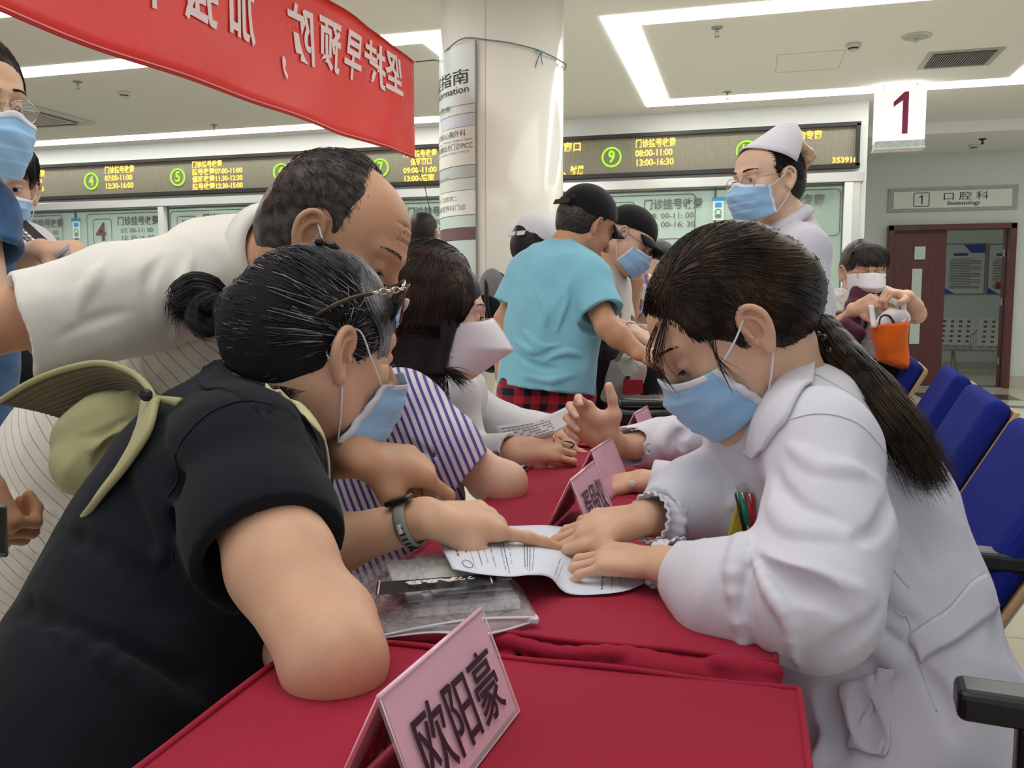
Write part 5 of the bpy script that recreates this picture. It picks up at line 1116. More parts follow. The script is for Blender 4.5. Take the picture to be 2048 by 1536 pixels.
    for k in range(7):
        t = k/7*2*math.pi; cc_ = o+s*(M@V3(.01+.012*math.cos(t), -.045+.018*math.sin(t)+.006*k, .132)); b.lathe(cc_, [(.007*math.sin(q), -.006*math.cos(q)) for q in np.linspace(.1, 3.04, 7)], 9)
    tag(b.build('hair_claw', m_black, root), kind='stuff')
    strands('nape_hair', np.array([spline([o+s*(M@V3(.05+RNG.normal(0, .008), -.06+RNG.normal(0, .012), -.060)), o+s*(M@V3(.052+RNG.normal(0, .01), -.066+RNG.normal(0, .012), -.085)), o+s*(M@V3(.045+RNG.normal(0, .014), -.072+RNG.normal(0, .016), -.110))], 8) for _ in range(240)]), hair_dkg, root, r=.0003)
    # ---- sunglasses pushed up on the head
    sg = wroot('sunglasses', tuple(o), 'tortoise sunglasses with a metal chain hinge pushed up on the grey hair', 'sunglasses')
    Wp = lambda x, y, z: o+s*(M@V3(x, y-.026, z+.022))
    tm = mat('tortoise', srgb(58, 46, 26), .2, var=(160, .7)); b = MB()
    for x in (1, -1): b = MB(); b.tube(spline([Wp(x*.083, -.030, .010), Wp(x*.097, -.012, .030), Wp(x*.098, .012, .046), Wp(x*.096, .034, .056)], 14), [.0016]+[.0028]*12+[.0024], 8); b.build('temple', tm, sg)
    b = MB()
    for x in (1, -1):
        for k in range(5): c = lerp(Wp(x*.0955, .036, .057), Wp(x*.088, .082, .074), (k+.5)/5); d = unit(Wp(x*.088, .082, .074)-Wp(x*.0955, .036, .057)); u_ = unit(np.cross(d, M@V3(1, 0, 0))) if k % 2 else unit(M@V3(x*.4, 0, .2)); b.tube([c+d*.0062*math.cos(t)+u_*.0036*math.sin(t) for t in np.linspace(0, 2*math.pi, 14)[:-1]], .0012, 6, closed=True)
    b.build('chain_hinge', mat('pale_metal', srgb(206, 200, 188), .2, metal=1), sg)
    dl = mat('lens_dark', (.010, .010, .012), .06, spec=.8); b = MB()
    for x in (1, -1):
        Gd = np.zeros((9, 15, 3))
        for i in range(9):
            for j in range(15):
                v_ = i/8; u_ = -1+2*j/14; xx = x*.046+.034*u_*(1-.25*(2*v_-1)**2); Gd[i, j] = Wp(xx, .098-.018*(xx/.08)**2+.012*(1-v_), .084-.056*v_*(1-.10*abs(u_)))
        b.grid(Gd); b.build('lens', dl, sg, solid=.003); b = MB()
    b = MB(); b.tube(spline([Wp(-.085, .080, .076), Wp(-.05, .098, .088), Wp(0, .110, .084), Wp(.05, .098, .088), Wp(.085, .080, .076)], 24), .0026, 8); b.build('brow_bar', mat('gold_bar', srgb(200, 190, 170), .15, metal=1), sg)
    b = MB(); b.tube(spline([Wp(.086, .082, .074), Wp(.089, .084, .055), Wp(.080, .090, .030)], 10), .0017, 6); b.build('rim_edge', mat('amber_rim', srgb(120, 52, 28), .2, var=(160, .8)), sg)
    # ---- watch
    wt = wroot('wristwatch', tuple(w1), 'wristwatch with a grey perforated rubber strap on the black shirt woman', 'watch'); wc = lerp(e1, w1, .885); d = unit(w1-e1); A = axes(d, (0, 0, 1)); Gd = np.zeros((5, 48, 3))
    for i in range(5):
        for j in range(48):
            t = 2*math.pi*j/48; rr = .0315+.0006*(1 if 0 < i < 4 else -1); Gd[i, j] = wc+d*(-.008+.004*i)+A[:, 0]*rr*math.cos(t)+A[:, 2]*rr*.98*math.sin(t)
    st = MB().grid(Gd, wrap=True).build('strap', mat('strap_grey', srgb(138, 138, 134), .6), wt, solid=.0024); b = MB()
    for j in range(9):
        t = -1.9+j*.24; nrm = A[:, 0]*math.cos(t)+A[:, 2]*math.sin(t); b.box(wc+nrm*.0332, (.0022, .0075, .0026), rot=np.stack([nrm, d, np.cross(nrm, d)], 1))
    tag(b.build('strap_holes', m_black, st), kind='stuff'); n_ = unit(A[:, 2]*.75-c_f*.6*0+A[:, 0]*.5); b = MB(); b.box(wc+unit(A[:, 2]+A[:, 0]*.35*(1 if A[:, 0]@c_f < 0 else -1))*.0345, (.022, .034, .0075), rot=axes(d, A[:, 2]), bev=.003); b.build('watch_case', m_black, wt)
    b = MB(); b.box(wc+(A[:, 0]*(1 if A[:, 0]@c_f < 0 else -1))*.034, (.010, .004, .012), rot=axes(d, A[:, 2]), bev=.001); b.build('buckle', mat('keeper_white', srgb(190, 190, 188), .4), wt)
grey_woman()
# ================================================================== THE LEANING OLD MAN
def linen(name, col, line, dirv, per, wid=.10, warp=.0, **kw):
    """cloth with thin lines at even distance along dirv (object space)"""
    m = fabric(name, col, **kw); n, l, b = nodes_of(m); tc = n.new('ShaderNodeTexCoord'); dt = n.new('ShaderNodeVectorMath'); dt.operation = 'DOT_PRODUCT'; dt.inputs[1].default_value = tuple(unit(dirv)/per)
    l.new(tc.outputs['Object'], dt.inputs[0]); src = dt.outputs['Value']
    if warp:
        ns = n.new('ShaderNodeTexNoise'); ns.inputs['Scale'].default_value = 7; l.new(tc.outputs['Object'], ns.inputs['Vector']); ma = n.new('ShaderNodeMath'); ma.operation = 'MULTIPLY_ADD'; ma.inputs[1].default_value = warp; l.new(ns.outputs[0], ma.inputs[0]); l.new(src, ma.inputs[2]); src = ma.outputs[0]
    fr = n.new('ShaderNodeMath'); fr.operation = 'FRACT'; l.new(src, fr.inputs[0]); lt = n.new('ShaderNodeMath'); lt.operation = 'LESS_THAN'; lt.inputs[1].default_value = wid; l.new(fr.outputs[0], lt.inputs[0])
    mx = n.new('ShaderNodeMix'); mx.data_type = 'RGBA'; mx.inputs[6].default_value = tuple(col)+(1,); mx.inputs[7].default_value = tuple(line)+(1,); l.new(lt.outputs[0], mx.inputs[0])
    for k in list(l): 
        if k.to_socket == b.inputs['Base Color']: l.remove(k)
    l.new(mx.outputs[2], b.inputs['Base Color']); return m
def old_man():
    hf = head_frame(P(676, 488, 1.30), cdir(.83, -.18, -.50), cdir(.50, 0, .86), 1.06); o, M, s = hf
    root = wroot('person', tuple(P(60, 1200, 1.6)*V3(1, 1, 0)), 'balding old man in a pale striped shirt bending over the grey haired woman', 'person')
    nk = P(545, 520, 1.42); s0, e0, w0 = P(400, 560, 1.34), P(-105, 668, 1.20), P(-62, 935, 1.10); s1, e1, w1 = P(520, 560, 1.62), P(500, 900, 1.34), P(710, 912, 1.135)
    hp = P(70, 1120, 1.62); S = SDF(); put_head(S, hf, 'down', old=1.6, jaw=.003); put_ear(S, hf, 1, 1.06, tilt=.1); put_ear(S, hf, -1, 1.2)
    for x in (-1, 1): S.frame(*hf); S.cap((x*.016, .090, -.020), (x*.040, .078, -.030), .004, k=.008); S.frame()
    S.cap(o+s*(M@V3(0, -.040, -.050)), nk, .064, .070, k=.035); torso_skin(S, nk, s0, s1, hp, cdir(1, 0, -1))
    skin_arm(S, s0, e0, w0, rs=(.052, .045, .030)); skin_arm(S, s1, e1, w1, rs=(.050, .044, .030)); nails = []
    put_hand(S, P(722, 912, 1.13), cdir(.72, .42, -.22), cdir(.20, -.35, .9), side=1, sc=1.02, curls=dict(i=(26, 36, 20), m=(58, 66, 35), r=(66, 70, 40), p=(70, 70, 40)), spread=dict(i=4), thumb=((.62, .62, -.50), (.30, .85, -.45), (.12, .92, -.35)), wr=.029, fat=1.12, nails=nails)
    put_hand(S, w0, cdir(.25, .1, -.95), cdir(-.2, -1, 0), side=1, sc=1.05, curls=dict(i=(60, 70, 40), m=(65, 75, 40), r=(65, 75, 40), p=(65, 75, 40)), thumb=((.5, .8, -.6), (.1, .8, -.7), (-.2, .7, -.7)), wr=.030, fat=1.12)
    S.build('body', skin_m, root, h=.0028); nail_mesh(nails, root, nail_m); eyeballs(hf, root); lashes(hf, root, hair_dkg, brow=.7)
    surgical_mask(hf, root, zt=-.026, zb=-.118, back=(.060, .020), nose=.130, chin=.108)
    shirt_m = linen('shirt_linen', srgb(222, 218, 208), srgb(146, 144, 128), cdir(.75, 0, .65), .019, .07, warp=.5, bump=(160, .2, .001)); plain = fabric('shirt_plain', srgb(226, 224, 216), bump=(160, .2, .001))
    G = SDF(); G.chain([P(545, 530, 1.44), P(470, 600, 1.50), P(330, 760, 1.54), P(200, 930, 1.58), P(110, 1080, 1.62), P(70, 1160, 1.64)], [.080, .125, .150, .160, .165, .16], k=.05)
    G.cap(P(405, 560, 1.38), P(520, 560, 1.62), .080, .08, k=.05); G.cap(P(420, 700, 1.44), P(330, 900, 1.50), .10, .11, k=.06); G.cap(P(60, 1170, 1.64), P(60, 1235, 1.66), .15, .15, k=.02)
    hd = unit(P(60, 1200, 1.66)-P(150, 1000, 1.6)); 
    creases(G, [(px(*q), r, sg) for q, r, sg in (([(450, 640, 1.40), (420, 720, 1.38), (300, 760, 1.38)], .010, -1), ([(300, 800, 1.4), (260, 900, 1.4), (150, 960, 1.42)], .010, -1), ([(300, 720, 1.38), (340, 800, 1.4), (400, 860, 1.42)], .008, 1), ([(0, 1040, 1.5), (120, 1060, 1.45), (220, 1080, 1.5)], .012, -1), ([(0, 1070, 1.5), (110, 1100, 1.45), (200, 1110, 1.5)], .010, 1), ([(20, 960, 1.5), (120, 1010, 1.44), (230, 1040, 1.48)], .009, 1))], k=.008)
    G.disp(folds(.006, 15, 3.3, cdir(.5, .2, 1), .5)); G.disp(folds(.0018, 50, 1.3, V3(.3, .2, 1), .5)); G.cap(lerp(nk, o, -.1), lerp(nk, o, .9), .070, .072, k=.010, mode='-')
    sh = G.build('shirt', shirt_m, root, h=.004, smooth=2)
    A = SDF(); sleeve(A, [P(410, 560, 1.36), P(250, 600, 1.27), P(45, 655, 1.20)], [.088, .080, .077], unit(P(-70, 668, 1.17)-P(150, 630, 1.24)), hollow=.93, k=.03, cutR=.10)
    creases(A, [(px(*q), r, sg) for q, r, sg in (([(330, 500, 1.24), (300, 560, 1.20), (310, 650, 1.22)], .009, -1), ([(200, 510, 1.18), (170, 560, 1.15), (150, 640, 1.16)], .008, 1), ([(260, 620, 1.2), (190, 650, 1.15), (110, 700, 1.14)], .007, -1), ([(380, 520, 1.28), (350, 600, 1.25), (340, 690, 1.28)], .010, 1))], k=.007); A.disp(folds(.0045, 17, 2.7, cdir(1, 0, .4), .5)); A.disp(folds(.0015, 50, .7)); A.build('sleeve', plain, sh, h=.004, smooth=2)
    Y2 = SDF(); Y2.cap(P(545, 525, 1.45), P(420, 545, 1.42), .088, .090, k=.03); Y2.cap(P(500, 540, 1.5), P(540, 560, 1.62), .085, .075, k=.03); Y2.disp(folds(.002, 30, 1)); Y2.cap(lerp(nk, o, -.1), lerp(nk, o, .9), .072, .074, k=.010, mode='-'); Y2.build('yoke', plain, sh, h=.004)
    rows = []; nkc = lerp(nk, o+s*(M@V3(0, -.035, -.06)), .30); Ax = axes(cdir(.3, 0, -1), unit(o-nk)); Gd = np.zeros((5, 40, 3))
    for i in range(5):
        for j in range(40): t = math.pi/2+.35+(2*math.pi-.7)*j/39; rr = (.075, .076, .080, .090, .098)[i]; zz = (-.005, .022, .034, .022, .002)[i]; Gd[i, j] = nkc+Ax@V3(rr*math.cos(t), rr*math.sin(t), zz)
    MB().grid(Gd).build('collar', plain, sh, solid=.003)
    T = SDF(); T.cap(P(70, 1180, 1.66), P(20, 1330, 1.66), .155, .12, k=.04); T.cap(P(20, 1330, 1.62), P(-20, 1536, 1.6)*V3(1, 1, 0)+V3(0, 0, .12), .11, .07, k=.04); T.cap(P(-60, 1250, 1.9), P(-80, 1536, 1.9)*V3(1, 1, 0)+V3(0, 0, .12), .13, .07, k=.04); T.disp(folds(.005, 16, 2)); T.build('trousers', fabric('khaki_pale', srgb(176, 170, 150)), root, h=.006)
    # hair round the bald crown
    H = SDF(); H.frame(o, M, s); H.el((0, -.020, .030), (.0825, .104, .094)); H.el((0, -.06, -.02), (.068, .060, .055), k=.03); H.cut((0, .030, .02), (0, 1, -.10), k=.02); H.cut((0, -.02, -.052), (0, .5, -1), k=.02); H.el((.0, .070, .100), (.062, .080, .060), k=.02, mode='-')
    for x in (-1, 1): H.el((x*.090, .050, -.020), (.030, .045, .050), k=.010, mode='-'); H.el((x*.086, -.008, -.010), (.024, .030, .048), k=.006, mode='-')
    H.disp(folds(.0012, 110, 3)); H.frame(); H.build('hair', hairmat('hair_old', (.030, .024, .022), (.085, .070, .064), scale=60), root, h=.0035)
    L = []
    for i in range(1900):
        a = RNG.uniform(-1, 1); q = RNG.random(); st = V3(a*.070, -.10+.15*q, .122-.09*a*a-.10*max(0, .5-q)); d = V3(RNG.normal(0, .006)+a*.006, .020+RNG.normal(0, .008), -.012*abs(a)+RNG.normal(0, .006)); L.append([o+s*(M@(st+d*u)) for u in np.linspace(0, 1, 5)])
    L = np.array(L); keep = ~((np.array([(M.T@(l[0]-o)/s)[1]+max(0, (M.T@(l[0]-o)/s)[2]-.06)*.9 for l in L]) > .022)); L = L[keep]; pr = H.project(L.reshape(-1, 3), np.repeat(RNG.uniform(.0, .005, len(L)), 5).astype(np.float32), 4).reshape(L.shape); strands('hair_strands', pr, MATS['hair_old'], root, r=.00045)
    # phone in his lowered fist
    e = wroot('mobile_phone', tuple(P(5, 1045, 1.08)), 'grey mobile phone held in the fist at the left edge', 'phone'); MB().box(P(-12, 1062, 1.06), (.030, .075, .008), rot=axes(cdir(-.2, .3, -1), cdir(.3, -1, 0)), bev=.003).build('phone_case', mat('case_grey', srgb(90, 96, 96), .4), e); MB().box(P(-12, 1060, 1.052), (.025, .066, .002), rot=axes(cdir(-.2, .3, -1), cdir(.3, -1, 0))).build('screen', m_black, e)
old_man()
# ================================================================== SUN HAT hanging on the grey woman's back
def sun_hat():
    e = wroot('sun_hat', tuple(P(240, 900, 1.05)), 'khaki fabric sun hat hanging behind the black shirt by its strap', 'hat'); kh = fabric('hat_khaki', srgb(164, 160, 118), bump=(220, .2, .001)); ins = fabric('hat_inside', srgb(120, 112, 86), bump=(220, .2, .001))
    n = 44; outer = spline(px((-6, 806, 1.13), (60, 765, 1.12), (130, 738, 1.12), (200, 726, 1.11), (258, 742, 1.08), (296, 775, 1.04), (312, 812, 1.00)), n); inner = spline(px((120, 836, 1.17), (150, 838, 1.18), (190, 822, 1.19), (230, 800, 1.18), (262, 790, 1.13), (280, 800, 1.07), (285, 828, 1.03)), n)
    K = 12; Gd = np.array([[lerp(outer[j], inner[j], i/(K-1))+V3(0, 0, .0)+c_f*(.012*math.sin(i/(K-1)*math.pi))+c_f*.0010*math.cos(i*math.pi) for j in range(n)] for i in range(K)]); MB().grid(Gd).build('brim', ins, e, solid=.003)
    b = MB()
    for i in range(1, K-1): b.tube(Gd[i]-c_f*.0025, .0011, 4)
    tag(b.build('brim_stitching', fabric('hat_stitch', srgb(96, 88, 66)), e), kind='stuff')
    b = MB(); b.tube(outer, .0042, 8); b.build('brim_binding', kh, e)
    o2 = spline(px((312, 800, .985), (296, 862, .95), (252, 930, .94), (206, 985, .94), (172, 1028, .95), (148, 1060, .98)), n); i2 = spline(px((286, 800, 1.03), (272, 862, 1.0), (228, 930, 1.0), (184, 985, 1.0), (158, 1025, 1.01), (146, 1056, 1.02)), n); i3 = spline(px((290, 800, 1.16), (262, 880, 1.14), (225, 950, 1.13), (185, 1000, 1.12), (160, 1030, 1.10), (150, 1050, 1.09)), n)
    MB().grid(np.array([o2, lerp(o2, i2, .5), i2, lerp(i2, i3, .5), i3])).build('brim', kh, e, solid=.005); b = MB(); b.tube(o2, .0045, 8); b.build('brim_binding', kh, e)
    S = SDF(); S.chain(px((268, 815, 1.13), (215, 850, 1.14), (170, 885, 1.14), (150, 920, 1.13)), [.022, .038, .036, .026], k=.03); S.chain(px((250, 860, 1.12), (200, 910, 1.12), (160, 935, 1.11), (140, 925, 1.11)), [.026, .034, .030, .018], k=.02); S.cap(P(230, 890, 1.11), P(195, 950, 1.10), .024, .014, k=.02)
    creases(S, [(px(*q), r, sg) for q, r, sg in (([(285, 820, 1.09), (220, 858, 1.08), (150, 888, 1.1)], .010, -1), ([(270, 845, 1.08), (215, 885, 1.07), (165, 905, 1.08)], .008, 1), ([(265, 870, 1.08), (225, 905, 1.06), (190, 915, 1.07)], .011, -1), ([(215, 900, 1.06), (195, 930, 1.06), (190, 960, 1.07)], .009, -1))], k=.005); S.disp(folds(.004, 45, 2, cdir(.6, 0, .5), .3)); S.build('crown', kh, e, h=.0028)
    b = MB(); A = px((296, 790, 1.0), (330, 792, .985), (366, 796, .975)); B2 = px((300, 806, 1.0), (330, 806, .985), (352, 812, .975)); b.grid(np.array([spline(A, 10), spline(B2, 10)])); b.build('strap', kh, e, solid=.003)
    b = MB(); b.lathe(P(293, 790, .995), [(.0075, 0), (.0075, .002)], 16, rot=axes(c_u, -c_f)); b.build('eyelet', m_black, e)
sun_hat()
# ================================================================== PEOPLE ALONG THE TABLE AND BEHIND
def striped_woman():
    hf = head_frame(P(868, 634, 1.74), cdir(.98, .14, -.08), cdir(.10, 0, 1), 1.04); o, M, s = hf
    root = wroot('person', tuple(P(740, 1100, 1.7)*V3(1, 1, 0)), 'woman with straight dark hair and purple striped blouse wearing a white mask', 'person')
    nk = P(800, 745, 1.76); s0, e0, w0 = P(800, 815, 1.58), P(1000, 972, 1.58), P(935, 935, 1.72); s1, e1, w1 = P(780, 815, 1.95), P(900, 980, 1.90), P(980, 960, 1.8); hp = P(680, 1250, 1.7)
    S = SDF(); put_head(S, hf, 'open'); S.cap(o+s*(M@V3(0, -.038, -.058)), nk, .050, .055, k=.03); torso_skin(S, nk, s0, s1, hp, cdir(1, 0, 0)); skin_arm(S, s0, e0, w0, rs=(.046, .040, .026)); S.sph(P(1018, 962, 1.58), .030, k=.03)
    put_hand(S, w0, cdir(-.5, .1, .35), cdir(-.2, -.8, .5), side=-1, sc=.92, curls=dict(i=(40, 40, 20), m=(45, 45, 20), r=(50, 45, 20), p=(50, 45, 20)))
    S.build('body', skin_w, root, h=.0034); eyeballs(hf, root, look=(0, 1, -.05)); lashes(hf, root, hair_black, closed=False); kn95(hf, root)
    st = linen('blouse_stripe', srgb(216, 212, 224), srgb(92, 76, 150), cdir(.93, .1, .38), .0128, .42, warp=.35); G = SDF()
    G.chain([P(800, 780, 1.77), P(770, 880, 1.76), P(730, 1000, 1.75), P(690, 1200, 1.72)], [.085, .115, .130, .145], k=.05); G.cap(s0, s1, .072, .070, k=.05); G.cap(P(820, 900, 1.68), P(840, 1000, 1.7), .08, .09, k=.05)
    sleeve(G, [P(800, 815, 1.60), P(880, 900, 1.55), P(930, 958, 1.545)], [.074, .070, .062], unit(e0-s0), hollow=.9, k=.03)
    creases(G, [(px(*q), r, sg) for q, r, sg in (([(790, 870, 1.5), (830, 900, 1.48), (900, 910, 1.5)], .010, -1), ([(760, 930, 1.6), (830, 960, 1.5), (900, 1000, 1.5)], .010, -1), ([(700, 900, 1.6), (760, 980, 1.55), (850, 1020, 1.55)], .010, 1))], k=.008); G.disp(folds(.004, 20, 1.2, V3(1, 0, 1), .5))
    G.cap(lerp(nk, o, -.1), lerp(nk, o, .8), .056, .058, k=.01, mode='-'); G.build('blouse', st, root, h=.004)
    H = SDF(); H.frame(o, M, s); H.el((0, -.022, .030), (.092, .114, .104)); H.cap((0, -.05, .02), (0, -.07, -.12), .088, .080, k=.03); H.cap((.045, -.030, -.04), (.052, -.040, -.235), .050, .024, k=.03); H.cap((.02, -.08, -.1), (.02, -.085, -.235), .060, .035, k=.03); H.cap((-.045, -.03, -.04), (-.045, -.04, -.17), .050, .03, k=.03)
    H.cap((.070, .030, .05), (.076, .012, -.10), .020, .012, k=.02)
    H.frame(o, M, s); H.el((0, .100, -.040), (.095, .078, .088), k=.012, mode='-'); H.disp(folds(.0012, 140, 2, M@V3(0, 0, 1), .05)); H.frame(); H.build('hair', hair_black, root, h=.004); L = []
    hb = hairmat('hair_redbrown', (.020, .010, .008), (.050, .022, .016), scale=25)
    for i in range(1500):
        a = RNG.uniform(-3.0, .95); top = V3(RNG.normal(0, .006), .010+RNG.normal(0, .02), .132); r1 = V3(.088*math.cos(a), -.02+.105*math.sin(a), .03); r2 = V3(.080*math.cos(a), -.035+.085*math.sin(a), -.09); ln = RNG.uniform(1.0, 1.35); r3 = V3(.060*math.cos(a), -.045+.060*math.sin(a), -.10-.115*ln) if a < .4 else V3(.085*math.cos(a)+.0, -.02+.09*math.sin(a), -.02-.04*RNG.random())
        L.append(spline([o+s*(M@q) for q in (top, lerp(top, r1, .55)+V3(.03*math.cos(a), .03*math.sin(a), .03), r1, lerp(r1, r2, .5) if a < .4 else lerp(r1, r3, .4), r2 if a < .4 else lerp(r1, r3, .8), r3)], 14))
    L = np.array(L); pr = H.project(L[:, :9].reshape(-1, 3), np.repeat(RNG.uniform(0, .003, len(L)), 9).astype(np.float32), 4).reshape(len(L), 9, 3); L[:, :9] = pr; strands('hair_strands', L, hb, root, r=.0007)
    L = []
    for i in range(220): st_ = o+s*(M@V3(.05+.02*RNG.random(), -.02+.05*RNG.random(), -.10)); en = P(885+RNG.normal(0, 14), 845+RNG.normal(0, 10)-20*RNG.random(), 1.60) if i % 2 else P(930+RNG.normal(0, 8), 770+RNG.normal(0, 8), 1.66); L.append(spline([st_, lerp(st_, en, .5)+V3(0, 0, .01), en+V3(RNG.normal(0, .006), 0, 0)], 8))
    strands('hair_ends', np.array(L), hair_black, root, r=.0007)
    e = wroot('voice_recorder', tuple(P(965, 930, 1.62)), 'small black handheld device with a lit display in the striped woman\'s hand', 'device'); Rm = axes(cdir(.80, -.1, .35), cdir(-.2, -.9, .5)); c = P(968, 928, 1.60)
    MB().box(c, (.030, .068, .016), rot=Rm, bev=.006).build('case', m_black, e); q = c+Rm[:, 2]*.0085; MB().box(q-Rm[:, 1]*.010, (.022, .026, .0012), rot=Rm).build('display', mat('lcd', srgb(30, 34, 40), .2), e); text('088', 'display_digits', mat('lcd_digits', srgb(190, 200, 205), .5, emit=(.7, .8, .85), es=.25), (q-Rm[:, 1]*.020+Rm[:, 2]*.001, Rm[:, 0]*-1, -Rm[:, 1]), .012, e, .0002)
    b = MB(); [b.box(q+Rm[:, 1]*y+Rm[:, 0]*x, (.004, .004, .002), rot=Rm) for x, y in ((-.006, .012), (.006, .012), (0, .020))]; tag(b.build('button', mat('button_pale', srgb(180, 184, 186), .5), e), kind='stuff')
striped_woman()
def blouse_woman():
    wcl = fabric('blouse_white', srgb(214, 216, 220), rough=.7)
    hf = head_frame(P(868, 590, 2.12), cdir(1, .1, -.15), cdir(.15, 0, 1))
    J = dict(nk=P(868, 715, 2.12), s0=P(905, 790, 1.98), e0=P(930, 915, 1.96), w0=P(1030, 905, 1.86), s1=P(900, 780, 2.30), e1=P(1010, 850, 2.25), w1=P(1110, 868, 2.10), hp=P(800, 1060, 2.1))
    root, body, sh, _ = figure('woman in a thin white long sleeved blouse holding up a paper sheet', hf, J, skin_f, wcl, None, h=.0040, legs=False, girth=.105, loose=.010, sl=(1.97, 1.9), sleeve_r=(.056, .054, .046),
        hands=[((P(1035, 900, 1.855), cdir(.88, -.1, .10), cdir(.15, -.85, .5)), dict(side=1, sc=.95, curls=dict(i=(35, 55, 25), m=(50, 60, 30), r=(58, 62, 30), p=(62, 62, 30)), thumb=((.6, .8, -.5), (.35, .9, -.3), (.1, 1, -.2)))), ((P(1110, 868, 2.1), cdir(.9, -.1, .1), cdir(0, -.5, .8)), dict(side=1, sc=.9))], foldamp=.003)
    H = SDF(); H.frame(*hf); H.el((0, -.022, .030), (.092, .116, .106)); H.cap((0, -.03, 0), (0, -.04, -.12), .085, .07, k=.03); H.frame(); H.build('hair', hair_black, root, h=.005); back_strands(hf, H, hf[0]+hf[1]@V3(0, -.09, -.06), hair_black, root, n=500, r=.0007)
    b = MB(); b.tube([P(1107, 877, 1.80)+c_u*.0075*math.cos(t)+c_f*.0075*math.sin(t)*1.0 for t in np.linspace(0, 6.28, 14)[:-1]], .0014, 6, closed=True); b.build('ring', mat('gold', (.8, .5, .2), .2, metal=1), root)
blouse_woman()
def second_nurse():
    hf = head_frame(P(1492, 592, 1.78), cdir(-.95, 0, -.25), cdir(-.25, 0, 1), .96)
    J = dict(nk=P(1520, 715, 1.76), s0=P(1560, 800, 1.62), e0=P(1450, 1000, 1.56), w0=P(1290, 965, 1.60), s1=P(1500, 790, 1.92), e1=P(1400, 880, 1.85), w1=P(1235, 895, 1.74), hp=P(1640, 1150, 1.7))
    root, body, sh, _ = figure('second seated nurse in white coat gesturing with an open hand, face hidden', hf, J, skin_f, coat, None, h=.0036, legs=False, girth=.115, sl=(1.93, 1.93), sleeve_r=(.064, .062, .044), seed=3, foldamp=.005,
        hands=[((P(1270, 962, 1.60), cdir(-.93, .0, -.22), cdir(-.2, -.2, 1)), dict(side=1, sc=.92, curls=dict(i=(20, 18, 8), m=(20, 18, 8), r=(20, 18, 8), p=(20, 18, 8)))),
               ((P(1222, 888, 1.72), cdir(-.62, -.05, .55), cdir(.35, .85, -.2)), dict(side=-1, sc=1.0, curls=dict(i=(45, 40, 20), m=(52, 46, 22), r=(58, 50, 25), p=(62, 50, 25)), thumb=((.85, .55, -.1), (.65, .75, .0), (.5, .8, .1))))],
        cr=[(px(*q), r, sg) for q, r, sg in (([(1420, 800, 1.75), (1380, 860, 1.72), (1400, 920, 1.72)], .010, -1), ([(1350, 830, 1.75), (1330, 880, 1.72), (1350, 930, 1.72)], .010, 1), ([(1380, 940, 1.56), (1360, 980, 1.55), (1380, 1010, 1.56)], .009, 1), ([(1290, 860, 1.72), (1270, 890, 1.70), (1290, 925, 1.7)], .007, -1))])
    H = SDF(); H.frame(*hf); H.el((0, -.022, .030), (.085, .106, .097)); H.cut((0, .055, .045), (0, 1, -.42)); H.frame(); H.build('hair', hair_black, root, h=.005)
    c = P(1568, 560, 1.70); B_ = SDF(); B_.el(c, (.034, .034, .044), k=0); B_.cap(c, P(1530, 570, 1.74), .03, .04, k=.02); B_.disp(folds(.002, 130, 1)); B_.build('hair_bun', hair_black, root, h=.003)
    L = []
    for i in range(500):
        a = RNG.uniform(0, 6.28); z = RNG.uniform(-1, 1); d = V3(math.cos(a)*math.sqrt(1-z*z), math.sin(a)*math.sqrt(1-z*z), z); t = unit(np.cross(d, V3(.3, 1, .2))); L.append([c+V3(.037, .037, .047)*unit(d+t*u)+d*.006*u*(i % 9 == 0) for u in np.linspace(0, .9, 7)])
    for i in range(40): st = P(1578, 530, 1.69); en = P(1603+RNG.normal(0, 12), 518+RNG.normal(0, 16), 1.69); L.append([lerp(st, en, u) for u in np.linspace(0, 1, 7)])
    strands('bun_strands', np.array(L), hair_black, root, r=.0006)
    b = MB(); b.tube([P(1544, 555, 1.66)+c_u*.026*math.cos(t)+c_f*.03*math.sin(t) for t in np.linspace(0, 6.28, 24)[:-1]], .0022, 6, closed=True); b.build('hair_band', mat('band_pink', srgb(220, 170, 170), .6), root)
    b = MB(); b.lathe(P(1264, 968, 1.545), [(.006, 0), (.0065, .0015), (.004, .002)], 14, rot=axes(c_u, -c_f)); b.build('cuff_button', mat('button_white', srgb(225, 222, 228), .3), sh)
second_nurse()
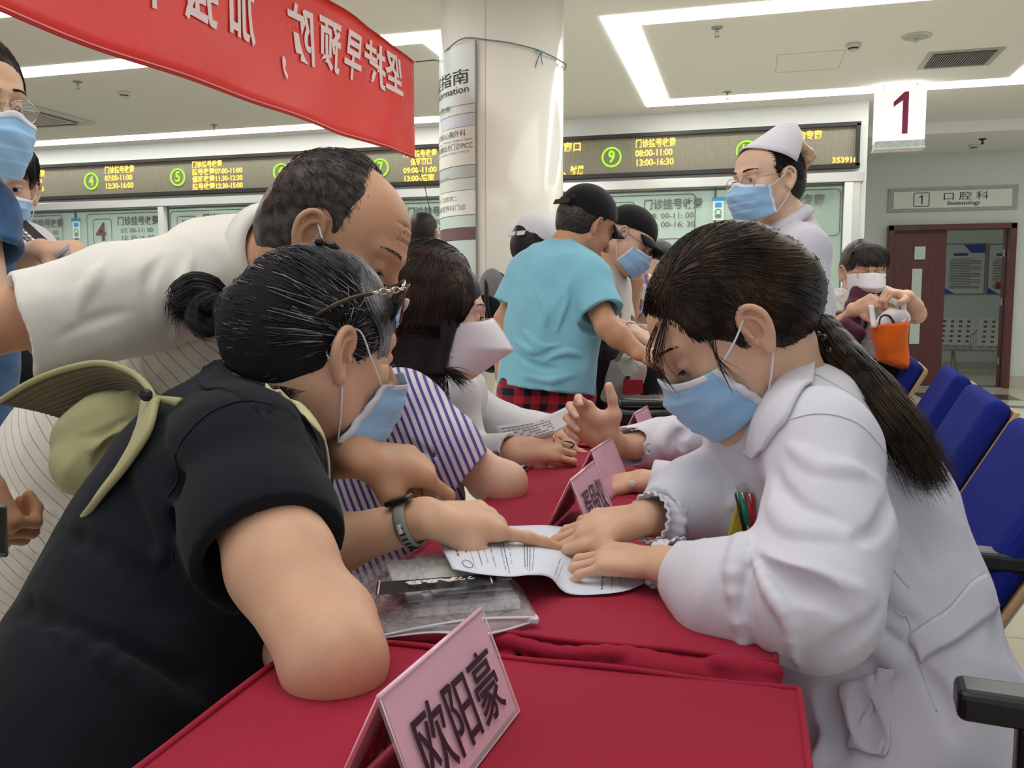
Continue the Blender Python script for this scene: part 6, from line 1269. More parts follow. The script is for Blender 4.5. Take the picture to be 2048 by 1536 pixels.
def standing_nurse():
    hf = head_frame(P(1532, 362, 2.60), cdir(-.88, -.45, -.12), cdir(-.10, 0, 1), 1.03); o, M, s = hf; g = lambda v: v*V3(1, 1, 0)
    J = dict(nk=P(1575, 455, 2.64), s0=P(1612, 500, 2.44), e0=P(1618, 690, 2.40), w0=P(1480, 720, 2.30), s1=P(1570, 490, 2.86), e1=P(1520, 680, 2.85), w1=P(1440, 720, 2.6), hp=P(1610, 830, 2.66), k0=P(1600, 980, 2.55), k1=P(1600, 980, 2.7), f0=g(P(1620, 1200, 2.60)), f1=g(P(1620, 1200, 2.75)))
    root, body, sh, _ = figure('standing nurse with white cap and thin glasses behind the table', hf, J, skin_w, coat, fabric('nurse_trousers', srgb(206, 208, 216)), h=.0042, eyes='open', girth=.125, loose=.012, sl=(1.9, 1.9), sleeve_r=(.064, .060, .045), foldamp=.004, seed=2, hem=P(1612, 1010, 2.66), collar=coat,
        cr=[(px(*q), r, sg) for q, r, sg in (([(1625, 560, 2.3), (1590, 600, 2.28), (1560, 640, 2.3)], .012, -1), ([(1640, 600, 2.3), (1600, 640, 2.28), (1560, 660, 2.3)], .010, 1), ([(1580, 460, 2.35), (1600, 520, 2.3), (1645, 560, 2.33)], .010, -1))])
    eyeballs(hf, root, look=(.1, 1, -.2)); lashes(hf, root, hair_black, closed=False, brow=1.4, bc=hair_brown); surgical_mask(hf, root, zt=-.010); glasses(hf, root, mat('thin_gold', srgb(200, 180, 150), .2, metal=1))
    H = SDF(); H.frame(*hf); H.el((0, -.022, .030), (.083, .106, .096)); H.el((0, -.07, -.02), (.065, .055, .06), k=.03); H.cut((0, .070, .06), (0, 1, -.42), k=.01); H.cut((0, -.02, -.066), (0, .6, -1), k=.01)
    for x in (-1, 1): H.el((x*.088, .062, -.03), (.034, .060, .066), k=.01, mode='-'); H.el((x*.086, -.004, -.010), (.02, .026, .040), k=.006, mode='-')
    H.frame(); H.build('hair', hair_black, root, h=.004); back_strands(hf, H, o+s*(M@V3(0, -.115, .01)), hair_black, root, n=700, yf=.078)
    # cap: a folded white dart of cloth
    Wp = lambda x, y, z: o+s*(M@V3(x, y, z)); Gd = np.zeros((12, 33, 3))
    for i in range(12):
        for j in range(33):
            t = -1+2*j/32; v = i/11; a = t*1.85; bx = .087*math.sin(a); by = -.018+.088*math.cos(a); bz = .098-.060*abs(t)**1.5; tp = V3(.026*math.sin(a), -.105+.020*math.cos(a), .168-.006*abs(t)); q = lerp((bx, by, bz), tp, v); q = q+V3(0, -.030, .012)*math.sin(v*math.pi)*.6+V3(.010*math.sin(a), .0, 0)*math.sin(v*math.pi); Gd[i, j] = Wp(*q)
    MB().grid(Gd).build('nurse_cap', mat('cap_white', srgb(222, 220, 230), .7), root, solid=.003)
    b = SDF(); b.chain([Wp(-.02, -.125, .095), Wp(-.03, -.145, .060), Wp(-.01, -.140, .02)], [.016, .022, .014], k=.01); b.disp(folds(.004, 80, 2)); b.build('hair_claw', mat('amber_claw', srgb(196, 158, 120), .3, var=(60, .3)), root, h=.003)
    patch_rows = [[Wp(-.055, -.055, -.100), Wp(-.070, .0, -.135), Wp(-.035, .065, -.205)], [Wp(-.075, -.060, -.115), Wp(-.105, .0, -.155), Wp(-.060, .070, -.225)]]
    MB().grid(np.array([spline(r, 14) for r in patch_rows])).build('collar', coat, sh, solid=.004)
standing_nurse()
def blue_man():
    blue = fabric('tee_blue', srgb(132, 196, 216), rough=.9); hf = head_frame(P(1174, 452, 3.0), cdir(.78, .42, -.46), cdir(.42, .15, .9)); o, M, s = hf; g = lambda v: v*V3(1, 1, 0)
    J = dict(nk=P(1128, 510, 2.98), s0=P(1058, 545, 3.02), e0=P(1010, 640, 3.02), w0=P(1004, 705, 3.02), s1=P(1172, 560, 2.86), e1=P(1200, 650, 2.78), w1=P(1278, 705, 2.72), hp=P(1092, 790, 2.95), k0=P(1060, 900, 2.95), k1=P(1135, 900, 2.95), f0=g(P(1060, 1150, 3.0)), f1=g(P(1140, 1150, 2.95)))
    J['e1'] = P(1215, 655, 2.76)
    root, body, sh, _ = figure('man in a light blue t-shirt and black cap standing with his back turned', hf, J, skin_m, blue, None, h=.0046, girth=.168, loose=.02, sl=(.72, .72), sleeve_r=(.072, .070, .06), foldamp=.006, seed=5, hem=P(1088, 778, 2.95),
        hands=[((P(1280, 707, 2.715), cdir(.85, -.1, -.35), cdir(.2, -.6, .8)), dict(side=-1, sc=1.02, fat=1.1, curls=dict(i=(30, 35, 15), m=(35, 35, 15), r=(40, 38, 15), p=(40, 38, 15)))), ((P(1003, 708, 3.02), cdir(.1, 0, -1), cdir(-.8, -.5, 0)), dict(side=1, sc=1.0, fat=1.1, curls=dict(i=(50, 60, 30), m=(55, 65, 30), r=(55, 65, 30), p=(55, 65, 30))))],
        cr=[(px(*q), r, sg) for q, r, sg in (([(1030, 660, 2.8), (1060, 690, 2.75), (1130, 690, 2.75)], .010, 1), ([(1010, 700, 2.85), (1060, 730, 2.75), (1120, 735, 2.75)], .009, -1), ([(1050, 560, 2.8), (1075, 610, 2.75), (1080, 660, 2.75)], .009, 1), ([(1130, 560, 2.75), (1120, 620, 2.72), (1095, 680, 2.72)], .009, 1), ([(1020, 680, 2.85), (1050, 700, 2.78), (1100, 695, 2.75)], .009, 1), ([(1080, 720, 2.75), (1130, 705, 2.75), (1180, 715, 2.78)], .009, 1), ([(1040, 750, 2.8), (1100, 760, 2.75), (1170, 745, 2.78)], .008, 1))])
    lashes(hf, root, hair_black, brow=.6)
    cap_hat(hf, root, 'black baseball cap on the man in the blue t-shirt', m_cap, brim=(.7, 1)); 
    H, _ = hair_cap(hf, hairmat('hair_short', (.02, .018, .018), (.06, .05, .045)), root, front=.04, thick=.004, low=-.055)
    pl = plaid('plaid_red', srgb(176, 44, 60), srgb(24, 26, 44), .050); T = SDF(); front = cdir(.3, .9, 0); T.cap(P(1060, 780, 2.95), P(1125, 780, 2.93), .10, .10, k=.03); T.cap(P(1055, 790, 2.95), P(1050, 930, 2.95), .105, .09, k=.03); T.cap(P(1130, 790, 2.93), P(1135, 930, 2.93), .105, .09, k=.03); T.disp(folds(.006, 20, 2, V3(0, 0, 1), .3)); T.build('shorts', pl, root, h=.006)
    b = MB(); b.tube([P(1117, 497, 2.90), P(1125, 512, 2.89), P(1150, 512, 2.86)], .002, 5); 
def plaid(name, c1, c2, per):
    m = fabric(name, c1); n, l, b = nodes_of(m); tc = n.new('ShaderNodeTexCoord'); vals = []
    for d in (c_r*.9+c_f*.4, V3(0, 0, 1)):
        dt = n.new('ShaderNodeVectorMath'); dt.operation = 'DOT_PRODUCT'; dt.inputs[1].default_value = tuple(unit(d)/per); l.new(tc.outputs['Object'], dt.inputs[0]); fr = n.new('ShaderNodeMath'); fr.operation = 'FRACT'; l.new(dt.outputs['Value'], fr.inputs[0]); lt = n.new('ShaderNodeMath'); lt.operation = 'LESS_THAN'; lt.inputs[1].default_value = .46; l.new(fr.outputs[0], lt.inputs[0]); vals.append(lt)
    ad = n.new('ShaderNodeMath'); ad.operation = 'ADD'; l.new(vals[0].outputs[0], ad.inputs[0]); l.new(vals[1].outputs[0], ad.inputs[1]); hf_ = n.new('ShaderNodeMath'); hf_.operation = 'MULTIPLY'; hf_.inputs[1].default_value = .5; l.new(ad.outputs[0], hf_.inputs[0])
    r = n.new('ShaderNodeValToRGB'); r.color_ramp.elements[0].color = tuple(c1)+(1,); r.color_ramp.elements[1].color = tuple(c2)+(1,); l.new(hf_.outputs[0], r.inputs[0]); l.new(r.outputs[0], b.inputs['Base Color']); return m
m_cap = fabric('cap_black', srgb(20, 20, 24))
def cap_hat(hf, root, label, m, brim=(.7, 1), own=True, sc=1.0):
    o, M, s = hf; s = s*sc; e = wroot('baseball_cap', tuple(o), label, 'cap') if own else root; S = SDF(); S.frame(o, M, s); S.el((0, -.018, .044), (.090, .110, .096), k=0); S.cut((0, 0, .030), (0, .30, -1), k=.004); S.el((0, -.018, .036), (.082, .102, .088), k=.002, mode='-'); S.frame(); S.build('crown', m, e, h=.0038)
    Gd = np.zeros((8, 21, 3))
    for i in range(8):
        for j in range(21): u = -1+2*j/20; v = i/7; Gd[i, j] = o+s*(M@V3(.078*u*(1-.10*v*v), .052+.045*(1-u*u)*.6+.075*v*(1-.55*u*u), .052-.020*u*u-.016*v-.012*v*u*u))
    MB().grid(Gd).build('visor', m, e, solid=.004); b = MB(); b.lathe(o+s*(M@V3(0, -.018, .138)), [(.008, 0), (.006, .004)], 10, rot=M); b.build('button', m, e)
    b = MB(); b.tube([o+s*(M@V3(.05*math.cos(t), -.116-.0*t, .030+.030*math.sin(t))) for t in np.linspace(.2, 2.94, 14)], .004, 6); b.box(o+s*(M@V3(0, -.128, .024)), (.11, .006, .018), rot=M, bev=.002); b.build('strap', m, e); return e
blue_man()
def polo_man():
    hf = head_frame(P(1256, 482, 3.35), cdir(.72, -.38, -.52), cdir(.45, .1, .8)); o, M, s = hf; g = lambda v: v*V3(1, 1, 0)
    J = dict(nk=P(1215, 540, 3.42), s0=P(1190, 565, 3.28), e0=P(1225, 660, 3.15), w0=P(1265, 662, 3.0), s1=P(1225, 570, 3.60), e1=P(1250, 670, 3.5), w1=P(1290, 660, 3.3), hp=P(1195, 720, 3.45), k0=P(1180, 850, 3.4), k1=P(1215, 850, 3.5), f0=g(P(1190, 1060, 3.4)), f1=g(P(1215, 1050, 3.5)))
    root, body, sh, _ = figure('man in a white polo shirt and black cap bending down with a blue mask', hf, J, skin_w, fabric('polo_white', srgb(214, 212, 206)), plaid('plaid_dark', srgb(34, 34, 40), srgb(16, 16, 20), .035), h=.0048, girth=.135, sl=(.75, .75), seed=2, foldamp=.004, collar=MATS['polo_white'], hem=P(1195, 735, 3.45),
        hands=[((P(1268, 664, 2.98), cdir(.8, -.3, -.45), cdir(.3, -.5, .8)), dict(side=-1, sc=1.0, curls=dict(i=(40, 45, 20), m=(45, 45, 20), r=(50, 45, 20), p=(50, 45, 20))))])
    lashes(hf, root, hair_black, brow=.6); surgical_mask(hf, root, zt=-.012); glasses(hf, root, mat('thin_black', srgb(60, 60, 60), .3, metal=.5)); cap_hat(hf, root, 'black flat brimmed cap on the bending man with glasses', m_cap)
    b = MB(); wc = lerp(J['e0'], J['w0'], .86); d = unit(J['w0']-J['e0']); A = axes(d, (0, 0, 1)); b.tube([wc+A[:, 0]*.031*math.cos(t)+A[:, 2]*.031*math.sin(t) for t in np.linspace(0, 6.28, 24)[:-1]], .005, 6, closed=True); e = wroot('wristwatch', tuple(wc), 'steel wristwatch on the arm of the man in the white polo', 'watch'); b.build('bracelet', m_steel, e)
polo_man()
def bag_woman():
    wcl = fabric('shirt_mottled', srgb(206, 206, 200), var=(70, .25)); hf = head_frame(P(1727, 543, 3.60), cdir(-.05, -1, -.14), cdir(0, -.1, 1)); g = lambda v: v*V3(1, 1, 0); o, M, s = hf
    J = dict(nk=P(1727, 598, 3.64), s0=P(1688, 612, 3.64), e0=P(1680, 668, 3.60), w0=P(1706, 622, 3.46), s1=P(1772, 612, 3.62), e1=P(1832, 628, 3.55), w1=P(1815, 592, 3.42), hp=P(1728, 715, 3.64), k0=P(1708, 830, 3.6), k1=P(1745, 830, 3.6), f0=g(P(1705, 1010, 3.65)), f1=g(P(1748, 1010, 3.65)))
    J['e0'] = P(1681, 660, 3.58)
    root, body, sh, _ = figure('short haired woman with glasses holding an orange bag near the door', hf, J, skin_f, wcl, fabric('black_trousers', srgb(24, 24, 28)), h=.0045, girth=.125, sl=(.62, .55), sleeve_r=(.062, .064, .05), seed=7, foldamp=.006, collar=wcl, hem=P(1722, 715, 3.64),
        hands=[((P(1708, 618, 3.455), cdir(.75, -.35, .35), cdir(-.2, -.8, .4)), dict(side=1, sc=.95, curls=dict(i=(20, 40, 15), m=(45, 50, 20), r=(50, 55, 25), p=(55, 55, 25)), thumb=((.9, .3, 0), (.9, .5, 0), (.85, .5, 0)))), ((P(1813, 590, 3.41), cdir(-.65, -.2, .10), cdir(.1, -.3, 1)), dict(side=-1, sc=.95, curls=dict(i=(55, 60, 30), m=(60, 60, 30), r=(65, 60, 30), p=(65, 60, 30))))])
    lashes(hf, root, hair_black); kn95(hf, root); glasses(hf, root, mat('thin_red', srgb(110, 60, 50), .3), lens=False)
    hair_cap(hf, hairmat('hair_short2', (.022, .018, .014), (.06, .05, .04)), root, front=.078, thick=.016, low=-.035, side_cut=-.01); L = []
    for i in range(500): a = RNG.uniform(-1, 1); L.append(spline([o+s*(M@V3(*q)) for q in ((a*.03, .0, .135), (a*.070, .06, .115-.02*a*a), (a*.082, .094-.035*a*a, .062), (a*.086, .098-.05*a*a, .040-.02*RNG.random()))], 8))
    strands('fringe', np.array(L), MATS['hair_short2'], root, r=.0011)
    scf = SDF(); scf.chain(px((1712, 585, 3.52), (1706, 620, 3.50), (1700, 650, 3.49), (1706, 668, 3.47)), [.022, .034, .034, .022], k=.02); scf.chain(px((1712, 585, 3.52), (1735, 600, 3.50), (1752, 585, 3.53)), [.020, .028, .018], k=.02); scf.cap(P(1692, 655, 3.44), P(1712, 668, 3.42), .038, .036, k=.02); scf.disp(folds(.006, 40, 2)); scf.build('scarf', fabric('scarf_plum', srgb(84, 40, 62)), root, h=.005)
    b = MB(); st = spline(px((1762, 572, 3.52), (1745, 620, 3.46), (1730, 650, 3.44), (1712, 700, 3.46), (1708, 740, 3.5)), 24); b.grid(np.array([st-c_r*.011, st+c_r*.011])); b.build('shoulder_strap', m_black, root, solid=.003)
    # orange bag
    e = wroot('carrier_bag', tuple(P(1785, 690, 3.35)), 'orange non-woven carrier bag with white handles held by the short haired woman', 'bag'); om = fabric('bag_orange', srgb(232, 104, 30), bump=(120, .2, .001)); n = 24; Gd = np.zeros((14, n, 3)); TL, TR = P(1743, 652, 3.34), P(1813, 645, 3.36); BL_, BR = P(1757, 724, 3.36), P(1814, 742, 3.38)
    for i in range(14):
        for j in range(n):
            t = 2*math.pi*j/n; u = .5+.5*math.copysign(abs(math.cos(t))**.6, math.cos(t)); v = i/13; q = lerp(lerp(TL, TR, u), lerp(BL_, BR, u), v); q[2] -= .02*(1-abs(2*u-1))*(v**2)*(-1); Gd[i, j] = q+c_f*.045*math.copysign(abs(math.sin(t))**.7, math.sin(t))+c_f*.006*math.sin(5*u+7*v)
    bb2 = MB().grid(Gd, wrap=True); bb2._add([Gd[-1, j] for j in range(n)], [tuple(range(n))]); bb2.build('bag_body', om, e, solid=.002); wm = fabric('bag_white', srgb(222, 214, 216))
    for (a, m_, c_) in ((P(1748, 655, 3.31), P(1742, 610, 3.37), P(1750, 655, 3.40)), (P(1806, 648, 3.33), P(1808, 598, 3.38), P(1808, 648, 3.41))): q = spline([a, lerp(a, m_, .6), m_, lerp(m_, c_, .5), c_], 20); MB().grid(np.array([q-c_r*.010, q+c_r*.010])).build('handle', wm, e, solid=.002)
    S = SDF(); S.chain(px((1760, 650, 3.36), (1785, 636, 3.37), (1806, 634, 3.37)), [.025, .035, .03], k=.02); S.disp(folds(.006, 50, 2)); S.build('white_lining', wm, e, h=.005); b = MB(); b.tube(spline(px((1757, 655, 3.32), (1762, 634, 3.33), (1778, 632, 3.33), (1792, 652, 3.32)), 16), .004, 6); b.build('inner_cord', m_black, e)
bag_woman()
def tall_woman():
    hf = head_frame(P(-62, 208, 1.62), cdir(.90, -.42, -.12), cdir(.1, 0, 1), 1.06); o, M, s = hf; root = wroot('person', tuple(P(-60, 1000, 1.8)*V3(1, 1, 0)), 'woman in wire glasses and blue mask cut off by the left edge, highest', 'person')
    nk = P(-90, 350, 1.72); s0, e0, w0 = P(-60, 430, 1.65), P(-20, 640, 1.6), P(-120, 760, 1.5); s1 = P(-220, 420, 1.9); hp = P(-120, 800, 1.85); S = SDF(); put_head(S, hf, 'down'); put_ear(S, hf, 1); S.cap(o+s*(M@V3(0, -.038, -.058)), nk, .050, .055, k=.03); torso_skin(S, nk, s0, s1, hp, cdir(0, -1, 0)); skin_arm(S, s0, e0, w0)
    for q in (P(-120, 1100, 1.8), P(-180, 1100, 1.95)): S.cap(hp, q, .08, .05); S.cap(q, q*V3(1, 1, 0)+V3(0, 0, .05), .05, .04)
    S.frame(o, M, s); S.cap((.012, .100, .026), (.030, .096, .034), .003, k=.003); S.frame(); S.build('body', skin_f, root, h=.0036); eyeballs(hf, root); lashes(hf, root, hair_black, brow=1.3); surgical_mask(hf, root, zt=-.020, zb=-.125); glasses(hf, root, mat('wire_silver', srgb(190, 186, 180), .2, metal=1))
    dm = fabric('dress_blue', srgb(58, 92, 132), var=(26, .25)); G = SDF(); G.cap(s0, s1, .078, .07, k=.04); G.cap(P(-120, 430, 1.76), P(-120, 700, 1.8), .14, .13, k=.05); G.cap(P(-120, 700, 1.8), P(-140, 1050, 1.85), .14, .18, k=.05); sleeve(G, [s0, P(-30, 510, 1.63)], [.078, .072], unit(e0-s0), k=.03); G.disp(folds(.004, 20, 1)); G.build('dress', dm, root, h=.006)
    b = MB(); rng = np.random.default_rng(5)
    for k in range(12):
        c = P(-12+rng.uniform(-10, 22), 420+k*9, 1.55); c = G.project(c[None], .001)[0].astype(float); q = spline([c+c_r*rng.normal(0, .01)+c_u*rng.normal(0, .02) for _ in range(4)], 10); b.tube(G.project(q, .001).astype(float), .0022, 4)
    tag(b.build('leaf_print', mat('print_leaf', srgb(120, 150, 96), .7), root), kind='stuff')
    H = SDF(); H.frame(*hf); H.el((0, -.022, .032), (.090, .112, .103)); H.cut((0, .070, .055), (0, 1, -.55), k=.01); H.cut((0, -.02, -.06), (0, .6, -1), k=.01)
    for x in (-1, 1): H.el((x*.088, .062, -.03), (.034, .060, .062), k=.01, mode='-')
    H.frame(); H.build('hair', hair_black, root, h=.004); back_strands(hf, H, o+s*(M@V3(0, -.12, 0)), hair_black, root, n=900, yf=.075)
tall_woman()
def masked_guard():
    hf = head_frame(P(-2, 372, 2.20), cdir(.55, -.80, -.18), cdir(.1, 0, 1)); g = lambda v: v*V3(1, 1, 0); o, M, s = hf
    J = dict(nk=P(0, 470, 2.25), s0=P(58, 505, 2.25), e0=P(25, 600, 2.15), w0=P(85, 502, 2.02), s1=P(-85, 505, 2.3), e1=P(-110, 620, 2.3), w1=P(-60, 640, 2.2), hp=P(-15, 760, 2.3), k0=P(5, 950, 2.3), k1=P(-50, 950, 2.3), f0=g(P(5, 1250, 2.3)), f1=g(P(-50, 1250, 2.35)))
    J['e0'] = P(-10, 540, 2.0); J['w0'] = P(80, 500, 1.95)
    root, body, sh, _ = figure('person in white uniform with a black shoulder board and blue mask, lower left', hf, J, skin_f, fabric('uniform_white', srgb(216, 214, 220)), fabric('black_trousers', srgb(24, 24, 28)), h=.005, eyes='open', girth=.13, sl=(.6, .6), seed=3,
        hands=[((P(82, 500, 1.945), cdir(.95, -.05, -.05), cdir(.1, -.6, .8)), dict(side=1, sc=.95, fat=1.05, curls=dict(i=(40, 50, 20), m=(45, 50, 20), r=(50, 50, 20), p=(50, 50, 20))))])
    eyeballs(hf, root, look=(.2, 1, -.2)); lashes(hf, root, hair_black, closed=False); surgical_mask(hf, root, zt=-.014)
    hair_cap(hf, hair_black, root, front=.070, thick=.016, low=-.05, side_cut=-.012); H = SDF(); H.frame(*hf); H.el((0, -.02, .032), (.094, .114, .105)); H.frame(); L = []
    for i in range(420): a = RNG.uniform(-1, 1); L.append(spline([o+s*(M@V3(*q)) for q in ((a*.03, .0, .135), (a*.072, .06, .115-.02*a*a), (a*.084, .094-.035*a*a, .060), (a*.088, .094-.05*a*a, .045-.03*abs(a)))], 8))
    strands('fringe', np.array(L), hair_black, root, r=.0009)
    sbm = MB().box(P(58, 472, 2.14), (.055, .10, .010), rot=axes(cdir(.75, -.2, -.62), cdir(.3, -.5, .8)), bev=.003).build('shoulder_board', m_black, sh); b = MB()
    for k in range(5): c = P(44+k*7, 462+k*6.5, 2.10); b.lathe(c, [(.007, 0), (.008, .002), (.003, .004)], 10, rot=axes(c_u, -c_f))
    tag(b.build('board_studs', m_steel, sbm), kind='stuff'); pp = wroot('paper_slip', tuple(P(128, 500, 1.9)), 'folded white slip of paper in the uniformed person\'s hand', 'paper'); Gd = np.array([px((108, 512, 1.90), (138, 486, 1.90)), px((116, 518, 1.91), (140, 496, 1.92)), px((126, 518, 1.90), (139, 504, 1.90))]); MB().grid(Gd).build('sheet', mat('paper_white', srgb(222, 222, 226), .7), pp, solid=.0008)
masked_guard()
def far_head(label, x, y, d, sc=1.0, fwd=(.3, 1, 0), cl=None):
    hf = head_frame(P(x, y, d), cdir(*fwd), (0, 0, 1), sc); g = lambda v: v*V3(1, 1, 0); o = hf[0]; Rr = hf[1][:, 0]
    J = dict(nk=o+V3(0, 0, -.20), s0=o+V3(0, 0, -.28)-Rr*.17, e0=o+V3(0, 0, -.56)-Rr*.22, w0=o+V3(0, 0, -.78)-Rr*.18, s1=o+V3(0, 0, -.28)+Rr*.17, e1=o+V3(0, 0, -.56)+Rr*.22, w1=o+V3(0, 0, -.78)+Rr*.18, hp=o+V3(0, 0, -.75), k0=o*V3(1, 1, 0)+V3(0, 0, .45)-Rr*.09, k1=o*V3(1, 1, 0)+V3(0, 0, .45)+Rr*.09, f0=g(o)-Rr*.09, f1=g(o)+Rr*.09)
    root, b, s_, _ = figure(label, hf, J, skin_m, cl or fabric('far_grey', srgb(90, 94, 104)), fabric('black_trousers', srgb(24, 24, 28)), h=.009, girth=.15, sl=(.7, .7)); hair_cap(hf, hair_black, root, front=.06, thick=.010, h=.006); return root, hf, J
far_head('short haired man standing at the counter, his head just behind the old man', 555, 455, 4.4)
far_head('dark haired person at the ticket window, partly behind the old man\'s forehead', 848, 466, 5.2, cl=fabric('far_dark', srgb(60, 60, 70)))
# person with backpack and white sun cap, behind the blue shirt man
root, hf, J = far_head('person with a white cap and grey backpack behind the blue t-shirt man', 1078, 500, 3.45, fwd=(.8, .6, -.3), cl=fabric('far_pale', srgb(150, 150, 156)))
cap_hat(hf, None, 'white cap with dark strap, showing above the blue shirt shoulder', fabric('cap_pale', srgb(216, 216, 222)))
e = wroot('backpack', tuple(P(988, 640, 3.25)), 'grey and black backpack left of the blue t-shirt man', 'backpack'); S = SDF(); S.el(P(990, 640, 3.3), (.085, .13, .19), k=0); S.el(P(985, 690, 3.25), (.07, .11, .11), k=.03); S.disp(folds(.004, 20, 1)); S.build('pack_body', fabric('pack_black', srgb(24, 24, 28)), e, h=.006)
pS = SDF(); pS.el(P(984, 600, 3.24), (.060, .06, .12), k=0); pS.build('side_panel', fabric('pack_grey', srgb(122, 120, 122)), e, h=.006); b = MB(); b.tube(spline(px((972, 560, 3.2), (975, 620, 3.14), (992, 680, 3.16), (1004, 725, 3.22)), 16), .008, 6); b.build('strap', MATS['pack_black'], e)
# person in a many coloured print shirt, between the polo man and the nurse
hf = head_frame(P(1312, 540, 3.9), cdir(-.6, -.7, -.4), (0, 0, 1)); g = lambda v: v*V3(1, 1, 0); o = hf[0]; Rr = hf[1][:, 0]
m_print = fabric('print_mixed', srgb(150, 130, 120)); nn, ll, bb3 = nodes_of(m_print); vo = nn.new('ShaderNodeTexVoronoi'); vo.inputs['Scale'].default_value = 38; tcn = nn.new('ShaderNodeTexCoord'); rp = nn.new('ShaderNodeValToRGB'); rp.color_ramp.interpolation = 'CONSTANT'
for k, (ps, c) in enumerate(((0, (210, 190, 170)), (.25, (70, 90, 150)), (.45, (200, 120, 70)), (.6, (220, 210, 200)), (.78, (150, 70, 90)))):
    el = rp.color_ramp.elements[k] if k < 2 else rp.color_ramp.elements.new(ps); el.position = ps; el.color = srgb(*c)+(1,)
ll.new(tcn.outputs['Object'], vo.inputs['Vector']); ll.new(vo.outputs['Color'], rp.inputs[0]); ll.new(rp.outputs[0], bb3.inputs['Base Color'])
J = dict(nk=o+V3(0, 0, -.17), s0=P(1262, 580, 3.75), e0=P(1250, 660, 3.7), w0=P(1275, 560, 3.6), s1=P(1350, 590, 4.0), e1=P(1360, 680, 4.0), w1=P(1340, 720, 3.9), hp=P(1300, 740, 3.95), k0=P(1290, 850, 3.9), k1=P(1320, 850, 3.95), f0=g(P(1290, 980, 3.9)), f1=g(P(1325, 980, 3.95)))
r_, _, _, _ = figure('person in a many coloured print blouse, mostly behind the long haired nurse', hf, J, skin_f, m_print, fabric('black_trousers', srgb(24, 24, 28)), h=.007, girth=.13, sl=(.6, .6), hands=[((J['w0'], cdir(-.3, -.2, .9), cdir(0, 1, .2)), dict(side=1, sc=.95, curls=dict(i=(50, 60, 30), m=(50, 60, 30), r=(50, 60, 30), p=(50, 60, 30))))]); hair_cap(hf, hair_black, r_, front=.07, h=.006)
# ================================================================== THINGS ON THE TABLE
m_pink = mat('card_pink', srgb(232, 160, 186), .45, spec=.5); m_acr = mat('acrylic', (.95, .92, .94), .04, spec=.7, alpha=.16); m_ink = mat('card_ink', srgb(52, 16, 36), .5); m_rose = mat('card_rose', srgb(206, 30, 66), .4)
def name_card(rn, rf, base, label, chars=None, zr=.838, zb=.7535):
    """acrylic tent; rn, rf ridge ends (x, y); base half width to the right, left"""
    e = wroot('name_card', (rn[0], rn[1], zb), label, 'name card', 'pink tent name cards'); rn = V3(rn[0], rn[1], zr); rf = V3(rf[0], rf[1], zr); u = unit(rf-rn); side = V3(u[1], -u[0], 0); ln = np.linalg.norm(rf-rn)
    for sg, w_, nm, m in ((1, base[0], 'card_front', m_pink), (-1, base[1], 'card_back', m_rose)):
        bn, bf = rn+side*sg*w_+V3(0, 0, zb-zr), rf+side*sg*w_+V3(0, 0, zb-zr); dn = unit(bn-rn); nrm = unit(np.cross(u, dn))*sg*-1; nrm = nrm if nrm@side*sg > 0 else -nrm; a, b, c, d = [q+nrm*.0 for q in (rn, rf, bf, bn)]; i = .004
        MB().prism([a+u*i+dn*.001, b-u*i+dn*.001, c-u*i-dn*i, d+u*i-dn*i], nrm, .0006).build(nm, m, e)
        MB().prism([q+nrm*.0010 for q in (a, b, c, d)], nrm, .0014).build('acrylic_sheet', m_acr, e); MB().prism([q-nrm*.0016 for q in (a, b, c, d)], nrm, .0010).build('acrylic_sheet', m_acr, e)
        bb = MB(); bb.tube([a+nrm*.0015, d+nrm*.0015, c+nrm*.0015, b+nrm*.0015], .0007, 4); bb.build('acrylic_edge', mat('edge_pink', srgb(236, 190, 205), .15, spec=.8), e)
        if chars and sg > 0: L = np.linalg.norm(bn-rn); text(chars, 'name_characters', m_ink, (lerp(lerp(rn, rf, .5), lerp(bn, bf, .5), .60)+nrm*.0032, u, -dn), .052, e, .0002, align='CENTER', width=ln*.78, sy=1.12, bold=.0004)
        if chars and sg < 0: text(chars, 'name_characters', mat('ink_red_dark', srgb(140, 14, 36), .4), (lerp(lerp(rn, rf, .5), lerp(bn, bf, .5), .60)-nrm*.0032, u, -dn), .052, e, .0002, align='CENTER', width=ln*.78, sy=1.12)
    bb = MB(); bb.tube([rn+V3(0, 0, .0015), rf+V3(0, 0, .0015)], .0022, 8); bb.build('ridge', mat('edge_pink', srgb(236, 190, 205), .15, spec=.8), e); return e
name_card((-.232, .505), (-.2165, .683), (.034, .040), 'nearest pink tent name card with three large black characters', '欧阳豪')
name_card((-.251, 1.235), (-.245, 1.405), (.034, .040), 'second pink tent name card standing between the two women\'s hands', '胥段仪')
q = PZ(1182, 906, .836); name_card((q[0], q[1]), (q[0]+.012, q[1]+.165), (.034, .040), 'third pink tent name card, under the second nurse\'s white cuff', None)
q2 = P(1226, 850, 2.3); name_card((-.262, 2.06), (-.250, 2.22), (.034, .040), 'farthest pink tent name card, peeking above the second nurse\'s sleeve', None)
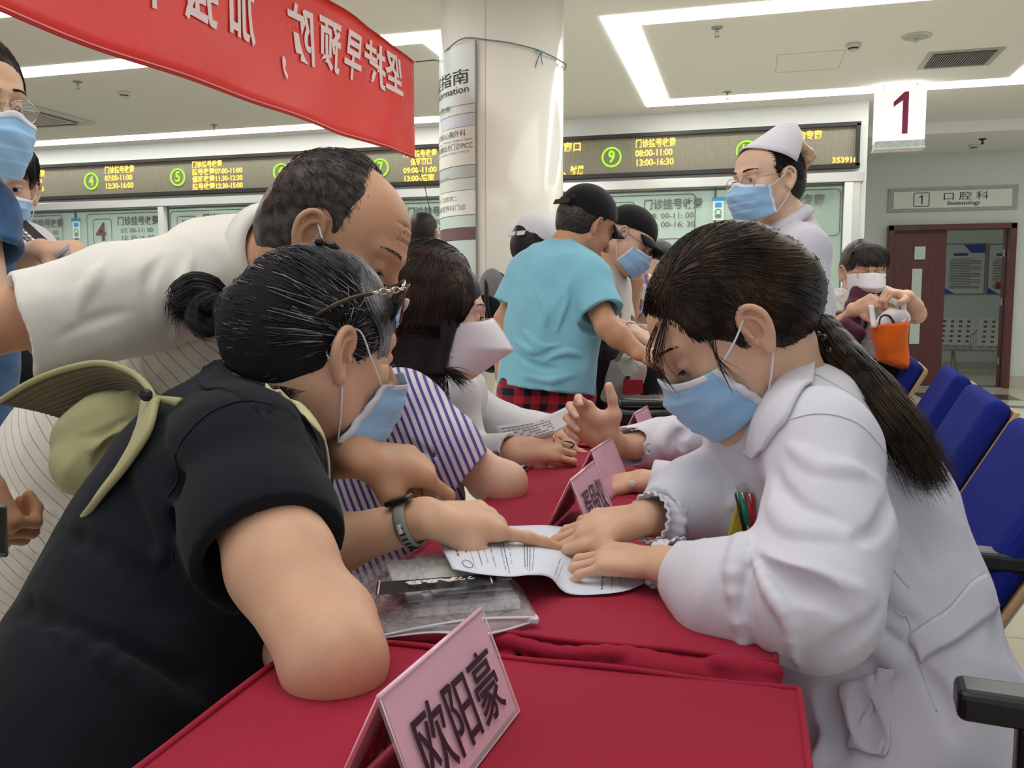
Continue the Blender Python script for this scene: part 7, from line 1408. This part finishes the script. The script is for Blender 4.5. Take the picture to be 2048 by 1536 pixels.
# the sheet of paper between the two women
m_paper = mat('paper_sheet', srgb(216, 222, 236), .6, bump=(30, .05, .002)); e = wroot('paper_sheet', (-.27, 1.08, .76), 'large printed sheet held by the grey haired woman and pinned by the nurse', 'paper')
def zrow(pts, n): return spline([PZ(*p) for p in pts], n)
A = zrow(((863, 1053, .792), (940, 1052, .792), (1020, 1052, .786), (1100, 1051, .778), (1165, 1064, .768), (1225, 1095, .760), (1300, 1140, .7565)), 40); B2 = zrow(((905, 1138, .795), (960, 1148, .796), (1020, 1153, .794), (1062, 1150, .790), (1100, 1155, .778), (1140, 1188, .7562), (1240, 1184, .756), (1290, 1166, .7562)), 40)
Gp = np.array([lerp(A, B2, t)+V3(0, 0, .004*math.sin(t*math.pi)*0) for t in np.linspace(0, 1, 22)]); MB().grid(Gp).build('sheet', m_paper, e, solid=.0005)
def on_sheet(u, v): i = min(20, max(0, v*21)); j = min(38, max(0, u*39)); a, b = int(i), int(j); fa, fb = i-a, j-b; return (Gp[a, b]*(1-fa)*(1-fb)+Gp[a+1, b]*fa*(1-fb)+Gp[a, b+1]*(1-fa)*fb+Gp[a+1, b+1]*fa*fb)+V3(0, 0, .0009)
b = MB(); rng = np.random.default_rng(4)
def pline(u, v0, v1, wdt, dens=.75, step=.016):
    v = v0
    while v < v1:
        if rng.random() < dens:
            ps = [on_sheet(u, v), on_sheet(u, min(v1, v+step*.72)), on_sheet(u+wdt, min(v1, v+step*.72)), on_sheet(u+wdt, v)]; b._add(ps, [(0, 1, 2, 3)])
        v += step
for u, v0, v1, w_, dn in ((.060, .20, .72, .010, .9), (.105, .32, .64, .009, .9), (.165, .10, .85, .004, .8), (.195, .12, .80, .004, .6), (.225, .20, .85, .004, .7), (.27, .06, .9, .004, .85), (.285, .06, .95, .005, .9), (.31, .10, .8, .004, .5), (.385, .26, .88, .005, .95), (.40, .26, .92, .005, .95), (.415, .3, .95, .005, .9), (.435, .5, .96, .004, .8), (.60, .64, .93, .004, .9), (.625, .7, .95, .003, .7), (.80, .50, .93, .005, .8), (.86, .55, .9, .004, .6)): pline(u, v0, v1, w_, dn)
for u in (.130, .83): b._add([on_sheet(u, .05), on_sheet(u, .93), on_sheet(u+.0015, .93), on_sheet(u+.0015, .05)], [(0, 1, 2, 3)])
tag(b.build('print_lines', mat('print_ink', srgb(110, 112, 122), .8), e), kind='stuff')
b = MB(); cs = on_sheet(.095, .86); b.tube([cs+(on_sheet(.12, .86)-cs)*math.cos(t)*1.0+(on_sheet(.095, .93)-cs)*math.sin(t)*1.0+V3(0, 0, .0004) for t in np.linspace(0, 2*math.pi, 26)[:-1]], .0004, 4, closed=True); b.build('printed_seal', MATS['print_ink'], e)
# the clear zip bag
e = wroot('zip_bag', (-.36, .93, .752), 'clear plastic zip bag with a black label band and papers inside', 'bag')
m_film = mat('clear_film', (.86, .86, .90), .12, spec=.9, alpha=.30, bump=(60, 1.0, .03)); nn, ll, bq = nodes_of(m_film); bq.inputs['Coat Weight'].default_value = .6
TLp, TRp, BRp, BLp = PZ(706, 1128, .768), PZ(1010, 1108, .77), PZ(1078, 1240, .758), PZ(748, 1270, .758)
def q4(u, v): return lerp(lerp(TLp, TRp, u), lerp(BLp, BRp, u), v)
n1, n2 = 60, 44; Gb = np.zeros((n2, n1, 3)); Gu = np.zeros((n2, n1, 3))
for i in range(n2):
    for j in range(n1):
        u, v = j/(n1-1), i/(n2-1); p_ = q4(u, v); bul = max(0, math.sin(u*math.pi))**.5*max(0, math.sin(min(1, v*1.02)*math.pi))**.5; inner = 1/(1+math.exp(-(u-.13)*34))/(1+math.exp((u-.93)*30))/(1+math.exp((v-.84)*22)); z = .7555+.010*bul+.017*inner+(.0026*math.sin(38*u+9*v)*math.sin(31*v-6*u)+.0014*math.sin(83*u+40*v))*bul
        Gb[i, j] = (p_[0], p_[1], z+.004); Gu[i, j] = (p_[0], p_[1], .7545)
MB().grid(Gb).build('film', m_film, e); MB().grid(Gu).build('film', m_film, e)
def qbox(u0, u1, v0, v1, z0, z1, m, nm, par=e, slant=0):
    c = [q4(u0, v0), q4(u1, v0), q4(u1, v1), q4(u0, v1)]; return MB().prism([V3(x[0], x[1], z0) for x in c], (0, 0, 1), z1-z0).build(nm, m, par)
for (u0, u1, v0, v1, z0, z1, c, nm) in ((.26, .93, .10, .80, .757, .7660, (214, 216, 222), 'paper_stack'), (.28, .91, .12, .76, .7662, .7700, (196, 200, 208), 'paper_stack'), (.20, .60, .04, .62, .7702, .7722, (206, 208, 212), 'leaflet'), (.40, .90, .02, .70, .7724, .7740, (214, 212, 200), 'booklet'), (.44, .86, .50, .70, .7742, .7752, (192, 208, 220), 'ticket'), (.24, .34, .52, .78, .7724, .7738, (208, 210, 212), 'sticker'), (.78, .93, .26, .56, .7742, .7756, (206, 216, 176), 'green_printed_card')):
    qbox(u0, u1, v0, v1, z0, z1, mat('bagged_%d_%d_%d' % c, srgb(*c), .7), nm)
b = MB(); c = q4(.85, .44); b.lathe((c[0], c[1], .7757), [(.014, 0), (.014, .0006)], 20); b.build('green_mark', mat('mark_green', srgb(160, 196, 96), .6), e); b = MB(); c = q4(.25, .80); b.lathe((c[0], c[1], .7700), [(.010, 0), (.010, .0006)], 16); b.build('round_stamp', m_black, e)
def lift(u, v, dz=.0015): i = min(n2-1, int(round(v*(n2-1)))); j = min(n1-1, int(round(u*(n1-1)))); return Gb[i, j]+V3(0, 0, dz)
lab = np.array([[PZ(754+(990-754)*u+(-4+10*u)*k/2, lerp(1164, 1147, u)+lerp(27, 20, u)*k/2, .7905+.0006*math.sin(u*30)) for u in np.linspace(0, 1, 44)] for k in (0, .5, 1, 1.5, 2)]); band = MB().grid(lab).build('black_label', mat('label_black', srgb(34, 32, 34), .35), e)
ux = unit(lab[2, -1]-lab[2, 0]); uy = unit(lab[0, 22]-lab[4, 22]); w8 = mat('label_white', srgb(210, 208, 206), .5)
text('A&B', 'label_letters', w8, (lab[2, 20]+V3(0, 0, .0035), -ux, -uy), .016, e, .0002, align='CENTER', bold=.0006, width=.060); text('F A S H I O N', 'label_letters', w8, (lab[1, 20]+V3(0, 0, .0035)+uy*.001, -ux, -uy), .0038, e, .0001, align='CENTER', width=.05)
b = MB(); c = lab[2, 31]+V3(0, 0, .0035)
for s_, r_ in ((-.011, .0055), (-.0015, .0050), (.009, .0045)): b.tube([c+ux*(s_+r_*t/5.2*math.cos(t))+uy*(r_*math.sin(t)*.9) for t in np.linspace(.6, 5.6, 16)], .0008, 4)
b.build('label_flourish', w8, e)
for f_ in (.03, .96): b = MB(); j = int(f_*43); b.tube([lab[0, j]+V3(0, 0, .001), lab[2, j]+V3(0, 0, .001), lab[4, j]+V3(0, 0, .001)], .0010, 4); b.build('label_bar', w8, e)
zw = mat('zip_white', srgb(214, 212, 218), .35, alpha=.9); z1 = spline([PZ(758, 1274, .757), PZ(850, 1255, .759), PZ(950, 1240, .763), PZ(1065, 1236, .762)], 30); z2 = spline([PZ(758, 1277, .755), PZ(870, 1266, .754), PZ(950, 1272, .754), PZ(1010, 1262, .755), PZ(1068, 1244, .757)], 30)
for z_ in (z1, z2): b = MB(); b.grid(np.array([z_+V3(0, .0028, .001), z_-V3(0, .0028, -.001)])); b.build('zip_track', zw, e, solid=.0016)
MB().grid(np.array([z1, lerp(z1, z2, .5)-V3(0, 0, .001), z2])).build('mouth_film', m_film, e); MB().box(PZ(1066, 1240, .760), (.013, .008, .007), rot=axes(cdir(.3, 1, 0)), bev=.002).build('zip_slider', zw, e)
# papers in the blouse woman's hands
e = wroot('paper_sheet', tuple(P(1080, 850, 1.84)), 'folded form held up by the woman in the white blouse', 'paper'); a_ = px((990, 852, 1.90), (1000, 874, 1.89), (1012, 892, 1.88)); b_ = px((1062, 842, 1.86), (1070, 858, 1.85), (1085, 874, 1.84)); c_ = px((1163, 797, 1.84), (1168, 818, 1.83), (1168, 832, 1.82))
G3 = np.array([spline([a_[k], b_[k], lerp(b_[k], c_[k], .5)+V3(0, 0, -.004), c_[k]], 24) for k in range(3)]); G3 = np.array([spline(G3[:, j], 8) for j in range(24)]).transpose(1, 0, 2); MB().grid(G3).build('sheet', mat('paper_white', srgb(222, 222, 230), .6), e, solid=.0006); b = MB()
for j in range(1, 13):
    for i in range(1, 7):
        if rng.random() < .7: o_ = (c_f*-.0012); b._add([G3[i, j]+o_, lerp(G3[i, j], G3[i, j+1], .8)+o_, lerp(lerp(G3[i, j], G3[i, j+1], .8), lerp(G3[i+1, j], G3[i+1, j+1], .8), .25)+o_, lerp(G3[i, j], G3[i+1, j], .25)+o_], [(0, 1, 2, 3)])
tag(b.build('print_lines', MATS['print_ink'], e), kind='stuff')
e = wroot('pen', tuple(PZ(1042, 936, .757)), 'thin pale pen tip lying under the blouse woman\'s hand', 'pen'); b = MB(); b.tube([PZ(1050, 930, .757), PZ(1034, 939, .757)], .003, 8); b.build('barrel', m_white, e)
e = wroot('spectacles', tuple(PZ(1120, 892, .762)), 'folded dark spectacles lying under the raised paper', 'spectacles'); b = MB()
for k in range(2): c = PZ(1104+k*26, 893, .764); b.tube([c+V3(.022*math.cos(t), .012*math.sin(t), .004+.006*math.sin(t)) for t in np.linspace(0, 6.28, 16)[:-1]], .0022, 6, closed=True)
b.tube([PZ(1085, 895, .762), PZ(1155, 890, .762)], .0025, 6); b.build('frame', m_black, e)
# black leather bag
e = wroot('handbag', tuple(PZ(1300, 845, .75)), 'black leather satchel lying on the far maroon table', 'bag'); ml = mat('leather_black', srgb(22, 24, 28), .32, spec=.6, bump=(160, .3, .001), var=(20, .2)); Rb = axes(cdir(.05, 1, 0), (0, 0, 1)); S = SDF(); c0 = P(1298, 832, 2.46)
S.box(c0, (.115, .075, .036), M=Rb, rd=.03, k=0); S.disp(folds(.003, 24, 2)); S.build('bag_body', ml, e, h=.0035); S = SDF(); S.box(c0+V3(.008, .0, .040), (.098, .068, .016), M=Rb, rd=.014, k=0); S.disp(folds(.003, 26, 4)); S.build('front_flap', ml, e, h=.0035)
b = MB(); 
for zz, hx, hy in ((.012, .117, .077), (.034, .100, .070)): b.tube([c0+Rb@V3(hx*math.copysign(min(1, abs(math.cos(t))*1.25), math.cos(t)), hy*math.copysign(min(1, abs(math.sin(t))*1.25), math.sin(t)), zz) for t in np.linspace(0, 2*math.pi, 40)[:-1]], .0026, 5, closed=True)
b.build('piping', ml, e); b = MB(); [b.tube([c0+Rb@V3(-.01+.012*k, -.072, .048), c0+Rb@V3(.0+.012*k, -.02, .060), c0+Rb@V3(.01+.012*k, .05, .058)], .0016, 5) for k in range(3)]; b.build('stitching', mat('stitch_dark', srgb(56, 60, 66), .5), e)
b = MB(); b.tube(spline([c0+Rb@V3(.045+.05*t, -.055+.01*math.sin(t*14), .058) for t in np.linspace(0, 1, 9)], 24), .0026, 5); b.build('key_chain', m_steel, e)
# plastic bags
def soft_bag(name, label, pts, d, dep, m, h=.006, cr=None, handles=None, red=None):
    e = wroot(name, tuple(P(pts[0][0], pts[0][1], d)), label, 'bag'); n = len(pts); P0 = px(*[(x, y, d) for x, y in pts]); c = np.mean(P0, 0); rings = []
    for i in range(9):
        t = -1+2*i/8; sc_ = math.sqrt(max(.02, 1-abs(t)**2.6)); rings.append([c+(p-c)*sc_*(1+.03*math.sin(7*k+5*t))+c_f*dep*t for k, p in enumerate(spline(P0+[P0[0]], 40)[:-1])])
    MB().grid(np.array(rings), wrap=True).build('bag_body', m, e)
    if handles:
        for hh in handles: b = MB(); q = spline(px(*hh), 14); b.grid(np.array([q-c_r*.008, q+c_r*.008])); b.build('handle', m, e, solid=.0012)
    if red: MB().box(P(*red), (.07, .004, .05), rot=axes(cdir(0, 1, 0))).build('red_label', mat('seal_red2', srgb(150, 30, 50), .6), e)
    return e
pb = mat('film_white', srgb(214, 214, 210), .4, bump=(22, .9, .01), alpha=.93)
soft_bag('carrier_bag', 'white plastic carrier bag with printed marks hanging from the blue t-shirt man\'s left hand', [(992, 762), (1016, 762), (1028, 800), (1030, 850), (978, 850), (982, 800)], 3.02, .045, pb, handles=[((998, 766, 3.0), (1001, 735, 3.0), (1004, 712, 3.0)), ((1012, 766, 3.03), (1008, 735, 3.02), (1005, 712, 3.02))])
soft_bag('carrier_bag', 'large translucent white carrier bag with a red label behind the black satchel', [(1222, 722), (1262, 712), (1290, 728), (1286, 770), (1262, 812), (1205, 800), (1210, 765)], 3.12, .08, mat('film_white2', srgb(176, 176, 168), .4, bump=(22, .9, .01), alpha=.93), handles=[((1232, 725, 3.1), (1250, 700, 3.05), (1275, 722, 3.1))], red=(1266, 774, 3.02))
